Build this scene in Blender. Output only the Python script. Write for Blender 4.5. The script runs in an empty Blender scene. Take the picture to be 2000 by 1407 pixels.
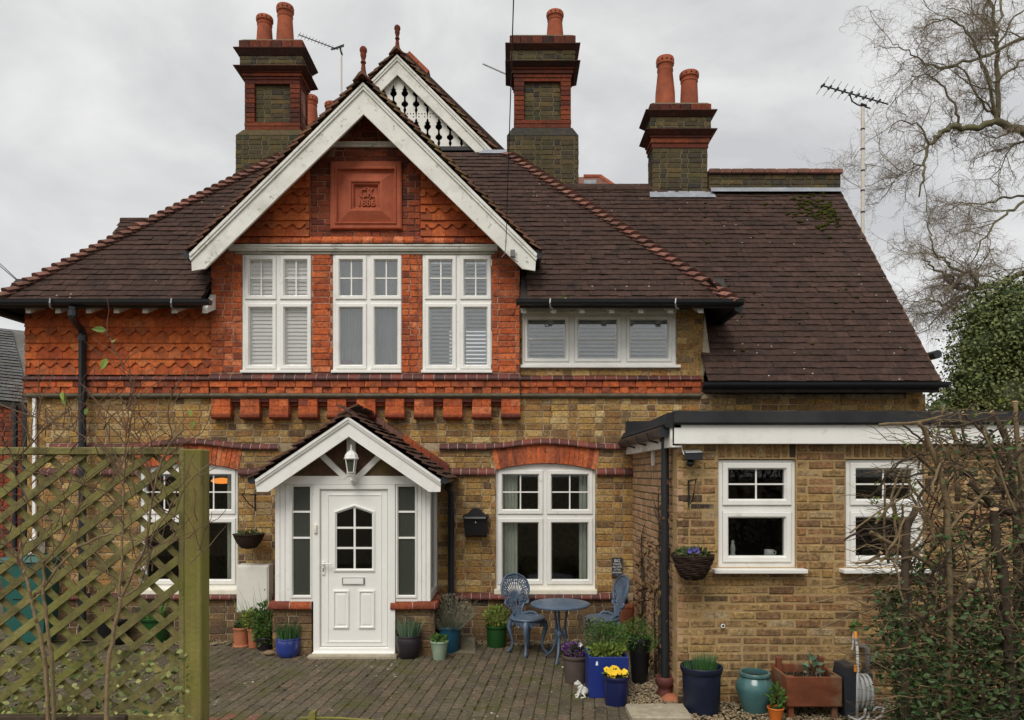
import bpy, math, random
from mathutils import Vector, Matrix
from math import sin, cos, pi, radians, sqrt
random.seed(7)
SC = bpy.context.scene
COL = SC.collection
# ---------------------------------------------------------------- camera, sky, sun, exposure
D0, H, F = 8.875, 2.04, 1420.0           # metres from the house front, eye height, focal length in photo pixels
cam_d = bpy.data.cameras.new('camera')
cam = bpy.data.objects.new('camera', cam_d); COL.objects.link(cam)
cam.location = (0, -D0, H); cam.rotation_euler = (radians(90), 0, 0)
cam_d.sensor_width = 36.0; cam_d.sensor_fit = 'HORIZONTAL'
cam_d.lens = F / 2000.0 * 36.0
cam_d.shift_x = 0.0; cam_d.shift_y = (925 - 703.5) / 2000.0
cam_d.clip_start = 0.05; cam_d.clip_end = 3000
SC.camera = cam
SUN_EL, SUN_AZ = radians(50), radians(200)      # azimuth clockwise from +y (north); the sun stands behind the camera, a little to its left
world = bpy.data.worlds.new('World'); SC.world = world; world.use_nodes = True
wn = world.node_tree; wn.nodes.clear()
def wnode(t, **k):
    n = wn.nodes.new(t)
    for a, b in k.items(): setattr(n, a, b)
    return n
w_out = wnode('ShaderNodeOutputWorld'); w_bg = wnode('ShaderNodeBackground')
w_sky = wnode('ShaderNodeTexSky', sky_type='NISHITA', sun_disc=False, sun_elevation=SUN_EL, sun_rotation=SUN_AZ)
w_tc = wnode('ShaderNodeTexCoord'); w_map = wnode('ShaderNodeMapping')
w_map.inputs['Scale'].default_value = (1.0, 1.0, 1.9); w_map.inputs['Location'].default_value = (0.55, 0.2, 0.35)
w_n1 = wnode('ShaderNodeTexNoise'); w_n1.inputs['Scale'].default_value = 3.1; w_n1.inputs['Detail'].default_value = 9; w_n1.inputs['Roughness'].default_value = 0.55
w_n1.inputs['Distortion'].default_value = 0.35
w_rmp = wnode('ShaderNodeValToRGB')
e = w_rmp.color_ramp.elements
e[0].position = 0.36; e[0].color = (5.9, 5.95, 6.05, 1)
e[1].position = 0.64; e[1].color = (8.5, 8.47, 8.38, 1)
em = w_rmp.color_ramp.elements.new(0.5); em.color = (7.1, 7.1, 7.08, 1)
w_mix = wnode('ShaderNodeMix', data_type='RGBA'); w_mix.inputs[0].default_value = 0.94
L = wn.links.new
L(w_tc.outputs['Generated'], w_map.inputs['Vector']); L(w_map.outputs[0], w_n1.inputs['Vector'])
L(w_n1.outputs['Fac'], w_rmp.inputs['Fac'])
L(w_sky.outputs[0], w_mix.inputs[6]); L(w_rmp.outputs[0], w_mix.inputs[7])
L(w_mix.outputs[2], w_bg.inputs['Color']); w_bg.inputs['Strength'].default_value = 0.071
L(w_bg.outputs[0], w_out.inputs['Surface'])
sun_d = bpy.data.lights.new('sun', 'SUN'); sun_d.energy = 1.5; sun_d.angle = radians(32); sun_d.color = (1.0, 0.96, 0.9)
sun = bpy.data.objects.new('sun', sun_d); COL.objects.link(sun)
sv = Vector((sin(SUN_AZ) * cos(SUN_EL), cos(SUN_AZ) * cos(SUN_EL), sin(SUN_EL)))
sun.rotation_euler = sv.to_track_quat('Z', 'Y').to_euler(); sun.location = sv * 30
SC.view_settings.view_transform = 'Standard'; SC.view_settings.look = 'None'
SC.view_settings.exposure = 0.55; SC.view_settings.gamma = 1.0; SC.view_settings.use_curve_mapping = False
SC.render.engine = 'CYCLES'
SC.cycles.max_bounces = 5; SC.cycles.diffuse_bounces = 3; SC.cycles.glossy_bounces = 3; SC.cycles.adaptive_threshold = 0.02; SC.cycles.transparent_max_bounces = 12; SC.cycles.use_denoising = True

# ---------------------------------------------------------------- placing: from the photo's measures to metres at a known depth
def X(px, Y): return (px - 1000.0) / F * (Y + D0)
def Z(py, Y): return H + (925.0 - py) / F * (Y + D0)
def P(px, py, Y): return Vector((X(px, Y), Y, Z(py, Y)))
def G(px, py, z=0.0):                           # the point on the ground seen there
    d = (H - z) * F / (py - 925.0)
    return Vector(((px - 1000.0) / F * d, d - D0, z))
R = random.uniform

# ---------------------------------------------------------------- materials
MATS = {}
def M(name, stops, rough=0.8, mottle=(9, 0.25), stain=None, bump=(60, 0.25), spec=0.3, metallic=0.0, speck=None, extra=None, sheen=None, rand=True, coat=0.0, grain=None):
    m = bpy.data.materials.new(name); m.use_nodes = True; t = m.node_tree; n = t.nodes; lk = t.links.new
    bs = n['Principled BSDF']
    bs.inputs['Roughness'].default_value = rough; bs.inputs['Specular IOR Level'].default_value = spec; bs.inputs['Metallic'].default_value = metallic
    bs.inputs['Coat Weight'].default_value = coat; bs.inputs['Coat Roughness'].default_value = 0.15
    geo = n.new('ShaderNodeNewGeometry')
    oi = n.new('ShaderNodeObjectInfo')
    if rand:
        ad = n.new('ShaderNodeMath'); ad.operation = 'ADD'; lk(oi.outputs['Random'], ad.inputs[0]); lk(geo.outputs['Random Per Island'], ad.inputs[1])
        fr = n.new('ShaderNodeMath'); fr.operation = 'FRACT'; lk(ad.outputs[0], fr.inputs[0])
    rp = n.new('ShaderNodeValToRGB'); el = rp.color_ramp.elements
    if len(stops) == 1: stops = [stops[0], stops[0]]
    for i, c in enumerate(stops):
        q = el[i] if i < 2 else el.new(0.5)
    k = len(stops)
    for i, c in enumerate(stops):
        el[i].position = i / (k - 1) if k > 1 else 0
    for i, c in enumerate(stops): el[i].color = (*c, 1)
    if rand: lk(fr.outputs[0], rp.inputs['Fac'])
    col = rp.outputs['Color']
    def noise(scale, detail=5, rough=0.6, vec=None):
        q = n.new('ShaderNodeTexNoise'); q.inputs['Scale'].default_value = scale; q.inputs['Detail'].default_value = detail; q.inputs['Roughness'].default_value = rough
        lk(vec or geo.outputs['Position'], q.inputs['Vector']); return q
    def mixc(a, b, fac, mode='MIX'):
        x = n.new('ShaderNodeMix'); x.data_type = 'RGBA'; x.blend_type = mode
        for s, v in ((6, a), (7, b)):
            if isinstance(v, tuple): x.inputs[s].default_value = (*v, 1)
            else: lk(v, x.inputs[s])
        if isinstance(fac, float): x.inputs[0].default_value = fac
        else: lk(fac, x.inputs[0])
        return x.outputs[2]
    def rng(src, lo, hi, a=0.0, b=1.0):
        q = n.new('ShaderNodeMapRange'); q.inputs[1].default_value = lo; q.inputs[2].default_value = hi; q.inputs[3].default_value = a; q.inputs[4].default_value = b
        lk(src, q.inputs[0]); return q.outputs[0]
    if mottle:
        nz = noise(mottle[0])
        v = rng(nz.outputs['Fac'], 0.25, 0.75, 1 - mottle[1], 1 + mottle[1])
        cb = n.new('ShaderNodeCombineColor'); [lk(v, cb.inputs[i]) for i in range(3)]
        col = mixc(col, cb.outputs[0], 1.0, 'MULTIPLY')
    if grain:                                   # stretched along one axis: wood
        mp = n.new('ShaderNodeMapping'); mp.inputs['Scale'].default_value = grain[0]; lk(geo.outputs['Position'], mp.inputs['Vector'])
        nz = noise(1.0, 6, 0.65, mp.outputs[0])
        col = mixc(col, grain[1], rng(nz.outputs['Fac'], 0.4, 0.75, 0, grain[2]))
    for st in (stain or []):
        nz = noise(st[0], 6, 0.65)
        col = mixc(col, st[1], rng(nz.outputs['Fac'], st[2], st[3], 0.0, st[4] if len(st) > 4 else 1.0))
    if speck:
        vo = n.new('ShaderNodeTexVoronoi'); vo.inputs['Scale'].default_value = speck[0]; lk(geo.outputs['Position'], vo.inputs['Vector'])
        nz = noise(speck[0] * 0.17, 2)
        a = rng(vo.outputs['Distance'], speck[2], speck[2] + 0.06, 1, 0); b = rng(nz.outputs['Fac'], speck[3], speck[3] + 0.03)
        mu = n.new('ShaderNodeMath'); mu.operation = 'MULTIPLY'; lk(a, mu.inputs[0]); lk(b, mu.inputs[1])
        col = mixc(col, speck[1], mu.outputs[0])
    lk(col, bs.inputs['Base Color'])
    if bump:
        nz = noise(bump[0], 4)
        b = n.new('ShaderNodeBump'); b.inputs['Strength'].default_value = bump[1]; b.inputs['Distance'].default_value = 0.01
        lk(nz.outputs['Fac'], b.inputs['Height']); lk(b.outputs[0], bs.inputs['Normal'])
    MATS[name] = m
    return m
def glass(name, tint, ior=1.5, boost=1.4, rough=0.01):
    m = bpy.data.materials.new(name); m.use_nodes = True; t = m.node_tree; n = t.nodes; n.clear(); lk = t.links.new
    o = n.new('ShaderNodeOutputMaterial'); tr = n.new('ShaderNodeBsdfTransparent'); gl = n.new('ShaderNodeBsdfGlossy'); fr = n.new('ShaderNodeFresnel'); mx = n.new('ShaderNodeMixShader'); mu = n.new('ShaderNodeMath')
    tr.inputs[0].default_value = (*tint, 1); gl.inputs['Roughness'].default_value = rough; fr.inputs[0].default_value = ior
    geo = n.new('ShaderNodeNewGeometry'); nz = n.new('ShaderNodeTexNoise'); nz.inputs['Scale'].default_value = 3.0; bp = n.new('ShaderNodeBump'); bp.inputs['Strength'].default_value = 0.03
    lk(geo.outputs['Position'], nz.inputs['Vector']); lk(nz.outputs['Fac'], bp.inputs['Height']); lk(bp.outputs[0], gl.inputs['Normal'])
    mu.operation = 'MULTIPLY'; mu.inputs[1].default_value = boost; lk(fr.outputs[0], mu.inputs[0])
    lk(mu.outputs[0], mx.inputs[0]); lk(tr.outputs[0], mx.inputs[1]); lk(gl.outputs[0], mx.inputs[2]); lk(mx.outputs[0], o.inputs[0])
    MATS[name] = m; return m
def emit(name, col, s):
    m = bpy.data.materials.new(name); m.use_nodes = True; n = m.node_tree.nodes; bs = n['Principled BSDF']
    bs.inputs['Base Color'].default_value = (*col, 1); bs.inputs['Emission Color'].default_value = (*col, 1); bs.inputs['Emission Strength'].default_value = s
    MATS[name] = m; return m

M('stock', [(0.466,0.2873,0.09642),(0.2787,0.1622,0.06522),(0.5364,0.3616,0.1432),(0.2141,0.1202,0.05796),(0.4192,0.2363,0.07564),(0.132,0.08253,0.05172),(0.4778,0.2932,0.09642),(0.3372,0.1792,0.06522),(0.5833,0.4184,0.1951),(0.1848,0.1224,0.07044),(0.3958,0.1964,0.06522),(0.2902,0.1907,0.09121)], 0.92, (36,.6), [(1.1,(.085,.055,.03),.52,.74,.5),(6,(.08,.055,.03),.53,.66,.65),(19,(.035,.027,.02),.60,.69,.8),(15,(.52,.45,.30),.61,.72,.55)], (90,1.0), .08)
M('stock_ext', [(0.3692,0.2304,0.0965),(0.2852,0.1689,0.08031),(0.4439,0.2963,0.1332),(0.2292,0.1338,0.07218),(0.3504,0.2173,0.08434),(0.3039,0.1646,0.08434),(0.3973,0.2613,0.1088),(0.2573,0.1646,0.08434),(0.3319,0.1777,0.08031),(0.03864,0.03327,0.03269),(0.3877,0.2436,0.0965),(0.425,0.3227,0.1859)], 0.92, (36,.6), [(1.0,(.11,.085,.05),.50,.70,.6),(2.6,(.46,.40,.30),.58,.72,.55),(10,(.075,.05,.035),.55,.67,.65),(21,(.04,.03,.022),.61,.7,.7)], (90,1.0), .08)
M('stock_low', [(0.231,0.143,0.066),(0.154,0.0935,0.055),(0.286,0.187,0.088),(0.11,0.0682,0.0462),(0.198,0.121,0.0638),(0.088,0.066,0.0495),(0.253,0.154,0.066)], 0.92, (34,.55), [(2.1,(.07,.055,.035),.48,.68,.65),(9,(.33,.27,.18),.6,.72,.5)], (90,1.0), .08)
M('stock_side', [(0.46,0.276,0.1548),(0.5,0.322,0.1978),(0.42,0.2484,0.1376),(0.38,0.23,0.1204)], 0.9, (20,.2), [(2.5,(.2,.15,.08),.55,.75,.6)], (80,.5), .1)
M('soot_brick', [(.10,.075,.04),(.07,.055,.038),(.14,.10,.045),(.05,.045,.04),(.11,.085,.045)], 0.95, (20,.35), [(3,(.05,.065,.025),.5,.72,.6),(9,(.17,.13,.06),.6,.75,.5)], (80,.5), .1)
M('red', [(0.5778,0.1385,0.04807),(0.4728,0.1102,0.04174),(0.6435,0.1766,0.06325),(0.3283,0.08196,0.04048),(0.5516,0.1243,0.04301),(0.2102,0.06359,0.04048),(0.6042,0.1554,0.05313),(0.4072,0.09892,0.04048),(0.6566,0.2119,0.09488)], 0.9, (32,.5), [(1.9,(.14,.045,.032),.50,.72,.65),(11,(.09,.04,.03),.55,.67,.65),(18,(.55,.25,.15),.62,.73,.5)], (90,.9), .08)
M('red_dark', [(0.324,0.078,0.0384),(0.24,0.06,0.036),(0.372,0.096,0.0408),(0.156,0.048,0.036),(0.288,0.0744,0.0324),(0.108,0.042,0.036)], 0.92, (30,.45), [(1.8,(.07,.035,.028),.48,.72,.65),(12,(.36,.22,.14),.64,.74,.5)], (90,.8), .08)
M('hang', [(0.5897,0.1392,0.04106),(0.4914,0.1108,0.03623),(0.6599,0.1762,0.0483),(0.3931,0.08726,0.03381),(0.5616,0.1276,0.03743),(0.6178,0.1678,0.05434),(0.3089,0.08055,0.03623),(0.688,0.2182,0.07245)], 0.88, (22,.38), [(1.2,(.15,.042,.03),.49,.72,.65),(8,(.14,.05,.038),.57,.7,.6),(4,(.2,.13,.075),.63,.74,.5)], (70,.6), .12)
M('terracotta', [(0.3829,0.102,0.05198)], 0.8, (7,.22), [(3,(.28,.06,.035),.5,.7,.6),(11,(.5,.16,.09),.6,.75,.5)], (50,.25), .2, rand=False)
M('chim_red', [(0.205,0.05576,0.0306),(0.1558,0.04264,0.02635),(0.2378,0.06724,0.034),(0.0984,0.0328,0.0255),(0.2132,0.0574,0.0306),(0.0656,0.03116,0.0255)], 0.92, (24,.4), [(2.5,(.055,.035,.028),.46,.68,.7)], (80,.7), .08)
M('chim_dark', [(0.0935,0.0378,0.027),(0.06375,0.0306,0.0252),(0.1275,0.045,0.0306),(0.0425,0.027,0.0234)], 0.92, (20,.4), [(3,(.035,.03,.026),.46,.68,.7)], (80,.7), .08)
M('plum', [(.075,.026,.022),(.105,.032,.026),(.16,.042,.03),(.055,.024,.022),(.24,.058,.036)], 0.6, (25,.25), [(9,(.3,.16,.11),.62,.78,.4)], (70,.3), .35)
M('roof', [(0.06016,0.03581,0.02755),(0.05173,0.03113,0.02459),(0.06858,0.04049,0.03125),(0.04668,0.02879,0.02384),(0.06183,0.03581,0.02755),(0.07701,0.04439,0.03422),(0.05595,0.03347,0.02607),(0.05004,0.03113,0.02533)], 0.9, (16,.35), [(.5,(.082,.056,.045),.5,.75,.45),(3.6,(.018,.015,.014),.57,.69,.65),(1.4,(.055,.065,.018),.66,.74,.75),(24,(.022,.018,.016),.6,.7,.5)], (70,.8), .15, speck=(9,(.5,.47,.42),.045,.53))
M('verge', [(.13,.065,.042),(.17,.085,.055),(.095,.052,.036),(.20,.10,.062)], 0.9, (18,.3), [(2,(.17,.15,.05),.5,.7,.6)], (70,.5), .2)
M('porch_tile', [(.085,.048,.038),(.11,.06,.045),(.065,.04,.034),(.13,.07,.05)], 0.9, (18,.35), [(3,(.09,.085,.035),.52,.7,.6),(7,(.02,.016,.014),.58,.72,.6)], (70,.5), .2)
M('moss', [(0.039,0.045,0.0104),(0.0585,0.06,0.013),(0.02925,0.033,0.01)], 0.98, (60,.4), None, (120,1.0), .02)
M('hip', [(0.1904,0.09375,0.0676),(0.2464,0.1187,0.0884),(0.1512,0.0775,0.0598),(0.2912,0.1438,0.1105),(0.2128,0.0875,0.065)], 0.9, (16,.4), [(4,(.065,.048,.036),.5,.7,.7)], (60,.6), .12)
M('mortar', [(.50,.40,.26)], 0.95, (40,.3), [(2,(.16,.11,.06),.42,.62,.85),(9,(.07,.05,.03),.52,.66,.8)], (150,.5), .05, rand=False)
M('joint_white', [(.52,.42,.36)], 0.95, (40,.3), [(5,(.2,.12,.09),.5,.65,.8)], (150,.5), .05, rand=False)
M('mortar_ext', [(0.409,0.2825,0.1359)], 0.95, (40,.2), [(2.5,(.25,.2,.12),.52,.72,.6)], (150,.5), .05, rand=False)
M('mortar_red', [(.46,.27,.19)], 0.95, (40,.25), [(3,(.14,.055,.04),.44,.6,.9),(11,(.1,.04,.03),.52,.66,.8)], (150,.5), .05, rand=False)
M('mortar_dark', [(.17,.15,.10)], 0.95, (40,.3), [(3,(.10,.12,.05),.5,.7,.7)], (150,.5), .05, rand=False)
M('white', [(.80,.79,.74)], 0.55, (6,.05), [(4,(.55,.54,.46),.6,.78,.6),(.9,(.62,.61,.53),.52,.8,.5)], (40,.06), .4, rand=False)
M('board', [(.75,.74,.68)], 0.6, (5,.08), [(3,(.43,.42,.34),.50,.70,.65),(17,(.27,.25,.20),.59,.68,.7),(1.2,(.52,.51,.39),.52,.74,.4)], (40,.15), .35, rand=False)
M('upvc', [(.84,.825,.775)], 0.3, (3,.04), [(4,(.60,.58,.49),.53,.74,.5),(13,(.45,.43,.36),.63,.72,.45)], None, .5, rand=False)
M('door_white', [(.84,.83,.78)], 0.3, (3,.03), [(3,(.7,.68,.6),.62,.8,.35)], None, .5, rand=False)
M('cream', [(.77,.72,.59)], 0.6, (6,.1), [(5,(.4,.36,.26),.56,.75,.6)], None, .3, rand=False)
M('stone_grey', [(.36,.34,.27)], 0.8, (7,.2), [(6,(.16,.15,.11),.52,.72,.7)], (60,.3), .2, rand=False)
M('black_pipe', [(.016,.018,.022)], 0.4, (6,.2), [(5,(.05,.05,.045),.6,.8,.4)], None, .5, rand=False)
M('black', [(.012,.012,.013)], 0.45, (6,.2), None, None, .4, rand=False)
M('felt', [(.028,.029,.031)], 0.9, (4,.3), [(1.5,(.06,.06,.055),.5,.75,.6)], (30,.4), .2, rand=False)
M('lead', [(.28,.30,.33)], 0.55, (6,.2), [(5,(.5,.52,.55),.5,.75,.6),(9,(.12,.13,.13),.58,.75,.6)], (30,.15), .5, rand=False)
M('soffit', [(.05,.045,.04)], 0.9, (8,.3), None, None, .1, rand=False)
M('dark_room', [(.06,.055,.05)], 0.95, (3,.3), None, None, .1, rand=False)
M('painted_dark', [(.012,.011,.010)], 0.95, (3,.2), None, None, .05, rand=False)  # near-black painted for the shade in holes, recesses and the extension room
M('shutter', [(.88,.88,.83)], 0.5, (4,.04), None, None, .3, rand=False)
M('curtain', [(.74,.75,.65)], 0.95, (6,.12), None, (30,.1), .05, rand=False)
M('net', [(.62,.61,.58)], 0.95, (5,.1), None, (30,.1), .05, rand=False)
M('trellis', [(0.2517,0.2203,0.07981),(0.1983,0.1762,0.06807),(0.2974,0.2571,0.09981),(0.1754,0.1543,0.06807)], 0.92, (6,.35), [(3,(.15,.165,.03),.5,.68,.6),(8,(.065,.055,.035),.53,.7,.75)], (60,.6), .08, grain=((14,14,4),(.07,.06,.035),.75))
M('post', [(0.2447,0.2037,0.0662)], 0.9, (3,.2), [(2.5,(.20,.22,.035),.5,.7,.7),(7,(.10,.09,.04),.56,.75,.6)], (60,.4), .1, rand=False, grain=((28,28,1.3),(.09,.08,.04),.75))
M('paver', [(0.1326,0.1091,0.077),(0.1038,0.08747,0.06244),(0.1589,0.1297,0.09158),(0.1166,0.09673,0.06868),(0.1378,0.1091,0.077),(0.1643,0.1214,0.08325),(0.09009,0.07717,0.05828)], 0.94, (26,.45), [(.9,(.062,.048,.032),.48,.68,.65),(2.3,(.085,.088,.026),.49,.66,.75),(12,(.2,.18,.14),.62,.74,.5)], (90,.9), .1, speck=(12,(.55,.52,.46),.10,.585))
M('paver_red', [(.20,.095,.06),(.17,.09,.06)], 0.92, (22,.25), [(1.6,(.09,.08,.045),.5,.7,.6)], (90,.5), .15)
M('joint', [(.050,.047,.028)], 0.98, (30,.4), [(2,(.065,.075,.02),.47,.64,.8)], (120,.5), .05, rand=False)
M('soil_ground', [(.13,.11,.075)], 0.98, (6,.3), [(.8,(.08,.085,.04),.5,.7,.6)], (40,.6), .05, rand=False)
M('pebble', [(0.3276,0.2508,0.148),(0.234,0.1672,0.0962),(0.39,0.3192,0.222),(0.1716,0.1216,0.074),(0.2808,0.2052,0.111)], 0.8, (30,.2), None, None, .2)
M('soil', [(.035,.026,.018)], 0.98, (30,.4), None, (120,.8), .05, rand=False)
M('clay', [(.42,.15,.075),(.38,.13,.065),(.46,.18,.09)], 0.85, (9,.2), [(5,(.5,.3,.19),.55,.75,.5),(4,(.2,.1,.06),.56,.72,.5)], (60,.25), .15)
M('pot_clay', [(0.36,0.1,0.0504),(0.306,0.085,0.0441),(0.396,0.115,0.05775)], 0.85, (7,.2), [(4,(.14,.06,.04),.5,.72,.7)], (60,.3), .15)
M('blue_glaze', [(.022,.045,.22)], 0.22, (5,.3), [(6,(.05,.08,.25),.55,.75,.5)], None, .55, rand=False, coat=.4)
M('blue_paint', [(0.012,0.03,0.192)], 0.42, (4,.15), [(5,(.02,.04,.2),.55,.75,.5)], None, .45, rand=False)
M('navy', [(.009,.014,.034)], 0.5, (6,.25), [(3,(.022,.03,.055),.55,.75,.5)], (40,.1), .4, rand=False)
M('navy_bright', [(0.01,0.016,0.077)], 0.4, (6,.25), None, (40,.05), .4, rand=False)
M('dark_pot', [(.026,.020,.024)], 0.5, (6,.25), None, (50,.1), .4, rand=False)
M('brown_pot', [(.10,.075,.062)], 0.6, (6,.2), None, (50,.1), .3, rand=False)
M('celadon', [(.27,.36,.25)], 0.35, (5,.2), [(7,(.42,.47,.36),.5,.7,.6),(4,(.2,.3,.22),.5,.7,.5)], None, .5, rand=False, coat=.3)
M('teal_plastic', [(.015,.085,.14)], 0.45, (5,.15), None, None, .4, rand=False)
M('teal_glaze', [(.06,.14,.14)], 0.25, (4,.3), [(3,(.09,.19,.185),.5,.7,.6),(8,(.04,.13,.12),.55,.75,.6)], None, .5, rand=False, coat=.4)
M('green_plastic', [(.012,.06,.012)], 0.45, (5,.15), None, None, .4, rand=False)
M('orange_plastic', [(.62,.16,.025)], 0.45, (5,.1), None, None, .4, rand=False)
M('bin_green', [(.018,.10,.08)], 0.5, (5,.1), None, (50,.1), .4, rand=False)
M('metal_blue', [(.085,.125,.185),(.085,.125,.185)], 0.42, (14,.2), [(12,(.16,.2,.25),.55,.75,.6),(20,(.04,.06,.09),.6,.75,.6)], (80,.25), .5, rand=False)
M('wood_red', [(.20,.062,.028),(.17,.052,.026),(.23,.075,.034)], 0.75, (7,.25), [(3.5,(.2,.15,.09),.54,.66,.75)], (60,.3), .2, grain=((4,20,20),(.09,.035,.02),.5))
M('worn_stone', [(.16,.14,.10)], 0.95, (14,.3), [(4,(.09,.085,.05),.5,.72,.6)], (90,.6), .1, rand=False)
M('pink', [(.6,.16,.3)], 0.9, None, None, None, .1, rand=False)
M('dead_leaf', [(.10,.05,.03),(.06,.035,.025),(.16,.09,.05),(.2,.16,.05)], 0.9, None, None, None, .1)
M('concrete', [(.38,.33,.24)], 0.95, (14,.25), [(4,(.2,.18,.11),.5,.72,.6)], (90,.5), .1, rand=False)
M('meter', [(.72,.70,.62)], 0.5, (4,.06), [(4,(.5,.47,.38),.58,.75,.5)], None, .35, rand=False)
M('frog', [(.62,.60,.54)], 0.5, (20,.2), [(16,(.22,.2,.16),.54,.66,.7)], None, .4, rand=False)
M('slate', [(.045,.047,.05)], 0.7, (15,.3), None, (40,.3), .3, rand=False)
M('chalk', [(.72,.72,.70)], 0.8, None, None, None, .2, rand=False)
M('leaf_dark', [(0.0306,0.0648,0.0162),(0.045,0.09,0.0225),(0.0198,0.045,0.0126),(0.063,0.1125,0.0315),(0.036,0.0765,0.0198),(0.09,0.108,0.036),(0.0765,0.054,0.027)], 0.55, None, None, None, .35)
M('leaf_ivy', [(0.1055,0.1278,0.03527),(0.1276,0.1517,0.04303),(0.08958,0.1107,0.03294),(0.1848,0.2,0.06087),(0.1143,0.1405,0.03992),(0.07901,0.09951,0.03061)], 0.5, None, None, None, .4)
M('leaf_mid', [(.06,.13,.025),(.085,.17,.03),(.045,.10,.02),(.10,.19,.04)], 0.6, None, None, None, .3)
M('leaf_lime', [(.17,.23,.03),(.22,.28,.05),(.13,.19,.03),(.10,.16,.03)], 0.6, None, None, None, .3)
M('leaf_varieg', [(.12,.17,.05),(.38,.38,.14),(.06,.11,.03),(.30,.31,.10)], 0.6, None, None, None, .3)
M('leaf_grey', [(.20,.19,.14),(.15,.15,.10),(.24,.21,.16),(.13,.15,.08)], 0.9, None, None, None, .1)
M('blade', [(.035,.11,.03),(.05,.135,.035),(.07,.15,.05),(.04,.10,.035)], 0.5, None, None, None, .35)
M('blade_grey', [(.10,.17,.10),(.13,.2,.12),(.08,.14,.08)], 0.5, None, None, None, .35)
M('purple', [(.09,.03,.13),(.14,.05,.2),(.06,.02,.09)], 0.6, None, None, None, .2)
M('violet_blue', [(.10,.09,.42),(.16,.13,.5)], 0.6, None, None, None, .2)
M('yellow_flower', [(.85,.55,.02),(.9,.62,.03),(.8,.45,.02)], 0.6, None, None, None, .2)
M('white_flower', [(.8,.8,.7)], 0.6, None, None, None, .2)
M('bark', [(.15,.125,.085)], 0.95, (14,.35), [(5,(.13,.14,.06),.5,.7,.6)], (60,.6), .1, rand=False)
M('bark_tree', [(0.156,0.138,0.084)], 0.95, (4,.35), [(1.2,(.15,.15,.065),.5,.7,.7),(3,(.05,.045,.035),.55,.7,.6)], (30,.5), .1, rand=False)
M('twig_tree', [(0.238,0.1958,0.144)], 0.95, None, None, None, .05, rand=False)
M('stem', [(0.2112,0.1518,0.08778),(0.169,0.1214,0.0693),(0.2534,0.1822,0.1016),(0.1162,0.08602,0.05082)], 0.9, (30,.3), None, (80,.4), .1)
M('stem_dark', [(.06,.045,.032),(.09,.065,.045),(.045,.035,.027)], 0.9, (30,.3), None, (80,.4), .1)
M('twig_red', [(.12,.06,.045),(.16,.11,.07),(.09,.05,.04)], 0.85, None, None, None, .1)
M('cut_wood', [(.72,.48,.28),(.65,.42,.24)], 0.85, (60,.2), None, None, .1)
M('wicker', [(.045,.028,.02),(.03,.02,.016),(.065,.04,.028)], 0.85, (40,.3), None, (80,.4), .1)
M('hose', [(.50,.51,.49)], 0.45, (10,.1), None, None, .4, rand=False)
M('reel', [(.035,.038,.045)], 0.5, (10,.2), None, None, .4, rand=False)
M('grey_pipe', [(.17,.17,.175)], 0.5, (10,.15), None, None, .4, rand=False)
M('orange', [(.75,.28,.03)], 0.45, None, None, None, .4, rand=False)
M('alu', [(.42,.42,.42)], 0.4, (20,.2), None, None, .5, metallic=.6, rand=False)
M('mast', [(.62,.57,.50)], 0.5, (10,.1), None, None, .4, rand=False)
M('brass', [(.65,.5,.2)], 0.35, None, None, None, .5, metallic=.8, rand=False)
M('chrome', [(.6,.6,.6)], 0.25, None, None, None, .5, metallic=.9, rand=False)
M('slate_roof', [(.13,.13,.125),(.10,.10,.10),(.15,.145,.135)], 0.9, (10,.3), [(2,(.08,.08,.06),.5,.7,.6)], (50,.5), .2)
M('wire', [(.03,.03,.03)], 0.6, None, None, None, .2, rand=False)
M('dot', [(.85,.87,.9)], 0.6, None, None, None, .2, rand=False)
glass('glass', (.94,.96,.95), 1.5, .8); glass('glass_up', (.93,.95,.95), 1.5, 4.0); glass('glass_clear', (1,1,1), 1.5, .7); glass('glass_dark', (.55,.58,.56)); glass('glass_frost', (.30,.33,.29), 1.5, 1.2, .25)
_fm = MATS['glass_frost'].node_tree; _a = _fm.nodes.new('ShaderNodeBsdfDiffuse'); _a.inputs[0].default_value = (.13,.145,.115,1); _b = _fm.nodes.new('ShaderNodeMixShader'); _b.inputs[0].default_value = .35
_o = [q for q in _fm.nodes if q.type == 'OUTPUT_MATERIAL'][0]; _s = _o.inputs[0].links[0].from_socket; _fm.links.new(_s, _b.inputs[1]); _fm.links.new(_a.outputs[0], _b.inputs[2]); _fm.links.new(_b.outputs[0], _o.inputs[0])
emit('lamp_glow', (1.0, .30, .05), .75)
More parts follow.
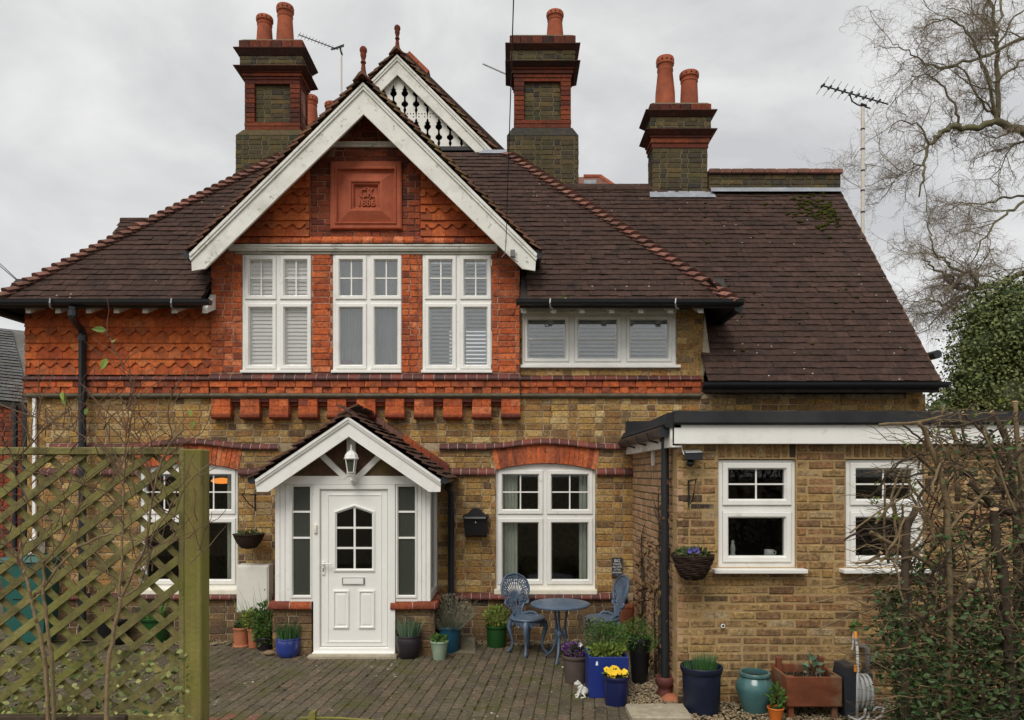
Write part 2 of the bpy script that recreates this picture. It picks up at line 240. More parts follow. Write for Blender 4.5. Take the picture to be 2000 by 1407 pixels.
# ---------------------------------------------------------------- mesh helpers (all shapes are given in world metres)
WL = {}                                          # world location of every object that carries children
class MB:
    def __init__(s): s.v = []; s.f = []
    def add(s, vs, fs):
        o = len(s.v); s.v.extend([tuple(q) for q in vs]); s.f.extend([tuple(i + o for i in q) for q in fs]); return s
    def box(s, x0, x1, y0, y1, z0, z1):
        if x0 > x1: x0, x1 = x1, x0
        if y0 > y1: y0, y1 = y1, y0
        if z0 > z1: z0, z1 = z1, z0
        return s.add([(x0,y0,z0),(x1,y0,z0),(x1,y1,z0),(x0,y1,z0),(x0,y0,z1),(x1,y0,z1),(x1,y1,z1),(x0,y1,z1)],
                     [(0,3,2,1),(4,5,6,7),(0,1,5,4),(1,2,6,5),(2,3,7,6),(3,0,4,7)])
    def cbox(s, x0, x1, y0, y1, z0, z1, c=0.006):      # box with every edge chamfered
        if x0 > x1: x0, x1 = x1, x0
        if y0 > y1: y0, y1 = y1, y0
        if z0 > z1: z0, z1 = z1, z0
        c = min(c, (x1-x0)*.45, (y1-y0)*.45, (z1-z0)*.45)
        vs = []; idx = {}
        for i, (x, sx) in enumerate(((x0, 1), (x1, -1))):
            for j, (y, sy) in enumerate(((y0, 1), (y1, -1))):
                for k, (z, sz) in enumerate(((z0, 1), (z1, -1))):
                    for a, p in enumerate(((x, y+sy*c, z+sz*c), (x+sx*c, y, z+sz*c), (x+sx*c, y+sy*c, z))):
                        idx[i,j,k,a] = len(vs); vs.append(p)
        fs = []
        for i in (0, 1):
            fs.append([idx[i,0,0,0], idx[i,1,0,0], idx[i,1,1,0], idx[i,0,1,0]][::1 if i == 0 else -1][::-1])
            fs.append([idx[0,i,0,1], idx[1,i,0,1], idx[1,i,1,1], idx[0,i,1,1]][::1 if i == 0 else -1])
            fs.append([idx[0,0,i,2], idx[1,0,i,2], idx[1,1,i,2], idx[0,1,i,2]][::-1 if i == 0 else 1])
        for j in (0, 1):
            for k in (0, 1):
                fs.append([idx[0,j,k,1], idx[1,j,k,1], idx[1,j,k,2], idx[0,j,k,2]])
                fs.append([idx[j,0,k,0], idx[j,1,k,0], idx[j,1,k,2], idx[j,0,k,2]])
                fs.append([idx[j,k,0,0], idx[j,k,1,0], idx[j,k,1,1], idx[j,k,0,1]])
                for i in (0, 1): fs.append([idx[i,j,k,0], idx[i,j,k,1], idx[i,j,k,2]])
        return s.add(vs, fs)
    def prism(s, pts, y0, y1):                    # polygon in x,z pushed from y0 to y1
        n = len(pts)
        return s.add([(x, y0, z) for x, z in pts] + [(x, y1, z) for x, z in pts],
                     [tuple(range(n)), tuple(range(2*n-1, n-1, -1))] + [(i, i+n, (i+1) % n + n, (i+1) % n) for i in range(n)])
    def hull(s, a, b):                            # two equal loops of points joined and capped
        n = len(a)
        return s.add(list(a) + list(b), [tuple(range(n)), tuple(range(2*n-1, n-1, -1))] + [(i, i+n, (i+1) % n + n, (i+1) % n) for i in range(n)])
    def tube(s, path, rad, n=8, cap=True):
        path = [Vector(p) for p in path]; k = len(path)
        if not hasattr(rad, '__len__'): rad = [rad]*k
        up = None; vs = []; fs = []
        for i, p in enumerate(path):
            t = (path[min(i+1, k-1)] - path[max(i-1, 0)])
            t = t.normalized() if t.length > 1e-9 else Vector((0, 0, 1))
            if up is None: up = t.orthogonal().normalized()
            up = (up - t*up.dot(t)); up = up.normalized() if up.length > 1e-6 else t.orthogonal().normalized()
            w = t.cross(up)
            for j in range(n):
                a = 2*pi*j/n; vs.append(p + (up*cos(a) + w*sin(a))*rad[i])
        for i in range(k-1):
            for j in range(n):
                fs.append((i*n+j, i*n+(j+1) % n, (i+1)*n+(j+1) % n, (i+1)*n+j))
        if cap: fs.append(tuple(range(n-1, -1, -1))); fs.append(tuple((k-1)*n+j for j in range(n)))
        return s.add(vs, fs)
    def lathe(s, prof, c, n=24, cap=(True, True), sq=None):     # profile of (radius, z) upward round the centre c
        c = Vector(c); vs = []; fs = []; k = len(prof)
        for r, z in prof:
            for j in range(n): vs.append((c.x + r*cos(2*pi*j/n), c.y + r*sin(2*pi*j/n), c.z + z))
        for i in range(k-1):
            for j in range(n): fs.append((i*n+j, i*n+(j+1) % n, (i+1)*n+(j+1) % n, (i+1)*n+j))
        if cap[0]: fs.append(tuple(range(n-1, -1, -1)))
        if cap[1]: fs.append(tuple((k-1)*n+j for j in range(n)))
        return s.add(vs, fs)
    def ell(s, c, r, n=12, m=8, rot=None):         # ellipsoid
        c = Vector(c); vs = []; fs = []
        for i in range(m+1):
            th = pi*i/m
            for j in range(n):
                p = Vector((r[0]*sin(th)*cos(2*pi*j/n), r[1]*sin(th)*sin(2*pi*j/n), r[2]*cos(th)))
                if rot is not None: p = rot @ p
                vs.append(c+p)
        for i in range(m):
            for j in range(n): fs.append((i*n+j, (i+1)*n+j, (i+1)*n+(j+1) % n, i*n+(j+1) % n))
        return s.add(vs, fs)
    def leaf(s, p, d, size, wide=0.5, fold=0.25, nrm=None):      # a leaf: two folded halves
        d = d.normalized(); nn = nrm or Vector((R(-1,1), R(-1,1), R(-1,1)))
        w = d.cross(nn); w = w.normalized() if w.length > 1e-6 else d.orthogonal().normalized(); u = w.cross(d)
        a, b = p + d*size*.28 + u*size*fold*.25, p + d*size*.66 + u*size*fold*.3
        return s.add([p, a + w*size*wide*.46, b + w*size*wide*.4, p + d*size, b - w*size*wide*.4, a - w*size*wide*.46], [(0,1,2,3),(0,3,4,5)])
    def mesh(s, name, off=Vector((0,0,0)), smooth=False):
        me = bpy.data.meshes.new(name)
        ox, oy, oz = off
        me.from_pydata([(a-ox, b-oy, c-oz) for a, b, c in s.v], [], s.f)
        if smooth: me.shade_smooth()
        return me
    def build(s, name, mat, parent=None, smooth=False, at=None, **props):
        base = WL.get(parent.name, Vector((0,0,0))) if parent else Vector((0,0,0))
        at = Vector(at) if at is not None else (base if parent else s.foot())
        me = s.mesh(name, at, smooth); me.materials.append(MATS[mat] if isinstance(mat, str) else mat)
        o = bpy.data.objects.new(name, me); COL.objects.link(o)
        o.location = at - base; WL[o.name] = at
        if parent: o.parent = parent
        for k, v in props.items(): o[k] = v
        if smooth == 'auto':
            pass
        return o
    def foot(s):
        xs = [v[0] for v in s.v]; ys = [v[1] for v in s.v]; zs = [v[2] for v in s.v]
        return Vector(((min(xs)+max(xs))/2, (min(ys)+max(ys))/2, min(zs)))
def soft(o, ang=35):
    o.data.shade_auto_smooth(angle=radians(ang)) if hasattr(o.data, 'shade_auto_smooth') else None
    return o
def smooth_by_angle(o, ang=40):                   # sharp edges stay sharp
    me = o.data; me.shade_smooth(); me.set_sharp_from_angle(angle=radians(ang)); return o
def thing(name, label, cat, loc=(0,0,0), group=None, kind=None):
    o = bpy.data.objects.new(name, None); COL.objects.link(o); o.location = loc; o.empty_display_size = .1
    o['label'] = label; o['category'] = cat
    if group: o['group'] = group
    if kind: o['kind'] = kind
    WL[o.name] = Vector(loc); return o
def tag(o, label, cat, group=None):
    o['label'] = label; o['category'] = cat
    if group: o['group'] = group
    return o
def inst(name, me, parent, mtx):                  # one more object on shared mesh data; mtx in world space
    o = bpy.data.objects.new(name, me); COL.objects.link(o); o.parent = parent
    o.matrix_local = Matrix.Translation(-WL[parent.name]) @ mtx; return o
def frame(O, U, V, N): return Matrix(((U.x, V.x, N.x, O.x), (U.y, V.y, N.y, O.y), (U.z, V.z, N.z, O.z), (0, 0, 0, 1)))
VX, VY, VZ = Vector((1,0,0)), Vector((0,1,0)), Vector((0,0,1))

# ---------------------------------------------------------------- brickwork: every brick has its own edges, joints lie deeper
def courses(u0, u1, v0, v1, ch=.0785, sl=.205, hl=.098, j=.009, bond='flemish', hole=None, start=0.0, jit=.007):
    out = []; k = 0; v = v0
    while v < v1 - .012:
        vt = min(v + ch - j, v1)
        spans = [(u0, u1)]
        for a, b in (hole(v, vt) if hole else []):
            nx = []
            for s, e in spans:
                if b <= s or a >= e: nx.append((s, e)); continue
                if a > s: nx.append((s, a - j*.5))
                if b < e: nx.append((b + j*.5, e))
            spans = nx
        u = u0 - (start + (0 if k % 2 == 0 else (.75*hl + .25*sl if bond == 'flemish' else sl*.5 + j*.5))); i = k % 2
        bricks = []
        while u < u1:
            w = (sl if i % 2 == 0 else hl) if bond == 'flemish' else sl
            if bond == 'stretcher' and random.random() < .07: w = hl
            bricks.append((u, u + w - 0)); u += w + j; i += 1
        for s, e in spans:
            for a, b in bricks:
                a2, b2 = max(a, s), min(b, e)
                if b2 - a2 > .02: out.append((a2 + R(0, jit)*.5, b2 - R(0, jit)*.5, v + R(-jit, jit)*.25, vt + R(-jit, jit)*.25))
                elif b2 - a2 > 0 and out and abs(out[-1][1] - a2) < .03: pass
        v += ch; k += 1
    return out
def brick_geo(mb, a, b, c, d, T, depth=.05, ch=.005, proud=0.0, rag=.0035):
    j = lambda: R(-rag, rag)
    q = [(a, c), (b, c), (b, d), (a, d)]
    fr = [(a+ch+j(), c+ch+j()), (b-ch+j(), c+ch+j()), (b-ch+j(), d-ch+j()), (a+ch+j(), d-ch+j())]
    vs = [T @ Vector((x, y, proud)) for x, y in fr] + [T @ Vector((x + j()*.6, y + j()*.6, proud - ch)) for x, y in q] + [T @ Vector((x, y, -depth)) for x, y in q]
    fs = [(0,1,2,3)]
    for i in range(4):
        n = (i+1) % 4
        fs += [(i+4, n+4, n, i), (i+8, n+8, n+4, i+4)]
    mb.add(vs, fs)
BM = {}
def brick_mesh(w, h, mat, ch=.005, depth=.05):
    key = (round(w, 2), round(h, 3), mat, random.randrange(5))
    if key not in BM:
        m = MB(); w2, h2 = max(key[0], .02), max(key[1], .015); brick_geo(m, -w2/2, w2/2, -h2/2, h2/2, Matrix(), depth, ch)
        me = m.mesh('brick'); me.materials.append(MATS[mat]); BM[key] = (me, w2, h2)
    return BM[key]
def lay(rects, T, mat, parent, name='brick', keep=300, rank=None, ch=.005, depth=.05, prouds=.003):
    """the best-ranked rects become objects, the rest one joined part of kind stuff"""
    rects = sorted(rects, key=rank) if rank else list(rects)
    for a, b, c, d in rects[:keep]:
        me, w, h = brick_mesh(b-a, d-c, mat, ch, depth)
        inst(name, me, parent, T @ Matrix.Translation(((a+b)/2, (c+d)/2, R(-prouds, prouds))) @ Matrix.Diagonal(((b-a)/w, (d-c)/h, 1, 1)))
    if len(rects) > keep:
        m = MB()
        for a, b, c, d in rects[keep:]: brick_geo(m, a, b, c, d, T, depth, ch, R(-prouds, prouds))
        m.build(name, mat, parent, kind='stuff')
def front(Y): return frame(Vector((0, Y, 0)), VX, VZ, -VY)
def slab(mb, u0, u1, v0, v1, holes, y0, y1):       # wall backing with rectangular openings
    us = sorted({u0, u1, *[h for q in holes for h in q[:2] if u0 < h < u1]}); vs = sorted({v0, v1, *[h for q in holes for h in q[2:] if v0 < h < v1]})
    for i in range(len(us)-1):
        run = None
        for k in range(len(vs)-1):
            mu, mv = (us[i]+us[i+1])/2, (vs[k]+vs[k+1])/2
            solid = not any(a < mu < b and c < mv < d for a, b, c, d in holes)
            if solid: run = (run[0], vs[k+1]) if run else (vs[k], vs[k+1])
            if (not solid or k == len(vs)-2) and run:
                mb.box(us[i], us[i+1], y0, y1, run[0], run[1]); run = None
    return mb

# ---------------------------------------------------------------- roof tiles
def tile_local(w, l, t, tilt):                     # x across, y up the slope, z outward; the foot lies proud
    j = lambda q: R(-q, q)
    a = [(-w/2, 0), (w/2, 0), (w/2, l), (-w/2, l)]
    e1, e2 = j(.004), j(.004); lo = [(-w/2, 0, tilt+e1), (w/2, 0, tilt+e2), (w/2, l, 0), (-w/2, l, 0)]
    return [(x + j(.002), y + (.016 if i < 2 else 0), z + j(.002)) for i, (x, y, z) in enumerate(lo)] + [(x, y + (j(.006) if i < 2 else 0), z + t + j(.002)) for i, (x, y, z) in enumerate(lo)]
TF = [(4,5,6,7),(0,1,5,4),(1,2,6,5),(3,0,4,7)]
TM = []
def tile_mesh(mat, t=.013, tilt=.016):
    key = 'tm_%s%.3f' % (mat, t)
    if key not in BM:
        BM[key] = []
        for _ in range(8):
            m = MB(); m.add(tile_local(.162, .155, t, tilt), TF); me = m.mesh('roof_tile'); me.materials.append(MATS[mat]); BM[key].append(me)
    return random.choice(BM[key])
def tiling(O, U, S, span, n, mat, parent, gauge=.11, w=.165, t=.013, tilt=.016, keep=lambda k, u: False, name='roof_tile', sag=.004):
    """courses of tiles from the eave O up the slope S; span(k) gives the (u0,u1) runs of a course; keep(k,u) says which become objects"""
    N = U.cross(S).normalized(); m = MB(); T0 = frame(O, U, S, N)
    for k in range(n):
        for u0, u1 in span(k):
            u = math.floor(u0/w)*w + (w/2 if k % 2 else 0) - w
            while u < u1:
                a, b = max(u, u0), min(u + w, u1); u += w
                if b - a < .03: continue
                wd = b - a - .003; rot = Matrix.Rotation(R(-.012, .012), 4, 'Z')
                TT = T0 @ Matrix.Translation(((a+b)/2, k*gauge + R(-.003, .003), R(0, sag))) @ rot
                if keep(k, (a+b)/2):
                    inst(name, tile_mesh(mat, t, tilt), parent, TT @ Matrix.Diagonal((wd/.162, 1, 1, 1)))
                else:
                    m.add([TT @ Vector(q) for q in tile_local(wd, .155, t, tilt)], TF)
    if m.v: m.build(name, mat, parent, kind='stuff')
    return N
# ---------------------------------------------------------------- plants in pots
def blades(mb, c, r, n, h0, h1, w=.008, lean=.25):
    for _ in range(n):
        a = R(0, 2*pi); q = r*sqrt(random.random()); p = Vector((c[0]+q*cos(a), c[1]+q*sin(a), c[2])); h = R(h0, h1)
        d = Vector((cos(a)*lean*q/max(r,.01) + R(-.12,.12), sin(a)*lean*q/max(r,.01) + R(-.12,.12), 1)).normalized(); s = Vector((cos(a+1.6+R(-1,1)), sin(a+1.6+R(-1,1)), 0))*w*.5
        b = p + d*h*.6; t = p + d*h + Vector((cos(a), sin(a), -.15))*h*R(0,.10); k = d.cross(s).normalized()*w*.25
        mb.add([p-s, p+s, p+k, b-s*.85, b+s*.85, b+k, t], [(0,1,4,3),(1,2,5,4),(2,0,3,5),(3,4,6),(4,5,6),(5,3,6)])
def bushy(mb, c, r, n, size, wide=.55):
    c = Vector(c)
    for _ in range(n):
        d = Vector((R(-1,1), R(-1,1), R(-1,1)))
        while d.length > 1 or d.length < .1: d = Vector((R(-1,1), R(-1,1), R(-1,1)))
        p = c + Vector((d.x*r[0], d.y*r[1], d.z*r[2]))
        mb.leaf(p, d.normalized()*.7 + Vector((R(-.5,.5), R(-.5,.5), R(-.2,.8))), size*R(.6,1.3), wide)
def sprigs(mb, c, r, n, h0, h1, rad=.0025, lean=.5):
    for _ in range(n):
        a = R(0, 2*pi); q = r*sqrt(random.random()); p = Vector((c[0]+q*cos(a), c[1]+q*sin(a), c[2])); h = R(h0, h1)
        d = Vector((cos(a)*lean*q/r + R(-.15,.15), sin(a)*lean*q/r + R(-.15,.15), 1)).normalized()
        mb.tube([p, p + d*h*.5, p + d*h + Vector((R(-.02,.02), R(-.02,.02), 0))], [rad, rad*.8, rad*.4], 3, False)
# ---------------------------------------------------------------- ground
g = MB(); g.add([(-400,-400,-.04),(400,-400,-.04),(400,400,-.04),(-400,400,-.04)], [(0,1,2,3)]); g.build('ground', 'soil_ground', at=(0,0,0), kind='structure')
pat = MB(); pat.add([(-9,-9,-.007),(4.8,-9,-.007),(4.8,0.1,-.007),(-9,0.1,-.007)], [(0,1,2,3)])
patio = pat.build('patio', 'joint', at=(0,0,0), kind='structure')
PA = radians(6.0); PU, PV = Vector((cos(PA), -sin(PA), 0)), Vector((sin(PA), cos(PA), 0))
pv = []
for i in range(-90, 60):
    for k in range(-56, 7):
        c = PU*(i*.1035) + PV*(k*.178 + (.089 if i % 2 else 0))
        if not (-7.5 < c.x < 1.75 and -4.6 < c.y < -.22): continue
        if c.x > 1.05 and c.y < -2.15: continue
        d = c.y + D0; px = 1000 + c.x/d*F; py = 925 + H/d*F
        pv.append((c, px, py))
def pv_rank(q): return (0 if 395 < q[1] < 1240 and q[2] < 1412 else 1, -q[2])
pv.sort(key=pv_rank)
pme = []
for q in range(6):
    m = MB(); brick_geo(m, -.0492, .0492, -.0835, .0835, Matrix(), .03, .006, 0, .002); me = m.mesh('paver'); me.materials.append(MATS['paver']); pme.append(me)
    m2 = me.copy(); m2.materials.clear(); m2.materials.append(MATS['paver_red']); pme.append(m2)
PM = MB(); PMr = MB()
for i, (c, px, py) in enumerate(pv):
    red = (py > 1388 and px < 560 and random.random() < .25)
    T = frame(c + Vector((0,0,R(-.003,.003))), PU, PV, VZ) @ Matrix.Rotation(R(-.012,.012), 4, 'X') @ Matrix.Rotation(R(-.01,.01), 4, 'Y')
    if i < 300: inst('paver', pme[random.randrange(6)*2 + (1 if red else 0)], patio, T)
    else: brick_geo(PMr if red else PM, -.0492, .0492, -.0835, .0835, T, .03, .006, 0, .002)
PM.build('paver', 'paver', patio, kind='stuff')
if PMr.v: PMr.build('paver', 'paver_red', patio, kind='stuff')
def stone(mb, p, s):
    vs = [Vector((s*R(.7,1.2),0,0)), Vector((0,s*R(.7,1.2),0)), Vector((-s*R(.7,1.2),0,0)), Vector((0,-s*R(.7,1.2),0)), Vector((0,0,s*R(.5,.9))), Vector((0,0,-s*.6))]
    q = Matrix.Rotation(R(0,6), 3, 'Z') @ Matrix.Rotation(R(-.5,.5), 3, 'X')
    mb.add([p + q @ v for v in vs], [(0,1,4),(1,2,4),(2,3,4),(3,0,4),(1,0,5),(2,1,5),(3,2,5),(0,3,5)])
gv = MB()
for _ in range(2600): stone(gv, Vector((R(-4.4,1.45), -R(.02,.26), R(.0,.018))), R(.008,.017))
for _ in range(1500): stone(gv, Vector((R(1.02,1.46), R(-2.5,-1.2), R(.0,.015))), R(.008,.017))
for _ in range(4200): stone(gv, Vector((R(1.45,3.6), R(-3.3,-2.42), R(.0,.018))), R(.008,.017))
gv.build('gravel', 'pebble', at=(0,0,0), kind='stuff')
lf = MB()                                          # pale petals and crumbs blown over the paving
for _ in range(420):
    p = Vector((R(-3.2,.9), R(-2.9,-.5), .005)); p.x = R(-1.2,.9) if random.random() < .6 else p.x
    a = R(0,6); lf.leaf(p, Vector((cos(a), sin(a), R(-.05,.1))), R(.012,.03), .6, .1, VZ)
mj = MB()                                          # moss and grit in the joints
for _ in range(900):
    i = random.randrange(-60, 14); c = PU*((i+.5)*.1035) + PV*R(-3.2,-.2)
    if not (-4.4 < c.x < .95 and -3.0 < c.y < -.25): continue
    if c.x < -1 and random.random() < .6: continue
    r = R(.006,.016); mj.ell(Vector((c.x+R(-.004,.004), c.y, .0)), (r, r*R(1,2.6), r*.45), 6, 4)
mj.build('joint_moss', 'moss', at=(0,0,0), kind='stuff')
lf.build('petal_litter', 'pebble', at=(0,0,.004), kind='stuff', label='pale petals and crumbs scattered over the paving')

# ---------------------------------------------------------------- the house
house = thing('brick_house', 'two-storey house of yellow and orange brick with steep brown tiled roofs and white bargeboards', 'house', (-1.7, 0, 0))
YG, YT = -.10, -.06
AX = -1.72                                         # the gable's centre line
XL, XR = X(66, 0), 5.05
def ring(mb, loops):
    n = len(loops); vs = []; fs = []
    for x0, x1, z0, z1, y in loops: vs += [(x0,y,z0),(x1,y,z0),(x1,y,z1),(x0,y,z1)]
    for i in range(n-1):
        for j in range(4): fs.append((i*4+j, i*4+(j+1) % 4, (i+1)*4+(j+1) % 4, (i+1)*4+j))
    return mb.add(vs, fs)
def slats(mb, x0, x1, z0, z1, y, pitch, depth, ang):
    s = .022
    for a, b in ((x0-.01, x0+s), (x1-s, x1+.01)): mb.box(a, b, y-.012, y+.012, z0-.01, z1+.01)
    mb.box(x0, x1, y-.012, y+.012, z0-.01, z0+s*.8); mb.box(x0, x1, y-.012, y+.012, z1-s*.8, z1+.01)
    z = z0 + s
    dy, dz = depth/2*cos(ang), depth/2*sin(ang)
    while z < z1 - s:
        t = .004
        mb.hull([(x0+s*.8, y-dy, z-dz), (x0+s*.8, y+dy, z+dz), (x0+s*.8, y+dy, z+dz+t), (x0+s*.8, y-dy, z-dz+t)], [(x1-s*.8, y-dy, z-dz), (x1-s*.8, y+dy, z+dz), (x1-s*.8, y+dy, z+dz+t), (x1-s*.8, y-dy, z-dz+t)])
        z += pitch
def window(parent, px0, px1, py0, py1, Y, lights, label, glassm='glass', mat='upvc', head=None, reveal=.0, shut=None, sill=None, casement=9, bar=.016, gl=None):
    """lights: (gx0,gx1,gy0,gy1,vertical bars,horizontal bars) glass openings in photo measures at depth Y"""
    x0, x1, z0, z1 = X(px0,Y), X(px1,Y), Z(py1,Y), Z(py0,Y)
    k = (Y + D0)/F; cs = casement*k
    m = MB(); holes = []
    for a, b, c, d, nv, nh in lights: holes.append((X(a,Y)-cs, X(b,Y)+cs, Z(d,Y)-cs, Z(c,Y)+cs))
    slab(m, x0, x1, z0, z1, holes, Y, Y+.075)
    if head: m.prism(head, Y, Y+.075)
    w = m.build('window', mat, parent, label=label)
    for i, (a, b, c, d, nv, nh) in enumerate(lights):
        gx0, gx1, gz0, gz1 = X(a,Y), X(b,Y), Z(d,Y), Z(c,Y); o = holes[i]
        q = MB(); e = .002
        ring(q, [(o[0]+e,o[1]-e,o[2]+e,o[3]-e,Y+.06), (o[0]+e,o[1]-e,o[2]+e,o[3]-e,Y-.010), (o[0]+e+.008,o[1]-e-.008,o[2]+e+.008,o[3]-e-.008,Y-.016), (gx0-.014,gx1+.014,gz0-.014,gz1+.014,Y-.016), (gx0,gx1,gz0,gz1,Y+.012), (gx0,gx1,gz0,gz1,Y+.06)])
        q.build('casement', mat, w)
        MB().box(gx0-.002, gx1+.002, Y+.026, Y+.032, gz0-.002, gz1+.002).build('pane', (gl[i] if gl else glassm), w)
        for n in range(nv):
            xx = gx0 + (gx1-gx0)*(n+1)/(nv+1); MB().box(xx-bar/2, xx+bar/2, Y+.018, Y+.025, gz0, gz1).build('glazing_bar', mat, w)
        for n in range(nh):
            zz = gz0 + (gz1-gz0)*(n+1)/(nh+1); MB().box(gx0, gx1, Y+.0165, Y+.0245, zz-bar/2, zz+bar/2).build('glazing_bar', mat, w)
        if shut:
            s = MB(); slats(s, gx0-.01, gx1+.01, gz0-.01, gz1+.01, Y+.066, shut[0], shut[1], shut[2]); s.build('shutter', 'shutter', w, kind='stuff')
    if sill:
        MB().cbox(X(sill[0],Y), X(sill[1],Y), Y-.06, Y+.05, Z(sill[3],Y), Z(sill[2],Y), .006).build('sill', mat, w)
    return w
# ---- ground-floor wall with its two arched windows
WR = (968, 1163, 918, 1160); WLf = (271, 465, 918, 1160)
def arch_pts(c, hw, ys, yc, n=12):                 # shallow arch in photo measures: springing ys, crown yc
    return [(c + hw*(2*i/n - 1), yc + (ys-yc)*(2*i/n - 1)**2) for i in range(n+1)]
doorhole = (X(612,0), X(772,0), 0.02, Z(960,0))
holes = [(X(a,0), X(b,0), Z(d,0), Z(903,0)) for a, b, c, d in (WR, WLf)] + [doorhole]
m = slab(MB(), XL, XR, -.05, Z(770,0), holes, .008, .24)
wall = m.build('wall', 'mortar', house)
def wall_hole(v0, v1):
    vm = (v0+v1)/2; out = []; py = 925 - (vm - H)*160
    for a, b, c, d in (WR, WLf):
        cx = (a+b)/2
        if py > 1171: pass
        elif py > 918: out.append((X(a,0), X(b,0)))
        elif py > 866:
            t = (918-py)/52; hw = 97.5 + 9*t
            yo = 868; q = (py - 868)/(879-868)
            if py < 879: hw = 106*sqrt(max(q, 0))
            if hw > 2: out.append((X(cx-hw,0), X(cx+hw,0)))
    out.append((doorhole[0], doorhole[1])) if py > 960 else None
    return out
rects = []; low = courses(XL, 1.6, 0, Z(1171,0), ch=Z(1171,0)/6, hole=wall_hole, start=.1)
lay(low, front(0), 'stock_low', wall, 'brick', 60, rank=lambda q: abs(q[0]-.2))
for zt, zb in ((Z(777,0), Z(865,0)), (Z(880,0), Z(915,0)), (Z(930,0), Z(1157,0))):
    n = max(1, round((zt-zb)/.0785)); rects += courses(XL, XR if zt > 2.6 else 1.6, zb, zt, ch=(zt-zb)/n, hole=wall_hole, start=R(0,.2))
lay(rects, front(0), 'stock', wall, 'brick', 180, rank=lambda q: (0 if -.95 < q[0] < 1.6 else 1, abs(q[0]-.3)))
def moulded(px0, px1, y0, y1, Y, proj, parent, mat='plum', step=.112, fy=None, name='moulded_brick', jn=.007):
    """a run of bullnosed bricks; fy bends the run over an arch"""
    u0, u1 = X(px0,Y), X(px1,Y); n = max(1, round((u1-u0)/step)); st = (u1-u0)/n; h = Z(y0,Y) - Z(y1,Y)
    prof = [(0,0),(proj*.75,0),(proj*.95,h*.12),(proj,h*.3),(proj*.9,h*.55),(proj*.6,h*.78),(proj*.12,h)]
    for i in range(n):
        a, b = u0+i*st+jn/2, u0+(i+1)*st-jn/2
        f = fy or (lambda u: 0)
        za, zb = Z(y1,Y)+f(a), Z(y1,Y)+f(b); e = R(-.002,.002)
        mb = MB(); mb.hull([(a, Y-p+e, za+q) for p, q in prof], [(b, Y-p+e, zb+q) for p, q in prof]); mb.build(name, mat, parent)
        if i < n-1:
            mj = b + jn/2
    bk = MB(); k = max(1, n)
    for i in range(k):
        a, b = u0+i*st, u0+(i+1)*st; f = fy or (lambda u: 0)
        p2 = [(p*.93, q*.96+h*.02) for p, q in prof]
        bk.hull([(a, Y-p, Z(y1,Y)+f(a)+q) for p, q in p2], [(b, Y-p, Z(y1,Y)+f(b)+q) for p, q in p2])
    bk.build('mortar_bed', 'joint_white', parent)
def hump(cpx):
    cx, hw = X(cpx,0), 128/160.0
    return lambda u: (.066*(cos(pi*(u-cx)/hw)+1)/2 if abs(u-cx) < hw else 0)
moulded(858, 1236, 867, 879, 0, .05, wall, fy=hump(1066))
moulded(100, 545, 867, 879, 0, .05, wall, fy=hump(368))
for a, b in ((884, 967), (1165, 1236), (467, 545), (80, 269)): moulded(a, b, 915, 929, 0, .05, wall)
for a, b in ((885, 1225), (75, 540)): moulded(a, b, 1158, 1171, 0, .06, wall)
for cpx, (a, b, c, d) in ((1066, WR), (368, WLf)):   # gauged arches: each brick of the fan its own piece
    n = 22
    for i in range(n):
        t0, t1 = -1 + 2*i/n + .006, -1 + 2*(i+1)/n - .006
        def pt(t, top): return (cpx + t*(106 if top else 97.5), (868 + 11*t*t) if top else (905 + 13*t*t))
        q = [pt(t0,0), pt(t1,0), pt(t1,1), pt(t0,1)]
        mb = MB(); e = R(-.003,.003); mb.prism([(X(x,0), Z(y,0)) for x, y in q], -.006+e, .1); mb.build('arch_brick', 'red', wall)
    MB().prism([(X(x,0), Z(y,0)) for x, y in arch_pts(cpx, 105, 879, 869) + arch_pts(cpx, 97, 918, 905)[::-1]], .002, .1).build('mortar_bed', 'mortar_red', wall)
# windows of the ground floor
for (a, b, c, d), lab in ((WR, 'white window of four lights under an orange arch beside the post box'), (WLf, 'white window of four lights under an orange arch behind the trellis')):
    cx = (a+b)/2; Yw = .05; s = (Yw+D0)/D0
    hd = [(X(x,Yw), Z(y,Yw)) for x, y in [(1000+(q-1000), w) for q, w in arch_pts(cx, 96.5, 919, 906)]]
    L4 = [(a+14, a+83, 928, 995, 1, 1), (a+110, a+180, 928, 995, 1, 1), (a+14, a+83, 1022, 1132, 0, 0), (a+110, a+180, 1022, 1132, 0, 0)]
    w = window(house, a+1, b-1, 919, 1150, Yw, L4, lab, 'glass', casement=10, head=hd)
    MB().cbox(X(a-3,0), X(b+3,0), -.045, .06, Z(1161,0), Z(1151,0), .008).build('sill', 'cream', w)

# ---- upper walls: backing, hung tiles, gable brickwork
XGL, XGR = X(412,YG), X(1015,YG)
uw = MB()
ZB, ZE = Z(772,0), 4.05
RW = (X(1020,0), X(1320,0), Z(716,0), Z(608,0))
slab(uw, XGR-.05, X(1374,0), ZB, ZE, [RW], .008, .24)
upper = uw.build('upper_wall', 'mortar', house)
hung_wall = slab(MB(), X(53,0), XGL+.05, ZB, ZE, [], -.03, .22).build('tile_hung_wall', 'mortar', house)
lay(courses(XGR, X(1374,0), Z(734,0), 4.02, hole=lambda a, b: [(RW[0], RW[1])] if RW[2]-.02 < (a+b)/2 < RW[3]+.05 else []), front(0), 'stock', upper, 'brick', 30)
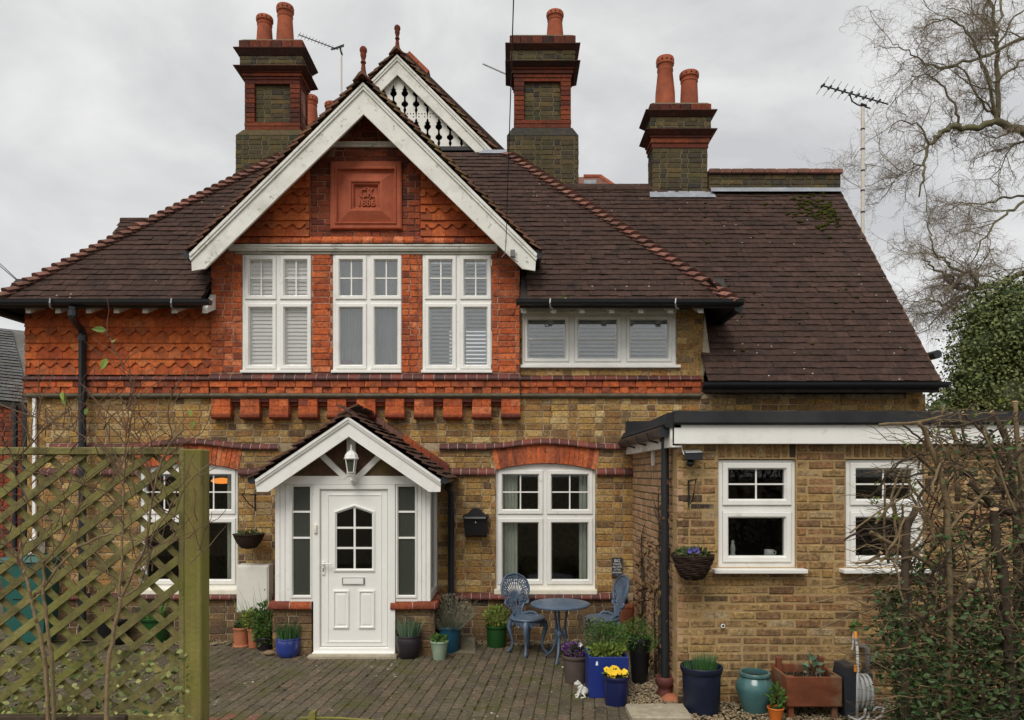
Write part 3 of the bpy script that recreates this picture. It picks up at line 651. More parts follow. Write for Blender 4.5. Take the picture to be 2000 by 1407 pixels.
# hanging tiles: plain and ornamental rows in turn
def hung(rows, T, parent):
    w = .160
    for k, (v, spans, orn) in enumerate(rows):
        for u0, u1 in spans:
            u = math.floor(u0/w)*w - w + (w/2 if orn else 0)
            while u < u1:
                a, b = max(u, u0), min(u+w, u1); u += w
                if b-a < .03: continue
                h = .135; tl = .012; e = R(-.003,.003); m = MB()
                if orn and b-a > .13:
                    st = [(0,.047),(.021,.047),(.021,.031),(.037,.031),(.037,.015),(.05,.015),(.05,.0)]
                    pts = [(a+.002+x, v+z) for x, z in st] + [(b-.002-x, v+z) for x, z in st[::-1]] + [(b-.002, v+h), (a+.002, v+h)]
                else: pts = [(a+.0015, v+e), (b-.0015, v+e*.5), (b-.0015, v+h), (a+.0015, v+h)]
                n = len(pts); q = R(0,.003)
                fr = [T @ Vector((x, z, .016 + (v+h-z)/h*.030 + q)) for x, z in pts]; bk = [T @ Vector((x, z, .002 + (v+h-z)/h*.012)) for x, z in pts]
                m.hull(fr, bk); m.build('hanging_tile', 'hang', parent)
def rows_for(zb, n, spanf):
    out = []
    for k in range(n):
        v = zb + k*.0965; sp = spanf(v)
        if sp: out.append((v, sp, k % 2 == 1))
    return out
TH = front(-.032)
hung(rows_for(Z(733,-.03), 9, lambda v: [(X(52,-.03), XGL+.01)]), TH, hung_wall)
# ---- gable
gz0, gz1 = Z(779,YG), Z(480,YG)
GW = [(X(a,YG), X(b,YG), Z(727,YG), Z(496,YG)) for a, b in ((473,608),(650,784),(825,960))]
gm = slab(MB(), XGL, XGR, gz0, gz1, GW, YG+.008, YG+.24)
gm.prism([(XGL,gz1),(XGR,gz1),(XGR,gz1+.02),(AX,6.42),(XGL,gz1+.02)], YG+.008, YG+.2)
for xx in (XGL, XGR-.2): gm.box(xx, xx+.2, YG+.24, 1.2, Z(735,0), gz1)
gable = gm.build('gable_wall', 'mortar_red', house)
rr = courses(XGL, XGR, Z(727,YG), Z(492,YG), ch=.0762, bond='flemish', hole=lambda a, b: [(q[0], q[1]) for q in GW], start=.05)
lay(rr, front(YG), 'red', gable, 'red_brick', 300)
for sx, T in ((XGL, frame(Vector((XGL,0,0)), -VY, VZ, -VX)), (XGR, frame(Vector((XGR,0,0)), VY, VZ, VX))):
    s0 = (.02, .1) if sx == XGL else (-.1, -.02)
    lay(courses(-.9 if sx == XGL else YG+.01, -(YG+.01) if sx == XGL else .9, Z(735,0), gz1, ch=.0762), T, 'red', gable, 'red_brick', 0)
def gx(py): return (py - 222)/1.0                  # half width under the bargeboards in photo measures
ur = []
ur += courses(X(607,YG), X(648,YG), Z(464,YG), Z(318,YG), ch=.076, bond='stretcher', sl=.165)
ur += courses(X(783,YG), X(821,YG), Z(464,YG), Z(318,YG), ch=.076, bond='stretcher', sl=.165)
ur += courses(X(640,YG), X(790,YG), Z(464,YG), Z(449,YG), ch=.076)
ur += courses(X(622,YG), X(802,YG), Z(318,YG), Z(289,YG), ch=.076)
ur += courses(X(655,YG), X(770,YG), Z(281,YG), Z(225,YG), ch=.076)
ur = [q for q in ur if max(abs(q[0]-AX), abs(q[1]-AX)) < 6.38 - q[3] + .12]
lay(ur, front(YG-.002), 'red_dark', gable, 'dark_red_brick', 300)
def tri(v, side):
    py = 925 - (v-H)*F/(YG+D0); hw = (py-222+40)
    if side < 0: return [(X(max(712-hw, 440),YG), X(606,YG))] if 712-hw < 600 else []
    return [(X(822,YG), X(min(712+hw, 985),YG))] if 712+hw > 828 else []
for sd in (-1, 1): hung(rows_for(Z(464,YG)+.002, 14, lambda v: tri(v, sd)), front(YG), gable)
# sloping terracotta course, white cornice and lintel board
cm = MB(); n = 26; u0, u1 = X(452,YG), X(968,YG)
for i in range(n):
    a, b = u0+(u1-u0)*i/n, u0+(u1-u0)*(i+1)/n-.004; q = MB(); e = R(-.004,.004)
    q.hull([(a,YG-.075+e,Z(478,YG)),(a,YG-.08+e,Z(474,YG)),(a,YG-.01,Z(463,YG)),(a,YG,Z(478,YG))], [(b,YG-.075+e,Z(478,YG)),(b,YG-.08+e,Z(474,YG)),(b,YG-.01,Z(463,YG)),(b,YG,Z(478,YG))]); q.build('sloping_tile', 'red', gable)
def profile_run(name, mat, x0, x1, prof, parent, **k):   # prof: (y,z) outline pushed along x
    return MB().hull([(x0, y, z) for y, z in prof], [(x1, y, z) for y, z in prof]).build(name, mat, parent, **k)
zc = lambda p: Z(p, YG)
profile_run('cornice', 'board', X(448,YG), X(972,YG), [(YG,zc(480)),(YG-.06,zc(480)),(YG-.06,zc(483)),(YG-.045,zc(484)),(YG-.045,zc(488)),(YG-.03,zc(489)),(YG-.03,zc(491)),(YG,zc(491))], gable)
profile_run('lintel_board', 'stone_grey', X(460,YG), X(966,YG), [(YG+.05,zc(491.2)),(YG-.006,zc(491.2)),(YG-.006,zc(497)),(YG+.05,zc(497))], gable)
profile_run('cornice', 'board', X(645,YG), X(779,YG), [(YG,zc(280)),(YG-.05,zc(280)),(YG-.05,zc(283)),(YG-.03,zc(285)),(YG-.03,zc(289)),(YG,zc(289))], gable)
# terracotta date panel
YPn = YG-.01
def pr(a, b, c, d, y): return (X(a,YPn), X(b,YPn), Z(d,YPn), Z(c,YPn), y)
pm = MB()
ring(pm, [pr(646,785,317,449,YG+.02), pr(646,785,317,449,YG-.035), pr(649,782,320,447,YG-.045), pr(655,776,327,441,YG-.045), pr(657,774,330,439,YG-.06), pr(659,772,333,437,YG-.06), pr(661,770,335,435,YG-.02), pr(663,768,338,434,YG-.012), pr(682,749,353,417,YG-.055), pr(684.5,747,355.5,415,YG-.06), pr(687,744,358,412,YG-.06), pr(689,742,360,410,YG-.04), pr(691,740,362,408,YG-.04), pr(694,737,365,405,YG-.004)])
pm.add([(X(694,YPn),YG-.004,Z(405,YPn)),(X(737,YPn),YG-.004,Z(405,YPn)),(X(737,YPn),YG-.004,Z(365,YPn)),(X(694,YPn),YG-.004,Z(365,YPn))], [(0,1,2,3)])
panel = pm.build('terracotta_panel', 'terracotta', house)
def text(body, name, size, loc, mat, parent, ext=.006, rotx=pi/2, sx=1.0, align='CENTER', bev=0.0):
    c = bpy.data.curves.new(name, 'FONT'); c.body = body; c.size = size; c.align_x = align; c.align_y = 'CENTER'; c.extrude = ext; c.bevel_depth = bev
    o = bpy.data.objects.new(name, c); COL.objects.link(o)
    dg = bpy.context.evaluated_depsgraph_get(); me = bpy.data.meshes.new_from_object(o.evaluated_get(dg)); bpy.data.objects.remove(o)
    o = bpy.data.objects.new(name, me); COL.objects.link(o); me.materials.append(MATS[mat]); o.parent = parent; o.location = Vector(loc) - WL[parent.name]; o.rotation_euler = (rotx, 0, 0); o.scale = (sx, 1, 1); return o
text('1886', 'date_lettering', .105, (X(715.5,YPn), YG-.012, Z(398,YPn)), 'terracotta', panel, .014, sx=1.05, bev=.002)
text('CK', 'monogram', .15, (X(716,YPn), YG-.012, Z(379,YPn)), 'terracotta', panel, .012, sx=.9, bev=.002)
mo = MB(); cc = P(715.5, 379, YG-.015)
mo.tube([cc + Vector((.06*cos(t*pi/9), 0, .075*sin(t*pi/9))) for t in range(19)], .009, 6); mo.build('monogram_ring', 'terracotta', panel)
# gable windows with shutters or curtains
WS = [('white window of four lights with closed cream shutters, next to the hung tiles', (.047,.056,radians(74))), ('white window of four lights with net curtains, middle of the three in the gable', None), ('white window of four lights with half-open shutters, under the low end of the bargeboard', (.047,.046,radians(47)))]
for (a, b), (lab, sh) in zip(((474,607.5),(650.5,783.5),(825.5,959.5)), WS):
    Ls = [(a+13.5,a+57,509,577,1,1), (a+82,a+125,509,577,1,1), (a+13.5,a+57,602,712.5,0,0), (a+82,a+125,602,712.5,0,0)]
    window(house, a, b, 498, 726, YG+.012, Ls, lab, 'glass_clear' if sh and sh[2] > 1 else 'glass_up', shut=sh, casement=9, sill=(a-2, b+2, 724, 730))
window(house, 1020.5, 1319.5, 611, 715, .012, [(1032,1103.5,624,699.5,0,1),(1129.7,1205,624,699.5,0,1),(1231,1304,624,699.5,0,1)], 'wide white window of three lights under the eaves, slatted blinds behind', 'glass_up', shut=(.048,.045,radians(44)), casement=8, sill=(1016,1328,714,720))
MB().box(X(1016,-.03), X(1322,-.03), -.03, .1, Z(611,0), Z(599,0)).build('lintel_board', 'board', upper)

# ---- moulded bands between the storeys
def band(px0, px1, Y, parent, dy=0):
    moulded(px0, px1, 734+dy*.5, 745, Y, .075, parent, step=.13)
    u0, u1 = X(px0,Y), X(px1,Y); n = max(1, round((u1-u0)/.205)); st = (u1-u0)/n
    for i in range(n):
        e = R(-.003,.003); m = MB(); m.cbox(u0+i*st+.003, u0+(i+1)*st-.003, Y-.048+e, Y, Z(757,Y), Z(745.6,Y), .004); m.build('band_brick', 'red', parent)
    n = max(2, round((u1-u0)/.112)); st = (u1-u0)/n
    for i in range(n):
        pr_ = .04 if i % 2 else .018; m = MB(); m.cbox(u0+i*st+.003, u0+(i+1)*st-.003, Y-pr_, Y, Z(769,Y), Z(757.6,Y), .004); m.build('dentil_brick', 'red', parent)
    z = lambda p: Z(p, Y)
    profile_run('string_moulding', 'worn_stone', u0, u1, [(Y,z(769.5)),(Y-.035,z(769.5)),(Y-.055,z(772)),(Y-.05,z(775)),(Y-.02,z(778)),(Y,z(778))], parent)
    MB().box(u0, u1, Y-.012, Y+.02, z(770), z(745)).build('mortar_bed', 'mortar_red', parent)
band(48, 411, -.03, wall); band(1016.5, 1368, 0, wall); band(412, 1015, YG, gable, -7)
MB().box(XGL, XGR, YG+.01, .02, Z(785,YG), Z(777,YG)).build('soffit_board', 'plum', gable)
for i in range(11):
    a = 413.5 + i*56.55; x0, x1 = X(a,YG), X(a+37,YG)
    c = MB().cbox(x0, x1, YG-.01, .02, Z(809,YG), Z(779,YG), .005).build('corbel', 'red', house)
    for q in (0, 1): MB().cbox(x0-.001+(x1-x0)*q*.5+.003, x0+(x1-x0)*(q+1)*.5-.002, YG-.016, YG+.03, Z(794,YG), Z(781,YG), .004).build('corbel_brick', 'red', c)
    MB().cbox(x0-.001, x1+.001, YG-.017, YG+.03, Z(808.6,YG), Z(795,YG), .004).build('corbel_brick', 'red', c)
    profile_run('roll', 'red_dark', x0-.004, x1+.004, [(YG+.08,Z(808,YG)),(YG-.02,Z(808,YG)),(YG-.03,Z(811,YG)),(YG-.028,Z(815,YG)),(YG-.01,Z(818,YG)),(YG+.04,Z(819,YG)),(YG+.08,Z(819,YG))], c)
    if i < 10: MB().cbox(X(a+37.5,YG), X(a+56,YG), YG+.055, .02, Z(793,YG), Z(781,YG), .004).build('corbel_brick', 'red_dark', c)

# ---------------------------------------------------------------- main roof
ZEV, YEV = 4.02, -.42; ZT, YTP = 6.89, 2.10
xa0, xa1, xb0, xb1 = X(-22,YEV), X(1438,YEV), -3.33, -.115
rm = MB()
lift = Vector((0, .02, -.03))
def onmain(x, z): return (x, YEV+(z-ZEV)/(ZT-ZEV)*(YTP-YEV), z-.03)
rm.add([onmain(*q) for q in ((xa0,ZEV),(XGL-.02,ZEV),(XGL-.02,4.6),(AX,6.55),(AX,ZT),(xb0,ZT))], [(0,1,2,3,4,5)])
rm.add([onmain(*q) for q in ((XGR+.02,ZEV),(xa1,ZEV),(xb1,ZT),(AX,ZT),(AX,6.55),(XGR+.02,4.6))], [(0,1,2,3,4,5)])
rm.add([(xa1,YEV,ZEV-.03),(xa1,6,ZEV-.03),(xb1,6,ZT-.03),(xb1,YTP,ZT-.03)], [(0,1,2,3)])
rm.add([(xa0,6,ZEV-.03),(xa0,YEV,ZEV-.03),(xb0,YTP,ZT-.03),(xb0,6,ZT-.03)], [(0,1,2,3)])
rm.add([(xb0,YTP,ZT-.03),(xb1,YTP,ZT-.03),(xb1,6,ZT-.03),(xb0,6,ZT-.03)], [(0,1,2,3)])
roof = rm.build('roof', 'soffit', house)
Sv = Vector((0, YTP-YEV, ZT-ZEV)); SL = Sv.length; Sv.normalize(); NC = int(SL/.11)
def main_span(k):
    t = (k*.11 + .05)/SL; u0, u1 = xa0+(xb0-xa0)*t, xa1+(xb1-xa1)*t; z = ZEV + (ZT-ZEV)*t
    hw = 1.90 if z < 4.62 else max(0, 6.60 - z + .0)
    return [(u0-.02, AX-hw), (AX+hw, u1+.02)] if hw > .05 else [(u0, u1)]
N1 = tiling(Vector((0,YEV,ZEV)), VX, Sv, main_span, NC, 'roof', roof, keep=lambda k, u: (k < 5 and u > .1) or (k < 5 and u < -3.6))
Sl = Vector((xb0-xa0, 0, ZT-ZEV)); sl_ = Sl.length; Sl.normalize()
tiling(Vector((xa0,0,ZEV)), -VY, Sl, lambda k: [(-4, -(YEV+(YTP-YEV)*k*.11/sl_))], int(sl_/.11), 'roof', roof)
Sr = Vector((xb1-xa1, 0, ZT-ZEV)); sr_ = Sr.length; Sr.normalize()
tiling(Vector((xa1,0,ZEV)), VY, Sr, lambda k: [(YEV+(YTP-YEV)*k*.11/sr_, 4)], int(sr_/.11), 'roof', roof)
# bonnet tiles up both hips
def bonnet_mesh():
    m = MB(); n = 9; vs = []; Lb = .20
    for y, r, zz in ((0,.13,.045),(Lb,.1,-.012)):
        for j in range(n):
            a = pi*(j/(n-1)) ; vs.append((r*cos(a)*1.0, y + (.0 if y else -.015*sin(a)), zz + r*.5*sin(a)))
    for y, r, zz in ((0,.112,.025),(Lb,.085,-.02)):
        for j in range(n):
            a = pi*(j/(n-1)); vs.append((r*cos(a), y + (.0 if y else -.015*sin(a)), zz + r*.46*sin(a)))
    fs = []
    for j in range(n-1):
        fs += [(j, j+1, n+j+1, n+j), (2*n+j+1, 2*n+j, 3*n+j, 3*n+j+1), (j+1, j, 2*n+j, 2*n+j+1)]
    m.add(vs, fs); me = m.mesh('hip_tile', smooth=True); me.materials.append(MATS['hip']); return me
bon = bonnet_mesh(); bon.set_sharp_from_angle(angle=radians(40))
def bonnets(a, b, up, step=.128, name='hip_tile'):
    a, b = Vector(a), Vector(b); S = (b-a); Lh = S.length; S.normalize(); U = S.cross(up).normalized(); N = U.cross(S)
    for i in range(int(Lh/step)):
        inst(name, bon, roof, frame(a + S*(i*step-.03) - N*.028, U, S, N) @ Matrix.Rotation(R(-.03,.03), 4, 'Y'))
bonnets((xa0,YEV,ZEV), (xb0,YTP,ZT), VZ); bonnets((xa1,YEV,ZEV), (xb1,YTP,ZT), VZ)
# right wing roof
ZW, YWv = Z(747,-.3), -.30; ZWR, YWR = Z(371,2.375), 2.375; XWR = 5.06
Sw = Vector((0,YWR-YWv,ZWR-ZW)); SLw = Sw.length; Sw.normalize(); NW = int(SLw/.112)+1
wm = MB()
wm.add([(2.33,YWv,ZW-.03),(XWR-.01,YWv,ZW-.03),(XWR-.01,YWR,ZWR-.03),(-.2,YWR,ZWR-.03),(2.33,.5,4.05)], [(0,1,2,3,4)])
wm.add([(-.2,YWR,ZWR-.03),(XWR-.01,YWR,ZWR-.03),(XWR-.01,YWR+2.7,ZW),(-.2,YWR+2.7,ZW)], [(0,1,2,3)])
wroof = wm.build('wing_roof', 'soffit', house)
def wing_span(k):
    z = ZW + Sw.z*(k*.112+.05); return [(X(1369,0) if z < 4.05 else 2.60-.947*(z-4.02)-.15, XWR)]
tiling(Vector((0,YWv,ZW)), VX, Sw, wing_span, NW, 'roof', wroof, gauge=.112, keep=lambda k, u: k < 9)
ms = MB()
for _ in range(190):                               # moss cushions near the top of the verge and along a few courses
    q = random.random()
    x, t = (XWR-.25-abs(random.gauss(0,.32)), .86+random.gauss(0,.055)) if q < .7 else (R(2.6,XWR-.1), R(.1,.99))
    p = Vector((x, YWv, ZW)) + Sw*SLw*min(t,.985) + Vector((0,-.022,.026)); r = R(.012,.034) if q < .7 else R(.008,.02); ms.ell(p, (r*1.3,r,r*.8), 7, 5)
ms.build('moss', 'moss', wroof, kind='stuff')
vg = MB()                                          # the verge edge and gable end of the wing
for k in range(NW):
    q = Vector((XWR+.012, YWv, ZW)) + Sw*(k*.112); vg.hull([q + Vector((-.05,0,-.035)), q + Vector((.0,0,-.035)), q + Vector((.0,0,.012)), q + Vector((-.05,0,.012))], [w + Sw*.118 for w in (q + Vector((-.05,0,-.035)), q + Vector((.0,0,-.035)), q + Vector((.0,0,.002)), q + Vector((-.05,0,.002)))])
vg.build('verge', 'verge', wroof, kind='stuff')
MB().hull([(XWR-.25,0,0),(XWR-.25,0,ZW+.3),(XWR-.25,YWR,ZWR-.06),(XWR-.25,4.5,ZW),(XWR-.25,4.5,0)], [(XWR-.05,0,0),(XWR-.05,0,ZW+.3),(XWR-.05,YWR,ZWR-.06),(XWR-.05,4.5,ZW),(XWR-.05,4.5,0)]).build('end_wall', 'stock', house)
# ridge of the wing, parapet with coping and lead
rt = MB()
for i in range(9):
    a = .1 + i*.3; m = MB(); m.tube([(a,YWR,ZWR-.02),(a+.295,YWR,ZWR-.02)], .075, 8); m.build('ridge_tile', 'roof', wroof)
YP = YWR-.05
MB().box(X(1385,YP), X(1642,YP), YP+.012, YP+.3, ZWR-.3, Z(341,YP)).build('parapet', 'mortar_dark', house)
par = bpy.data.objects['parapet']
lay(courses(X(1385,YP), X(1642,YP), Z(370,YP), Z(341,YP), ch=.0785), front(YP), 'soot_brick', par, 'brick', 30)
n = 12
for i in range(n):
    u0, u1 = X(1384,YP), X(1645,YP); a, b = u0+(u1-u0)*i/n, u0+(u1-u0)*(i+1)/n-.006; MB().cbox(a, b, YP-.05, YP+.32, Z(340.5,YP)+.002, Z(331.5,YP)+R(-.003,.003), .008).build('coping_brick', 'hip', par)
def flash(px0, px1, y0, y1, Ya, parent, back=.10):
    MB().hull([(X(px0,Ya),Ya-back,Z(y1,Ya)),(X(px1,Ya),Ya-back,Z(y1,Ya)),(X(px1,Ya),Ya-back,Z(y1,Ya)+.006),(X(px0,Ya),Ya-back,Z(y1,Ya)+.006)], [(X(px0+3,Ya),Ya-.004,Z(y0,Ya)),(X(px1-3,Ya),Ya-.004,Z(y0,Ya)),(X(px1-3,Ya),Ya+.004,Z(y0,Ya)+.006),(X(px0+3,Ya),Ya+.004,Z(y0,Ya)+.006)]).build('lead_flashing', 'lead', parent)
flash(1385, 1644, 367, 380, YP, par, .12)
# left rear roof behind the hip
YL, ZL = 3.6, Z(431,3.6); XLr = X(237,3.6); Sq = Vector((0,.64,.77)).normalized()
O = Vector((0,YL,ZL)) - Sq*(.11*16)
MB().add([(XLr+.02,O.y,O.z-.03),(-3,O.y,O.z-.03),(-3,YL,ZL-.03),(XLr+.02,YL,ZL-.03)], [(0,1,2,3)]).build('rear_roof', 'soffit', house)
rroof = bpy.data.objects['rear_roof']
tiling(O, VX, Sq, lambda k: [(XLr, -3.2)], 16, 'roof', rroof)
for i in range(5): MB().tube([(XLr+i*.33,YL,ZL-.01),(XLr+i*.33+.325,YL,ZL-.01)], .06, 8).build('ridge_tile', 'roof', rroof)
# ---------------------------------------------------------------- gable roof, bargeboards, finial
s2 = 1/sqrt(2)
def gable_roof(Yf, apex, foot, wv, parent_label, Yback, board_mat, pxm=None, tiles_from=0, over=.05, moul=12, bw=None, cut=True):
    """apex and feet in photo measures at depth Yf; wv the board's vertical width"""
    pa = apex
    gr = MB()
    axx, za = X(pa[0],Yf), Z(pa[1],Yf)
    hw = X(foot[0],Yf) - axx; zf = Z(foot[1],Yf); sl = (za-zf)/hw; Lg = sqrt(hw*hw+(za-zf)**2)
    up = .03
    for sg in (-1, 1):
        gr.add([(axx,Yf,za+up),(axx,Yback,za+up),(axx+sg*hw,Yback if not cut else .1,zf+up),(axx+sg*hw,Yf,zf+up)], [(0,1,2,3)])
    rf = gr.build('gable_roof', 'soffit', house, label=parent_label)
    for sg in (-1, 1):
        S = Vector((-sg*hw,0,za-zf)).normalized(); U = VY*(1 if sg > 0 else -1)
        O = Vector((axx+sg*hw,0,zf+up)) - S*.03
        def span(k):
            z = zf + S.z*k*.11; yb = (Yback if not cut else (z-ZEV)/1.139+YEV+.15)
            return [(Yf-over, yb)] if sg > 0 else [(-yb, -(Yf-over))]
        tiling(O, U, S, span, int((Lg+.03)/.11)+1, 'verge', rf, sag=.012, t=.026, tilt=.036, keep=lambda k, u: abs(u) > abs(Yf-over)-.14 if Yf < 0 else False, name='verge_tile')
        pts = [(axx, za), (axx+sg*hw, zf), (axx+sg*(hw-.01), zf-.185*wv/59), (axx+sg*(hw-.16), zf-.16*wv/59), (axx, za-wv*(Yf+D0)/F)]
        bd = MB().prism(pts if sg > 0 else pts[::-1], Yf, Yf+.035).build('bargeboard', board_mat, rf)
        t = moul*(Yf+D0)/F; tm = MB()
        for q0, q1, pj in ((0, .45, .03), (.55, 1.0, .018)):
            tm.prism([(axx, za-t*q0+.004), (axx+sg*(hw+.012), zf-t*q0+.004), (axx+sg*(hw+.0), zf-t*q1), (axx, za-t*q1)], Yf-pj, Yf-.001)
        tm.build('barge_moulding', board_mat, rf)
        sm = MB().add([(axx,Yf+.036,za-.03),(axx,Yf+.8,za-.03),(axx+sg*hw,Yf+.8,zf-.03),(axx+sg*hw,Yf+.036,zf-.03)], [(0,1,2,3)]); sm.build('soffit_board', 'soffit', rf)
    return rf, axx, za
gr1, gax, gza = gable_roof(-.45, (710,164), (1047,498), 59, 'projecting gable roof with white bargeboards over the three windows', 1.98, 'board')
def finial(parent, axx, za, Yf, k=1.0):
    f = MB().lathe([(r*min(1,k*1.15), z*k) for r, z in ((.085,-.05),(.078,.0),(.055,.05),(.042,.12),(.034,.2),(.03,.26),(.045,.265),(.045,.285),(.03,.29),(.034,.34),(.048,.40),(.05,.42),(.043,.44),(.056,.47),(.062,.5),(.055,.54),(.035,.565),(.006,.575))], (axx,Yf,za), 14).build('finial', 'chim_red', parent, smooth=True)
    MB().hull([(axx-.17*k,Yf-.085,za-.13*k),(axx-.06*k,Yf-.085,za+.02*k),(axx,Yf-.085,za+.06*k),(axx+.06*k,Yf-.085,za+.02*k),(axx+.17*k,Yf-.085,za-.13*k),(axx,Yf-.085,za-.0*k)], [(axx-.17*k,Yf+.14,za-.13*k),(axx-.06*k,Yf+.14,za+.02*k),(axx,Yf+.14,za+.06*k),(axx+.06*k,Yf+.14,za+.02*k),(axx+.17*k,Yf+.14,za-.13*k),(axx,Yf+.14,za-.0*k)]).build('ridge_end', 'verge', parent)
finial(gr1, gax, gza+.07, -.46, .62)
for i in range(7): MB().hull([(gax-.13,-.34+i*.3,gza-.02),(gax,-.34+i*.3,gza+.12),(gax+.13,-.34+i*.3,gza-.02)], [(gax-.13,-.05+i*.3,gza-.02),(gax,-.05+i*.3,gza+.12),(gax+.13,-.05+i*.3,gza-.02)]).build('ridge_tile', 'hip', gr1)
for sg, px in ((-1, 366), (1, 1050)):              # short gutters at the gable's feet
    MB().tube([(X(px,-.44),-.44,Z(497,-.44)+.0),(X(px,-.44),.15,Z(497,-.44)+.0)], .055, 10).build('gutter', 'black_pipe', gr1)
# gablet behind it with the fretted boards
YB = 2.10
gr2, gax2, gza2 = gable_roof(YB, (776,109), (963,298), 37, 'high gablet with white fretted boards and finial', 4.0, 'board', cut=False, over=.06, moul=10)
finial(gr2, gax2, gza2+.07, YB, .68)
zb2 = Z(284,YB); fb = MB()
bw = .172
BAL = [(0,.010),(.02,.018),(.05,.016),(.07,.010),(.085,.022),(.10,.038),(.125,.043),(.15,.034),(.165,.016),(.20,.010),(.235,.014),(.25,.030),(.275,.043),(.30,.040),(.325,.024),(.345,.034),(.36,.016),(.39,.012),(.41,.002)]
for i in range(-9, 10):
    xc = gax2 + (i+.5)*bw*.68 if False else gax2 + .015 + i*.1725
    top = gza2 - abs(xc-gax2) - .16
    if top < zb2 + .05: continue
    lv = []
    zt = min(top + .12, gza2 - .05)
    for base in (zb2 + .035, zb2 + .54):
        for z, c in BAL: lv.append((base+z, c*1.25))
    lv = [(zb2, .0015)] + lv + [(zt if zt > lv[-1][0] else lv[-1][0]+.05, .0015)]
    lv = [q for q in lv if q[0] <= zt + .001]
    if lv[-1][0] < zt: lv.append((zt, lv[-1][1]))
    m = MB(); vs = []; fs = []
    for z, c in lv: vs += [(xc-bw/2+c, YB+.08, z), (xc+bw/2-c, YB+.08, z), (xc+bw/2-c, YB+.105, z), (xc-bw/2+c, YB+.105, z)]
    for a in range(len(lv)-1):
        for j in range(4): fs.append((a*4+j, a*4+(j+1) % 4, a*4+4+(j+1) % 4, a*4+4+j))
    m.add(vs, fs); b = m.build('fretted_board', 'board', gr2)
    h = MB()
    for dx in (-.045, .0, .045):
        for dz in (0, .045):
            if abs(dx) < .01 and dz == 0: continue
            zz = zb2+.47+dz
            if zz < zt - .03: h.lathe([(.009,0),(.009,.003)], (0,0,0), 8); n8 = 16
            if zz < zt - .03:
                vv = h.v[-16:]; h.v[-16:] = [(xc+dx+q[0], YB+.0785-q[2], zz+q[1]) for q in vv]
    if h.v: h.build('painted_hole', 'painted_dark', gr2, kind='stuff')  # solid black discs, the shade inside small holes given as colour
MB().prism([(gax2-1.5,zb2-.02),(gax2+1.5,zb2-.02),(gax2,gza2-.02)], YB+.22, YB+.26).build('dark_backing', 'painted_dark', gr2)  # near-black sheet added for the dark hollow behind the fretwork
MB().box(gax2-1.42, gax2+1.42, YB+.03, YB+.2, Z(292,YB), Z(284,YB)-.002).build('base_board', 'black', gr2)
MB().hull([(X(935,YB),YB-.12,Z(306,YB)),(X(990,YB),YB-.12,Z(306,YB)),(X(990,YB),YB-.06,Z(296,YB)),(X(945,YB),YB-.06,Z(296,YB))], [(X(935,YB),YB+.1,Z(308,YB)),(X(990,YB),YB+.1,Z(308,YB)),(X(990,YB),YB+.1,Z(294,YB)),(X(945,YB),YB+.1,Z(294,YB))]).build('lead_flashing', 'lead', gr2)
# taller roof right behind the gablet, its red ridge end shows above the slope
Yr = 3.4; pA, pB = P(793,103,Yr), P(990,296,Yr)
rr_ = MB().hull([pA, pB, pB+Vector((0,0,-.5)), pA+Vector((0,0,-.5))], [q+Vector((0,1.6,0)) for q in (pA, pB, pB+Vector((0,0,-.5)), pA+Vector((0,0,-.5)))]).build('back_roof', 'roof', house)
Sx = (pA-pB).normalized(); Lx = (pA-pB).length
tiling(pB, VY, Sx, lambda k: [(Yr-.05, Yr+1.5)], int(Lx/.11), 'roof', rr_)
for i in range(2):
    a, b = pA - Sx*(.02+i*.24), pA - Sx*(.25+i*.24); nn = Vector((s2,0,s2))*.06
    MB().hull([a, b, b+nn, a+nn], [q+Vector((0,.3,0)) for q in (a, b, b+nn, a+nn)]).build('ridge_tile', 'pot_clay', rr_)
pC = P(770,128,Yr)
MB().hull([pA, pC+Vector((-.9,0,-.9)), pC+Vector((-.9,0,-1.4)), pA+Vector((0,0,-.5))], [q+Vector((0,1.6,0)) for q in (pA, pC+Vector((-.9,0,-.9)), pC+Vector((-.9,0,-1.4)), pA+Vector((0,0,-.5)))]).build('slope', 'roof', rr_)
# ---------------------------------------------------------------- eaves: gutters, rafter feet, downpipe
def gutter(px0, px1, py, Y, parent=house, r=.056, lip=True):
    z = Z(py, Y); x0, x1 = X(px0,Y), X(px1,Y); prof = [(r*cos(pi+pi*i/8), r*sin(pi+pi*i/8)*.95) for i in range(9)]; prof = prof + [(r*1.08, .012), (-r*1.08, .012)]
    return MB().hull([(x0, Y+a, z+b) for a, b in prof], [(x1, Y+a, z+b) for a, b in prof]).build('gutter', 'black_pipe', parent)
YGt = YEV-.05
gutter(-25, 411, 588, YGt); gutter(1008, 1450, 588, YGt); gutter(1372, 1850, 749, YWv-.05)
for px in (55,113,173,227,283,340,400,1023,1081,1137,1195,1252,1310,1369):
    Yr_ = -.34; MB().hull([(X(px-5,Yr_),Yr_,Z(612,Yr_)),(X(px+5,Yr_),Yr_,Z(612,Yr_)),(X(px+5,Yr_),Yr_,Z(601,Yr_)),(X(px-5,Yr_),Yr_,Z(601,Yr_))], [(X(px-5,Yr_),.0,Z(612,Yr_)+.14),(X(px+5,Yr_),.0,Z(612,Yr_)+.14),(X(px+5,Yr_),.0,Z(601,Yr_)+.3),(X(px-5,Yr_),.0,Z(601,Yr_)+.3)]).build('rafter_foot', 'board', roof)
for px in (98, 335, 1075, 1320):
    q = [P(px, 583, YGt-.07), P(px-1, 592, YGt-.075), P(px, 600, YGt-.05), P(px+5, 604, YGt+.02)]
    MB().tube(q, .009, 6).build('gutter_bracket', 'alu', roof)
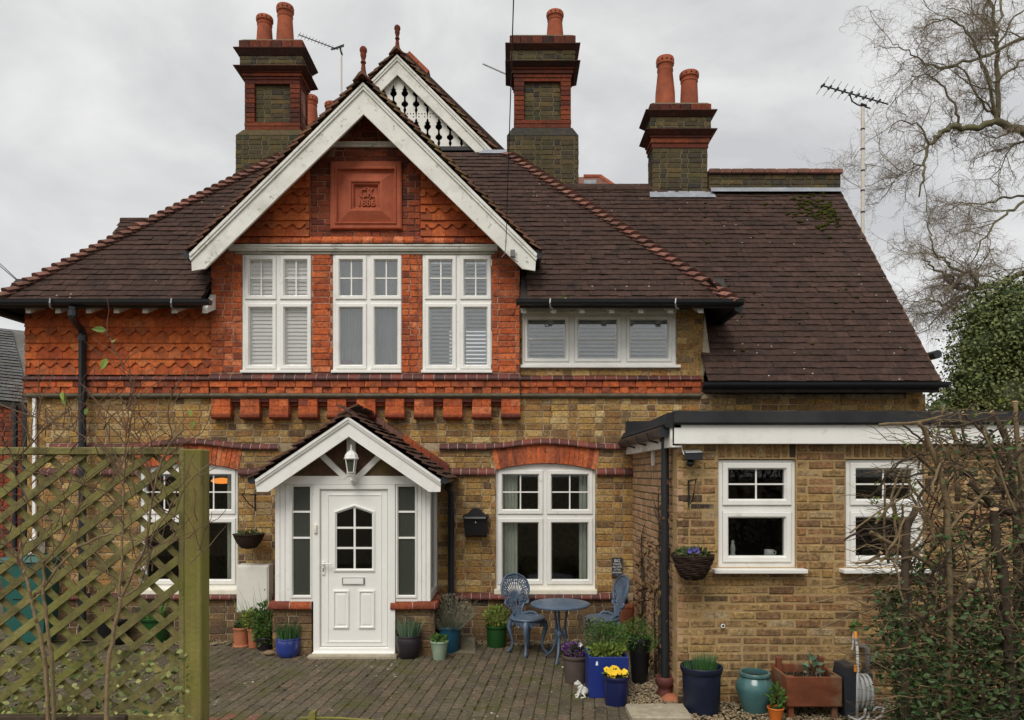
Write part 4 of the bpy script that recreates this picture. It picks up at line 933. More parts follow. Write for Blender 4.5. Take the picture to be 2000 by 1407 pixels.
for x0, x1 in ((xa0+.02, XGL), (XGR, xa1-.02)):
    MB().add([(x0,YEV+.02,ZEV-.045),(x1,YEV+.02,ZEV-.045),(x1,.02,ZEV+.40),(x0,.02,ZEV+.40)], [(0,1,2,3)]).build('soffit_board', 'soffit', roof)
    MB().box(x0, x1, YEV-.005, YEV+.02, ZEV-.055, ZEV-.02).build('fascia_board', 'soffit', roof)
MB().box(X(1372,YWv), XWR-.02, YWv, YWv+.02, ZW-.12, ZW-.03).build('fascia_board', 'soffit', wroof)
MB().add([(2.35,YWv+.02,ZW-.06),(XWR-.02,YWv+.02,ZW-.06),(XWR-.02,.01,ZW-.06),(2.35,.01,ZW-.06)], [(0,1,2,3)]).build('soffit_board', 'soffit', wroof)
hp = xa1-.02
MB().add([(xa1-.02,YEV+.02,ZEV-.06),(xa1-.02,4,ZEV-.06),(2.30,4,ZEV+.3),(2.30,YEV+.02,ZEV+.3)], [(0,1,2,3)]).build('soffit_board', 'soffit', roof)
MB().tube([(xa1+.03,YEV,ZEV-.05),(xa1+.03,4,ZEV-.05)], .055, 8).build('gutter', 'black_pipe', roof)
MB().tube([(xa0-.03,YEV,ZEV-.05),(xa0-.03,4,ZEV-.05)], .055, 8).build('gutter', 'black_pipe', roof)
MB().hull([(2.14,.0,3.05),(2.34,.0,3.05),(2.34,.0,4.05),(2.14,.0,4.05)], [(2.14,4.4,3.05),(2.34,4.4,3.05),(2.34,4.4,4.05),(2.14,4.4,4.05)]).build('end_wall', 'stock', house)
MB().hull([P(1374,735,-.005), P(1386,688,-.012), P(1376,610,-.005), P(1370,735,-.005)], [P(1374,735,.05), P(1386,688,.05), P(1376,610,.05), P(1370,735,.05)]).build('mortar_fillet', 'concrete', upper)
MB().box(X(53,0), X(53,0)+.22, .0, 4.4, 0, 4.05).build('end_wall', 'stock', house)
def pipe(path, r, name='downpipe', parent=house, mat='black_pipe', n=10):
    o = MB().tube(path, r, n).build(name, mat, parent, smooth=True); o.data.set_sharp_from_angle(angle=radians(50)); return o
dp = pipe([P(142,600,YGt), P(142,618,YGt), P(145,628,-.36), P(158,642,-.17), P(161,652,-.12), P(161,900,-.12), P(161,1250,-.12)], .043)
for y in (612, 661): MB().tube([P(142 if y < 650 else 161, y-5, YGt if y < 650 else -.12), P(142 if y < 650 else 161, y+6, YGt if y < 650 else -.12)], .052, 10).build('collar', 'black_pipe', dp)
MB().box(X(66,-.02), X(72,-.02), -.05, -.02, 0, Z(778,0)).build('corner_trim', 'upvc', wall)
# shell of the house: rear wall, floors, so that rooms stay dark
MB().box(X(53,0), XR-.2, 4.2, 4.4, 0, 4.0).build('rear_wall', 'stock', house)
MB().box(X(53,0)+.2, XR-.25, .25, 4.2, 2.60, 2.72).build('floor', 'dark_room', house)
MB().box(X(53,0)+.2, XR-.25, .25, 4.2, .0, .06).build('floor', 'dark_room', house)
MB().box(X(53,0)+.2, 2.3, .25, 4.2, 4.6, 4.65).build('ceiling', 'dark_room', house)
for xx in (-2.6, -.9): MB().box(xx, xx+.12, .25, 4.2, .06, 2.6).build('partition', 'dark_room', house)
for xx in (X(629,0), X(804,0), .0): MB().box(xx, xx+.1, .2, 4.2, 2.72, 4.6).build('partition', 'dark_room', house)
# ---------------------------------------------------------------- chimneys
def pot(parent, x, Y, z, h, r0, r1, mat='pot_clay'):
    p = [(r0,-.03),(r0,.02),(r0*.97,h*.3),(r1*.93,h*.72),(r1*1.0,h*.74),(r1*1.0,h*.77),(r1*.93,h*.78),(r1*.98,h*.84),(r1*1.1,h*.86),(r1*1.12,h*.965),(r1*1.05,h),(r1*.85,h),(r1*.8,h*.8),(r1*.8,h*.5)]
    o = MB().lathe(p, (x,Y,z), 20).build('chimney_pot', mat, parent, smooth=True); o.data.set_sharp_from_angle(angle=radians(35))
    hl = MB()
    for i in range(12):
        a = 2*pi*i/12; c = Vector((x + r1*1.118*cos(a), Y + r1*1.118*sin(a), z + h*.915)); d = Vector((cos(a), sin(a), 0)); hl.hull([c + d.cross(VZ)*.012*cos(t) + VZ*.014*sin(t) for t in [k*pi/3 for k in range(6)]], [c + d*.002 + d.cross(VZ)*.012*cos(t) + VZ*.014*sin(t) for t in [k*pi/3 for k in range(6)]])
    hl.build('painted_vent', 'painted_dark', parent, kind='stuff')  # black plates on the rim, painted dark in place of cut vents
def shaft(parent, x0, x1, y0, y1, z0, z1, mat, mort, ch=.0785):
    MB().box(x0+.008, x1-.008, y0+.008, y1-.008, z0, z1).build('core', mort, parent)
    m = MB(); n = max(1, round((z1-z0)/ch)); c = (z1-z0)/n
    for T, u0, u1 in ((front(y0), x0, x1), (frame(Vector((x0,0,0)), -VY, VZ, -VX), -y1, -y0), (frame(Vector((x1,0,0)), VY, VZ, VX), y0, y1)):
        for a, b, e, d in courses(u0, u1, z0, z1, ch=c, start=R(0,.15)): brick_geo(m, a, b, e, d, T, .03, .005, R(-.004,.004))
    m.build('brick', mat, parent, kind='stuff')
def slabc(parent, x0, x1, y0, y1, z0, z1, mat='red_dark', name='cornice_course', top=None):
    t = top if top is not None else 0
    lo = [(x0,y0,z0),(x1,y0,z0),(x1,y1,z0),(x0,y1,z0)]; hi = [(x0+t,y0+t,z1),(x1-t,y0+t,z1),(x1-t,y1-t,z1),(x0+t,y1-t,z1)]
    MB().hull(lo, hi).build(name, mat, parent)
def chimney(label, cpx, Yf, k, ys, base, dep, panel=True, hw=(70,56,36,72,64,65), pots=()):
    """ys: photo heights from the cap downward: cap top, cap foot, frieze top, frieze foot, cornice foot, panel top, panel foot, shaft foot, lower top"""
    s = (Yf+D0)/F; cx = X(cpx,Yf); zz = [Z(y,Yf) for y in ys]; h = [q*s*k for q in hw]
    i0 = (h[0]-h[1])*.8 if panel else 0; tp = h[3]-h[1]+.01; fe = h[4]-h[1]
    for q, yy in ((0, Yf+i0-fe), (1, Yf+i0-tp), (2, Yf+i0-tp), (3, Yf+i0-tp), (4, Yf+i0), (5, Yf+i0), (6, Yf+i0), (7, Yf+i0)): zz[q] = Z(ys[q], yy)
    c = MB().box(cx-h[0]+.02, cx+h[0]-.02, Yf+.02, Yf+dep-.02, base, zz[8]).build('chimney', 'mortar_dark', house, label=label)
    y0, y1 = Yf, Yf+dep
    i1 = h[0]-h[1]
    if panel:
        shaft(c, cx-h[0], cx+h[0], y0, y1, base, zz[8], 'soot_brick', 'mortar_dark')
        slabc(c, cx-h[0], cx+h[0], y0, y1, zz[8], zz[7], 'soot_brick', 'weathering', i1*.8)
        a0, a1 = y0+i1*.8, y1-i1*.8
        shaft(c, cx-h[2], cx+h[2], a0+.055, a1-.055, zz[7], zz[5], 'soot_brick', 'mortar_dark')
        pm = MB(); n = round((zz[5]-zz[6])/.0785)
        for sx in (-1, 1):
            for (ya, yb) in ((a0, a0+.1), (a1-.1, a1)):
                for q in range(n):
                    z0 = zz[6]+(zz[5]-zz[6])*q/n; pm.cbox(cx+sx*h[1], cx+sx*(h[2]), ya, yb, z0+.004, z0+(zz[5]-zz[6])/n-.004, .004)
        for q in range(2): pm.cbox(cx-h[1]-.004*q, cx+h[1]+.004*q, a0-.004*q, a1, zz[7]+(zz[6]-zz[7])*q/2, zz[7]+(zz[6]-zz[7])*(q+1)/2-.005, .004)
        pm.cbox(cx-h[1], cx+h[1], a0, a1, zz[5], zz[4], .004)
        pm.build('pier_brick', 'chim_red', c, kind='stuff')
        MB().box(cx-h[1]+.01, cx+h[1]-.01, a0+.09, a1-.09, zz[7], zz[4]).build('core', 'mortar_red', c)
    else:
        a0, a1 = y0, y1; shaft(c, cx-h[1], cx+h[1], y0, y1, base, zz[4], 'soot_brick', 'mortar_dark')
    st = 3; e0 = h[1]; e1 = h[4]
    for q in range(st):
        z0 = zz[4] + (zz[3]-zz[4])*q/(st+.3); z1 = zz[4] + (zz[3]-zz[4])*(q+1)/(st+.3)-.004; e = (e1-e0)*(q+.6)/st
        slabc(c, cx-e0-e, cx+e0+e, a0-e, a1+e, z0, z1, 'chim_red')
    tip = h[3]-h[1]; zc0 = zz[4] + (zz[3]-zz[4])*st/(st+.3)
    for zf, zt in ((zc0-.035, zz[3]+.012), (zz[2]-.02, zz[1]+.006)):
        w0 = h[4]+.005; wt = h[3]+.01; ee = h[4]-h[1]
        lo = [(cx-w0,a0-ee-.005,zf),(cx+w0,a0-ee-.005,zf),(cx+w0,a1+ee+.005,zf),(cx-w0,a1+ee+.005,zf)]
        hi = [(cx-wt,a0-tip-.01,zt-.012),(cx+wt,a0-tip-.01,zt-.012),(cx+wt,a1+tip+.01,zt-.012),(cx-wt,a1+tip+.01,zt-.012)]
        h2 = [(p[0],p[1],zt) for p in hi]
        MB().hull(lo, hi).build('cornice_course', 'chim_dark', c); MB().hull(hi, h2).build('cornice_lip', 'chim_dark', c)
    ee = h[4]-h[1]
    shaft(c, cx-h[4]+.004, cx+h[4]-.004, a0-ee+.004, a1+ee-.004, zz[3]+.012, zz[2]-.015, 'soot_brick', 'mortar_dark')
    n = 6; w = 2*h[5]/n
    for q in range(n): MB().cbox(cx-h[5]+q*w+.003, cx-h[5]+(q+1)*w-.003, a0-ee-.006, a1+ee+.006, zz[1]+.008, zz[0]-.03, .006).build('cap_brick', 'chim_red' if q % 3 else 'chim_dark', c)
    slabc(c, cx-h[5]+.01, cx+h[5]-.01, a0-ee+.01, a1+ee-.01, zz[0]-.03, zz[0]+.01, 'mortar_dark', 'flaunching', .04)
    for px, yt, r0, r1 in pots:
        zt = Z(yt, Yf+dep*.5); zb = zz[0]
        pot(c, X(px,Yf+dep*.5), Yf+dep*.5, zb, zt-zb, r0, r1)
    return c
chimney('tall panelled chimney stack with a short and a tall clay pot', 528, 3.0, .97, (75,92,101,128,156,164,239,254,264), 5.0, .66, pots=((517,35,.135,.125),(557,14,.145,.13)))
chimney('tall panelled chimney stack with a single short clay pot', 1060, 3.0, 1.0, (66,84,90,119,152,159,234,250,265), 5.0, .66, pots=((1084,26,.145,.13),))
c3 = chimney('squat chimney stack on the wing ridge with two unequal clay pots', 1328, 2.3, 1.0, (199,214,221,252,289,300,340,350,372), 5.9, .36, panel=False, hw=(55,54,36,68,60,60), pots=((1299,115,.155,.125),(1346,144,.14,.135)))
flash(1266, 1394, 374, 392, 2.3, c3, .14)
bs = MB().box(X(590,5.5), X(690,5.5), 5.5, 6.2, 5, Z(243,5.5)).build('chimney', 'soot_brick', house, label='stack half hidden behind the gable, only its pots show')
pot(bs, X(607,5.8), 5.8, Z(243,5.5), Z(190,5.8)-Z(243,5.5), .15, .13); pot(bs, X(648,5.8), 5.8, Z(243,5.5), Z(203,5.8)-Z(243,5.5), .13, .13)
# ---------------------------------------------------------------- entrance porch
YPo = -.75
porch = thing('entrance_porch', 'white gabled entrance porch with half-glazed front door and small tiled roof', 'porch', (X(690,YPo), YPo, 0))
def pxr(a, b): return X(a,YPo), X(b,YPo)
zp = lambda y: Z(y, YPo)
for a, b, lab in ((531, 608, -1), (769, 849, 1)):
    x0, x1 = pxr(a, b); bw_ = MB().box(x0+.01, x1-.01, YPo+.03, .0, -.03, zp(1186)).build('plinth_wall', 'mortar', porch)
    r_ = courses(x0, x1, 0, zp(1188), ch=zp(1188)/6.0, start=R(0,.1))
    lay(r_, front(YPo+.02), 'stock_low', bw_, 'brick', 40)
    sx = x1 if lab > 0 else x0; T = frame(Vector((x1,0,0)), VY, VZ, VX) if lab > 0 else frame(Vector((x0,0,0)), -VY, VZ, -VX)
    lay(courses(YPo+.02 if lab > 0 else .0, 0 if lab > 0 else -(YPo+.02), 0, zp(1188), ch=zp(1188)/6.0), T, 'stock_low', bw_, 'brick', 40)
    moulded(a-6, b+1, 1175, 1190, YPo, .045, bw_, mat='red_dark', step=.2)
    for i in range(3):
        y0 = YPo+.0+i*.24; e = .035*(1 if lab > 0 else -1); xe = x1 if lab > 0 else x0
        MB().cbox(xe-.06*(1 if lab>0 else -1), xe+e, y0, y0+.235, zp(1190), zp(1176), .012).build('moulded_brick', 'red_dark', bw_)
# glazed screens each side of the door
for a, b, ga, gb, nm in ((567, 612.5, 572, 605, 'left'), (772.5, 815, 778, 810, 'right')):
    w = MB(); x0, x1 = pxr(a, b); z0, z1 = zp(1175), zp(947); h = (X(ga-4,YPo), X(gb+4,YPo), zp(1168), zp(947)-.02)
    slab(w, x0, x1, z0, z1, [h], YPo, YPo+.07); sw = w.build('side_window', 'upvc', porch)
    gx0, gx1, gz0, gz1 = X(ga,YPo), X(gb,YPo), zp(1163), zp(951)
    ring(MB(), [(h[0],h[1],h[2],h[3],YPo+.05),(h[0],h[1],h[2],h[3],YPo-.012),(gx0-.01,gx1+.01,gz0-.01,gz1+.01,YPo-.014),(gx0,gx1,gz0,gz1,YPo+.012),(gx0,gx1,gz0,gz1,YPo+.05)]).build('casement', 'upvc', sw)
    zz = [gz0, zp(1051), zp(1000), gz1]
    for i in range(3): MB().box(gx0, gx1, YPo+.026, YPo+.032, zz[i]+.001, zz[i+1]-.001).build('pane', 'glass_frost', sw)
    for y in (1051, 1000): MB().box(gx0, gx1, YPo+.012, YPo+.024, zp(y)-.011, zp(y)+.011).build('glazing_bar', 'upvc', sw)
for a, b, n in ((537, 567, 3), (815, 841, 3)):
    x0, x1 = pxr(a, b)
    for i in range(n):
        u0, u1 = x0+(x1-x0)*i/n, x0+(x1-x0)*(i+1)/n; MB().cbox(u0+.0015, u1-.0015, YPo-.002, YPo+.03, zp(1175), zp(940), .004).build('cladding_board', 'upvc', porch)
    MB().box(x0+.004, x1-.004, YPo+.02, YPo+.06, zp(1175), zp(940)).build('cladding_backing', 'upvc', porch)
# returns to the house wall
for xe, sg in ((X(841,YPo), 1), (X(537,YPo), -1)):
    q = MB(); z0, z1 = zp(1175), zp(945)
    def bx(y0, y1, a, b): q.box(xe-.06*sg, xe, y0, y1, a, b)
    bx(YPo+.031, YPo+.10, z0, z1); bx(-.09, 0, z0, z1); bx(YPo+.10, -.09, z0, z0+.08); bx(YPo+.10, -.09, z1-.08, z1)
    sw = q.build('side_window', 'upvc', porch)
    MB().box(xe-.035*sg, xe-.029*sg, YPo+.10, -.09, z0+.08, z1-.08).build('pane', 'glass', sw)
# beam, gable infill, king post and struts
MB().cbox(X(540,YPo), X(838,YPo), YPo-.02, YPo+.06, zp(947), zp(930), .006).build('beam', 'upvc', porch)
MB().prism([(X(548,YPo),zp(931)),(X(830,YPo),zp(931)),(X(684,YPo),zp(838))], YPo+.02, YPo+.05).build('gable_infill', 'verge', porch)
MB().cbox(X(678,YPo), X(695,YPo), YPo-.03, YPo+.02, zp(931), zp(842), .006).build('king_post', 'upvc', porch)
for p, q in (((628,889),(676,934)), ((744,889),(698,934))):
    a, b = Vector((X(p[0],YPo),0,zp(p[1]))), Vector((X(q[0],YPo),0,zp(q[1]))); d = (b-a).normalized(); nn = Vector((-d.z,0,d.x))*.032
    MB().hull([Vector((c.x,YPo-.025,c.z)) for c in (a+nn, b+nn, b-nn, a-nn)], [Vector((c.x,YPo+.02,c.z)) for c in (a+nn, b+nn, b-nn, a-nn)]).build('strut', 'upvc', porch)
# roof of the porch
YPb = -1.0; pax, paz = X(681,YPb), Z(815,YPb)
zq = lambda y: Z(y, YPb)
xl_, xr_ = X(499,YPb), X(862,YPb); zl_ = zq(938)
um = MB(); um.add([(pax,YPb,paz+.02),(pax,0,paz+.02),(xl_,0,zl_+.02),(xl_,YPb,zl_+.02)], [(0,1,2,3)]); um.add([(pax,YPb,paz+.02),(pax,0,paz+.02),(xr_,0,zl_+.02),(xr_,YPb,zl_+.02)], [(0,1,2,3)])
proof = um.build('porch_roof', 'soffit', porch)
for sg, xe in ((-1, xl_), (1, xr_)):
    S = Vector((pax-xe,0,paz-zl_)); Lq = S.length; S.normalize(); U = VY if sg > 0 else -VY
    O = Vector((xe,0,zl_+.03)) - S*.09
    tiling(O, U, S, lambda k: [(YPb-.06, .0)] if sg > 0 else [(0, -(YPb-.06))], int((Lq+.09)/.1)+1, 'porch_tile', proof, gauge=.1, keep=lambda k, u: True, sag=.016, t=.02, tilt=.03)
    pts = [(pax,paz), (xe,zl_), (xe-sg*(-.0)+(-sg)*.012, zq(961)), (xe-sg*.135, zq(961)), (pax, zq(853))]
    bd = MB().prism(pts if sg > 0 else pts[::-1], YPb, YPb+.03).build('bargeboard', 'upvc', porch)
    for q0, q1, pj in ((0,5,.03),(6,9.5,.018),(10,11.5,.009)):
        k = (YPb+D0)/F
        MB().prism([(pax,paz-q0*k+.003),(xe,zl_-q0*k+.003),(xe-sg*.012,zl_-q1*k),(pax,paz-q1*k)], YPb-pj, YPb-.001).build('barge_moulding', 'upvc', porch)
    MB().add([(pax,YPb+.031,paz-.03),(pax,-.01,paz-.03),(xe,-.01,zl_-.03),(xe,YPb+.031,zl_-.03)], [(0,1,2,3)]).build('soffit_board', 'upvc', porch)
    if sg > 0:
        n = 9; st = Lq/n
        for i in range(n):
            a = Vector((xe,-.07,zl_+.05)) + S*(i*st); b = a + S*(st-.006); N_ = Vector((-S.z*-1,0,S.x*-1)); up = Vector((0,0,.10))
            MB().hull([a, b, b+up, a+up], [q + Vector((0,.066,.03)) for q in (a, b, b+up, a+up)]).build('abutment_tile', 'hip' if i > 4 else 'red_dark', proof)
    MB().tube([(xe+sg*.035,YPb-.03,zl_+.0),(xe+sg*.035,-.02,zl_+.0)], .042, 10).build('gutter', 'black_pipe', porch)
for i in range(3): MB().hull([(pax-.12,YPb-.04+i*.34,paz+.0),(pax,YPb-.04+i*.34,paz+.105),(pax+.12,YPb-.04+i*.34,paz+.0)], [(pax-.12,YPb+.295+i*.34,paz+.0),(pax,YPb+.295+i*.34,paz+.105),(pax+.12,YPb+.295+i*.34,paz+.0)]).build('ridge_tile', 'verge' if i == 0 else 'hip', proof)
pipe([Vector((xr_+.04,-.25,zl_-.03)), Vector((X(874,-.12),-.16,zl_-.10)), Vector((X(881,-.11),-.11,zl_-.16)), Vector((X(881,-.11),-.11,.3)), Vector((X(881,-.11),-.11,.0))], .04, 'downpipe', porch)
# door
x0, x1 = pxr(613, 772)
fm = MB(); ring(fm, [(x0,x1,zp(1280),zp(947),YPo+.08),(x0,x1,zp(1280),zp(947),YPo-.02),(X(624,YPo),X(759,YPo),zp(1266),zp(955),YPo-.02),(X(626,YPo),X(757,YPo),zp(1264),zp(957),YPo-.005),(X(626,YPo),X(757,YPo),zp(1264),zp(957),YPo+.08)]); fm.build('door_frame', 'door_white', porch)
dx0, dx1, dz0, dz1 = X(627,YPo), X(756,YPo), zp(1263), zp(958)
gx0, gx1, gzb, gzs, gza_ = X(657.5,YPo), X(726.5,YPo), zp(1111), zp(1003.5), zp(991.5); gxm = (gx0+gx1)/2
dm = slab(MB(), dx0, dx1, dz0, dz1, [(gx0,gx1,gzb,gza_)], YPo+.008, YPo+.055)
dm.prism([(gx0,gzs),(gxm,gza_),(gx0,gza_)], YPo+.008, YPo+.055); dm.prism([(gx1,gzs),(gx1,gza_),(gxm,gza_)], YPo+.008, YPo+.055)
door = dm.build('door', 'door_white', porch)
def pent(g): return [(gx0-g,gzb-g),(gx1+g,gzb-g),(gx1+g,gzs+g*.8),(gxm,gza_+g*1.1),(gx0-g,gzs+g*.8)]
mm = MB(); lp = [(pent(.034),YPo+.008),(pent(.030),YPo-.008),(pent(.016),YPo-.01),(pent(.0),YPo+.014),(pent(.0),YPo+.05)]; vs = []; fs = []
for pts, y in lp: vs += [(x,y,z) for x, z in pts]
for a in range(len(lp)-1):
    for j in range(5): fs.append((a*5+j, a*5+(j+1) % 5, a*5+5+(j+1) % 5, a*5+5+j))
mm.add(vs, fs).build('glazing_bead', 'door_white', door)
zz = [gzb, zp(1071), zp(1031.4), gza_]
for i in range(3):
    for a, b in ((gx0,gxm), (gxm,gx1)):
        if i < 2: MB().box(a+.001, b-.001, YPo+.030, YPo+.036, zz[i]+.001, zz[i+1]-.001).build('pane', 'glass_dark', door)
        else: MB().prism([(a,zz[2]),(b,zz[2]),(b,gza_ if b == gxm else gzs),(a,gzs if b == gxm else gza_)], YPo+.030, YPo+.036).build('pane', 'glass_dark', door)
MB().box(gxm-.011, gxm+.011, YPo+.016, YPo+.028, gzb, gza_).build('glazing_bar', 'door_white', door)
for y in (1071, 1031.4): MB().box(gx0, gx1, YPo+.0155, YPo+.0275, zp(y)-.011, zp(y)+.011).build('glazing_bar', 'door_white', door)
ring(MB(), [(X(638,YPo),X(746,YPo),zp(1256),zp(965),YPo+.008),(X(639,YPo),X(745,YPo),zp(1255),zp(966),YPo+.0),(X(641,YPo),X(743,YPo),zp(1253),zp(968),YPo+.0),(X(642,YPo),X(742,YPo),zp(1252),zp(969),YPo+.008)]).build('door_moulding', 'door_white', door)
for a, b in ((650,682), (700,732)):
    o = [(X(a,YPo)-.002*i,X(b,YPo)+.002*i,zp(1228),zp(1153)) for i in range(1)][0]
    def inn(g): return (o[0]+g,o[1]-g,o[2]+g,o[3]-g)
    m = ring(MB(), [(*inn(0),YPo+.008),(*inn(.004),YPo-.010),(*inn(.016),YPo-.012),(*inn(.026),YPo+.002),(*inn(.034),YPo+.003),(*inn(.05),YPo-.003)]); i_ = inn(.05)
    m.add([(i_[0],YPo-.003,i_[2]),(i_[1],YPo-.003,i_[2]),(i_[1],YPo-.003,i_[3]),(i_[0],YPo-.003,i_[3])], [(0,1,2,3)]); m.build('door_panel', 'door_white', door)
lp_ = MB().cbox(X(668,YPo), X(712.5,YPo), YPo-.006, YPo+.01, zp(1143), zp(1128), .004).build('letter_plate', 'chrome', door)
MB().cbox(X(670.5,YPo), X(710,YPo), YPo-.012, YPo+.0, zp(1141), zp(1130), .003).build('flap', 'upvc', door)
hd_ = MB().cbox(X(628.5,YPo), X(634.5,YPo), YPo-.008, YPo+.01, zp(1123), zp(1097), .004).build('door_handle', 'upvc', door)
MB().tube([(X(631.5,YPo),YPo-.008,zp(1101)),(X(631.5,YPo),YPo-.045,zp(1101)),(X(640,YPo),YPo-.05,zp(1101)),(X(650,YPo),YPo-.048,zp(1101.5))], .010, 8).build('lever', 'upvc', door)
MB().box(X(630.5,YPo), X(632.5,YPo), YPo-.0095, YPo, zp(1117), zp(1110)).build('painted_keyhole', 'painted_dark', door)  # black plate, the dark of the keyhole painted on
MB().cbox(X(612,YPo), X(773,YPo), YPo-.06, YPo+.05, .0, zp(1272), .008).build('threshold', 'door_white', porch)
MB().cbox(X(606,YPo), X(778,YPo), YPo-.13, YPo-.02, -.02, .035, .01).build('doorstep', 'concrete', porch)
MB().box(X(545,YPo), X(835,YPo), YPo+.12, -.0, .0, .03).build('porch_floor', 'dark_room', porch)
bell = tag(MB().cbox(X(614.5,YPo), X(620.5,YPo), YPo-.045, YPo-.019, zp(1041), zp(1025), .004).build('doorbell', 'cream'), 'small cream doorbell on the white frame beside the front door', 'doorbell')
MB().cbox(X(616,YPo), X(619,YPo), YPo-.05, YPo-.044, zp(1036), zp(1030), .002).build('push_button', 'upvc', bell)
# lantern
Yn = -.92; lx = X(686,Yn); zn = lambda y: Z(y, Yn)
lan = thing('wall_lantern', 'white coach lantern hanging in the gable of the porch above the door', 'lantern', (lx, YPo-.03, zn(940)))
MB().lathe([(.075,0),(.085,.012),(.078,.02),(.07,.05),(.05,.08),(.02,.10),(.012,.108),(.016,.12),(.010,.132),(.014,.142),(.004,.17)], (lx,Yn,zn(898)), 8).build('cap', 'upvc', lan)
b0, b1 = zn(922), zn(898)
for i in range(4):
    a = pi/4+i*pi/2; MB().tube([(lx+.045*cos(a),Yn+.045*sin(a),b0),(lx+.07*cos(a),Yn+.07*sin(a),b1)], .006, 5).build('lantern_bar', 'upvc', lan)
MB().hull([(lx+.043*cos(pi/4+i*pi/2),Yn+.043*sin(pi/4+i*pi/2),b0) for i in range(4)], [(lx+.068*cos(pi/4+i*pi/2),Yn+.068*sin(pi/4+i*pi/2),b1) for i in range(4)]).build('lantern_glass', 'glass_frost', lan)
MB().lathe([(.02,-.05),(.03,-.03),(.022,-.02),(.05,-.008),(.052,0)], (lx,Yn,b0), 8).build('lantern_base', 'upvc', lan)
MB().tube([(lx,Yn,b0-.04),(lx,Yn,b0-.09),(lx,Yn+.05,b0-.11),(lx,YPo-.035,b0-.10)], .012, 8).build('bracket_arm', 'upvc', lan)
MB().lathe([(.0,0),(.03,.01),(.034,.03),(.034,.06),(.03,.075),(0,.085)], (lx,YPo-.045,b0-.135), 10).build('wall_plate', 'upvc', lan)

# ---------------------------------------------------------------- brick extension
YE = -2.41; xE = 1.470
ext = thing('brick_extension', 'single-storey flat-roofed brick extension with white fascia and two white windows', 'extension', (3.2, -1.2, 0))
ze = lambda y: Z(y, YE)
EW = [(X(1403,YE), X(1555,YE), ze(1109), ze(897)), (X(1652,YE), X(1806,YE), ze(1109), ze(897))]
ew = slab(MB(), xE, 5.3, -.05, ze(864), EW, YE+.006, YE+.2).build('wall', 'mortar_ext', ext)
sold = [(a-.005, b+.005, ze(895), ze(866)) for a, b, c, d in EW]
er = courses(xE, 5.3, .0, ze(866), ch=ze(866)/31.0, bond='stretcher', sl=.222, j=.012, hole=lambda a, b: [(q[0], q[1]) for q in EW if a < ze(897) and b > ze(1109)] + [(q[0], q[1]) for q in sold if a > ze(897)], jit=.008)
lay(er, front(YE), 'stock_ext', ew, 'brick', 300, rank=lambda q: q[0] > 3.35, ch=.008, prouds=.006)
for a, b, c, d in sold:
    n = 10
    for i in range(n):
        u0, u1 = a+(b-a)*i/n+.006, a+(b-a)*(i+1)/n-.006; me, w, h = brick_mesh(u1-u0, d-c-.01, 'stock_ext', .008)
        inst('soldier_brick', me, ew, front(YE) @ Matrix.Translation(((u0+u1)/2, (c+d)/2, R(-.004,.004))) @ Matrix.Diagonal(((u1-u0)/w, 1, 1, 1)))
sw_ = MB().box(xE+.006, xE+.2, YE+.2, 0, -.05, 2.32).build('side_wall', 'mortar_dark', ext)
lay(courses(.0, -YE, .0, 2.30, ch=.0765, bond='flemish', j=.011), frame(Vector((xE,0,0)), -VY, VZ, -VX), 'stock_side', sw_, 'brick', 0, ch=.007, prouds=.004)
for (a, b), lab, k in (((1403,1555), 'white kitchen window of two lights right of the wicker basket, cross bars above', 0), ((1652,1806), 'white kitchen window of two lights half covered by cut branches', 1)):
    Yw = YE+.035
    window(ext, a, b, 899, 1108, Yw, [(a+20.5,a+129.5,917,975,1,1),(a+20.5,a+129.5,1012,1086,0,0)], lab, 'glass', casement=13, bar=.014)
    MB().cbox(X(a-13,YE), X(b+15,YE), YE-.10, YE+.06, ze(1118.5), ze(1110), .006).build('sill', 'upvc', ext)
MB().box(xE+.25, 5.2, YE+.25, -.06, .0, .03).build('floor', 'dark_room', ext)
MB().box(xE+.21, 5.2, -.06, -.03, .0, 2.33).build('dark_rear_sheet', 'painted_dark', ext); MB().box(xE+.201, xE+.22, YE+.25, -.07, .03, 2.33).build('dark_side_sheet', 'painted_dark', ext)  # near-black sheets added so the room behind the panes looks unlit
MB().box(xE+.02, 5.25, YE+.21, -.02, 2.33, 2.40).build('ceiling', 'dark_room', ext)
# fascia, felt roof and its left edge
YF = YE-.10; zf = lambda y: Z(y, YF)
MB().cbox(X(1317,YF), 5.4, YF, YF+.02, zf(867.5), zf(829), .004).build('fascia_board', 'upvc', ext)
MB().box(X(1317,YF)+.01, 5.4, YF+.02, YE+.1, zf(866)+.0, zf(866)+.012).build('soffit_board', 'upvc', ext)
MB().hull([(X(1314,YF),YF-.03,zf(830)),(X(1314,YF),YF-.045,zf(826)),(X(1316,YF),YF-.03,zf(804)),(X(1316,YF),YF+.06,zf(802)),(X(1316,YF),YF+.06,zf(830))], [(5.4,YF-.03,zf(830)),(5.4,YF-.045,zf(826)),(5.4,YF-.03,zf(804)),(5.4,YF+.06,zf(802)),(5.4,YF+.06,zf(830))]).build('felt_edge', 'felt', ext)
MB().box(X(1317,YF)-.0, 5.4, YF+.03, -.0, zf(830), zf(822)).build('flat_roof', 'felt', ext)
xs = xE-.09
MB().hull([(xs-.03,YF,2.44),(xs-.05,YF,2.47),(xs-.02,YF,2.57),(xs+.1,YF,2.59),(xs+.1,YF,2.44)], [(xs-.03,0,2.44),(xs-.05,0,2.47),(xs-.02,0,2.53),(xs+.1,0,2.54),(xs+.1,0,2.44)]).build('felt_edge', 'felt', ext)
MB().box(xs+.01, xs+.03, YF+.02, 0, 2.27, 2.46).build('fascia_board', 'board', ext)
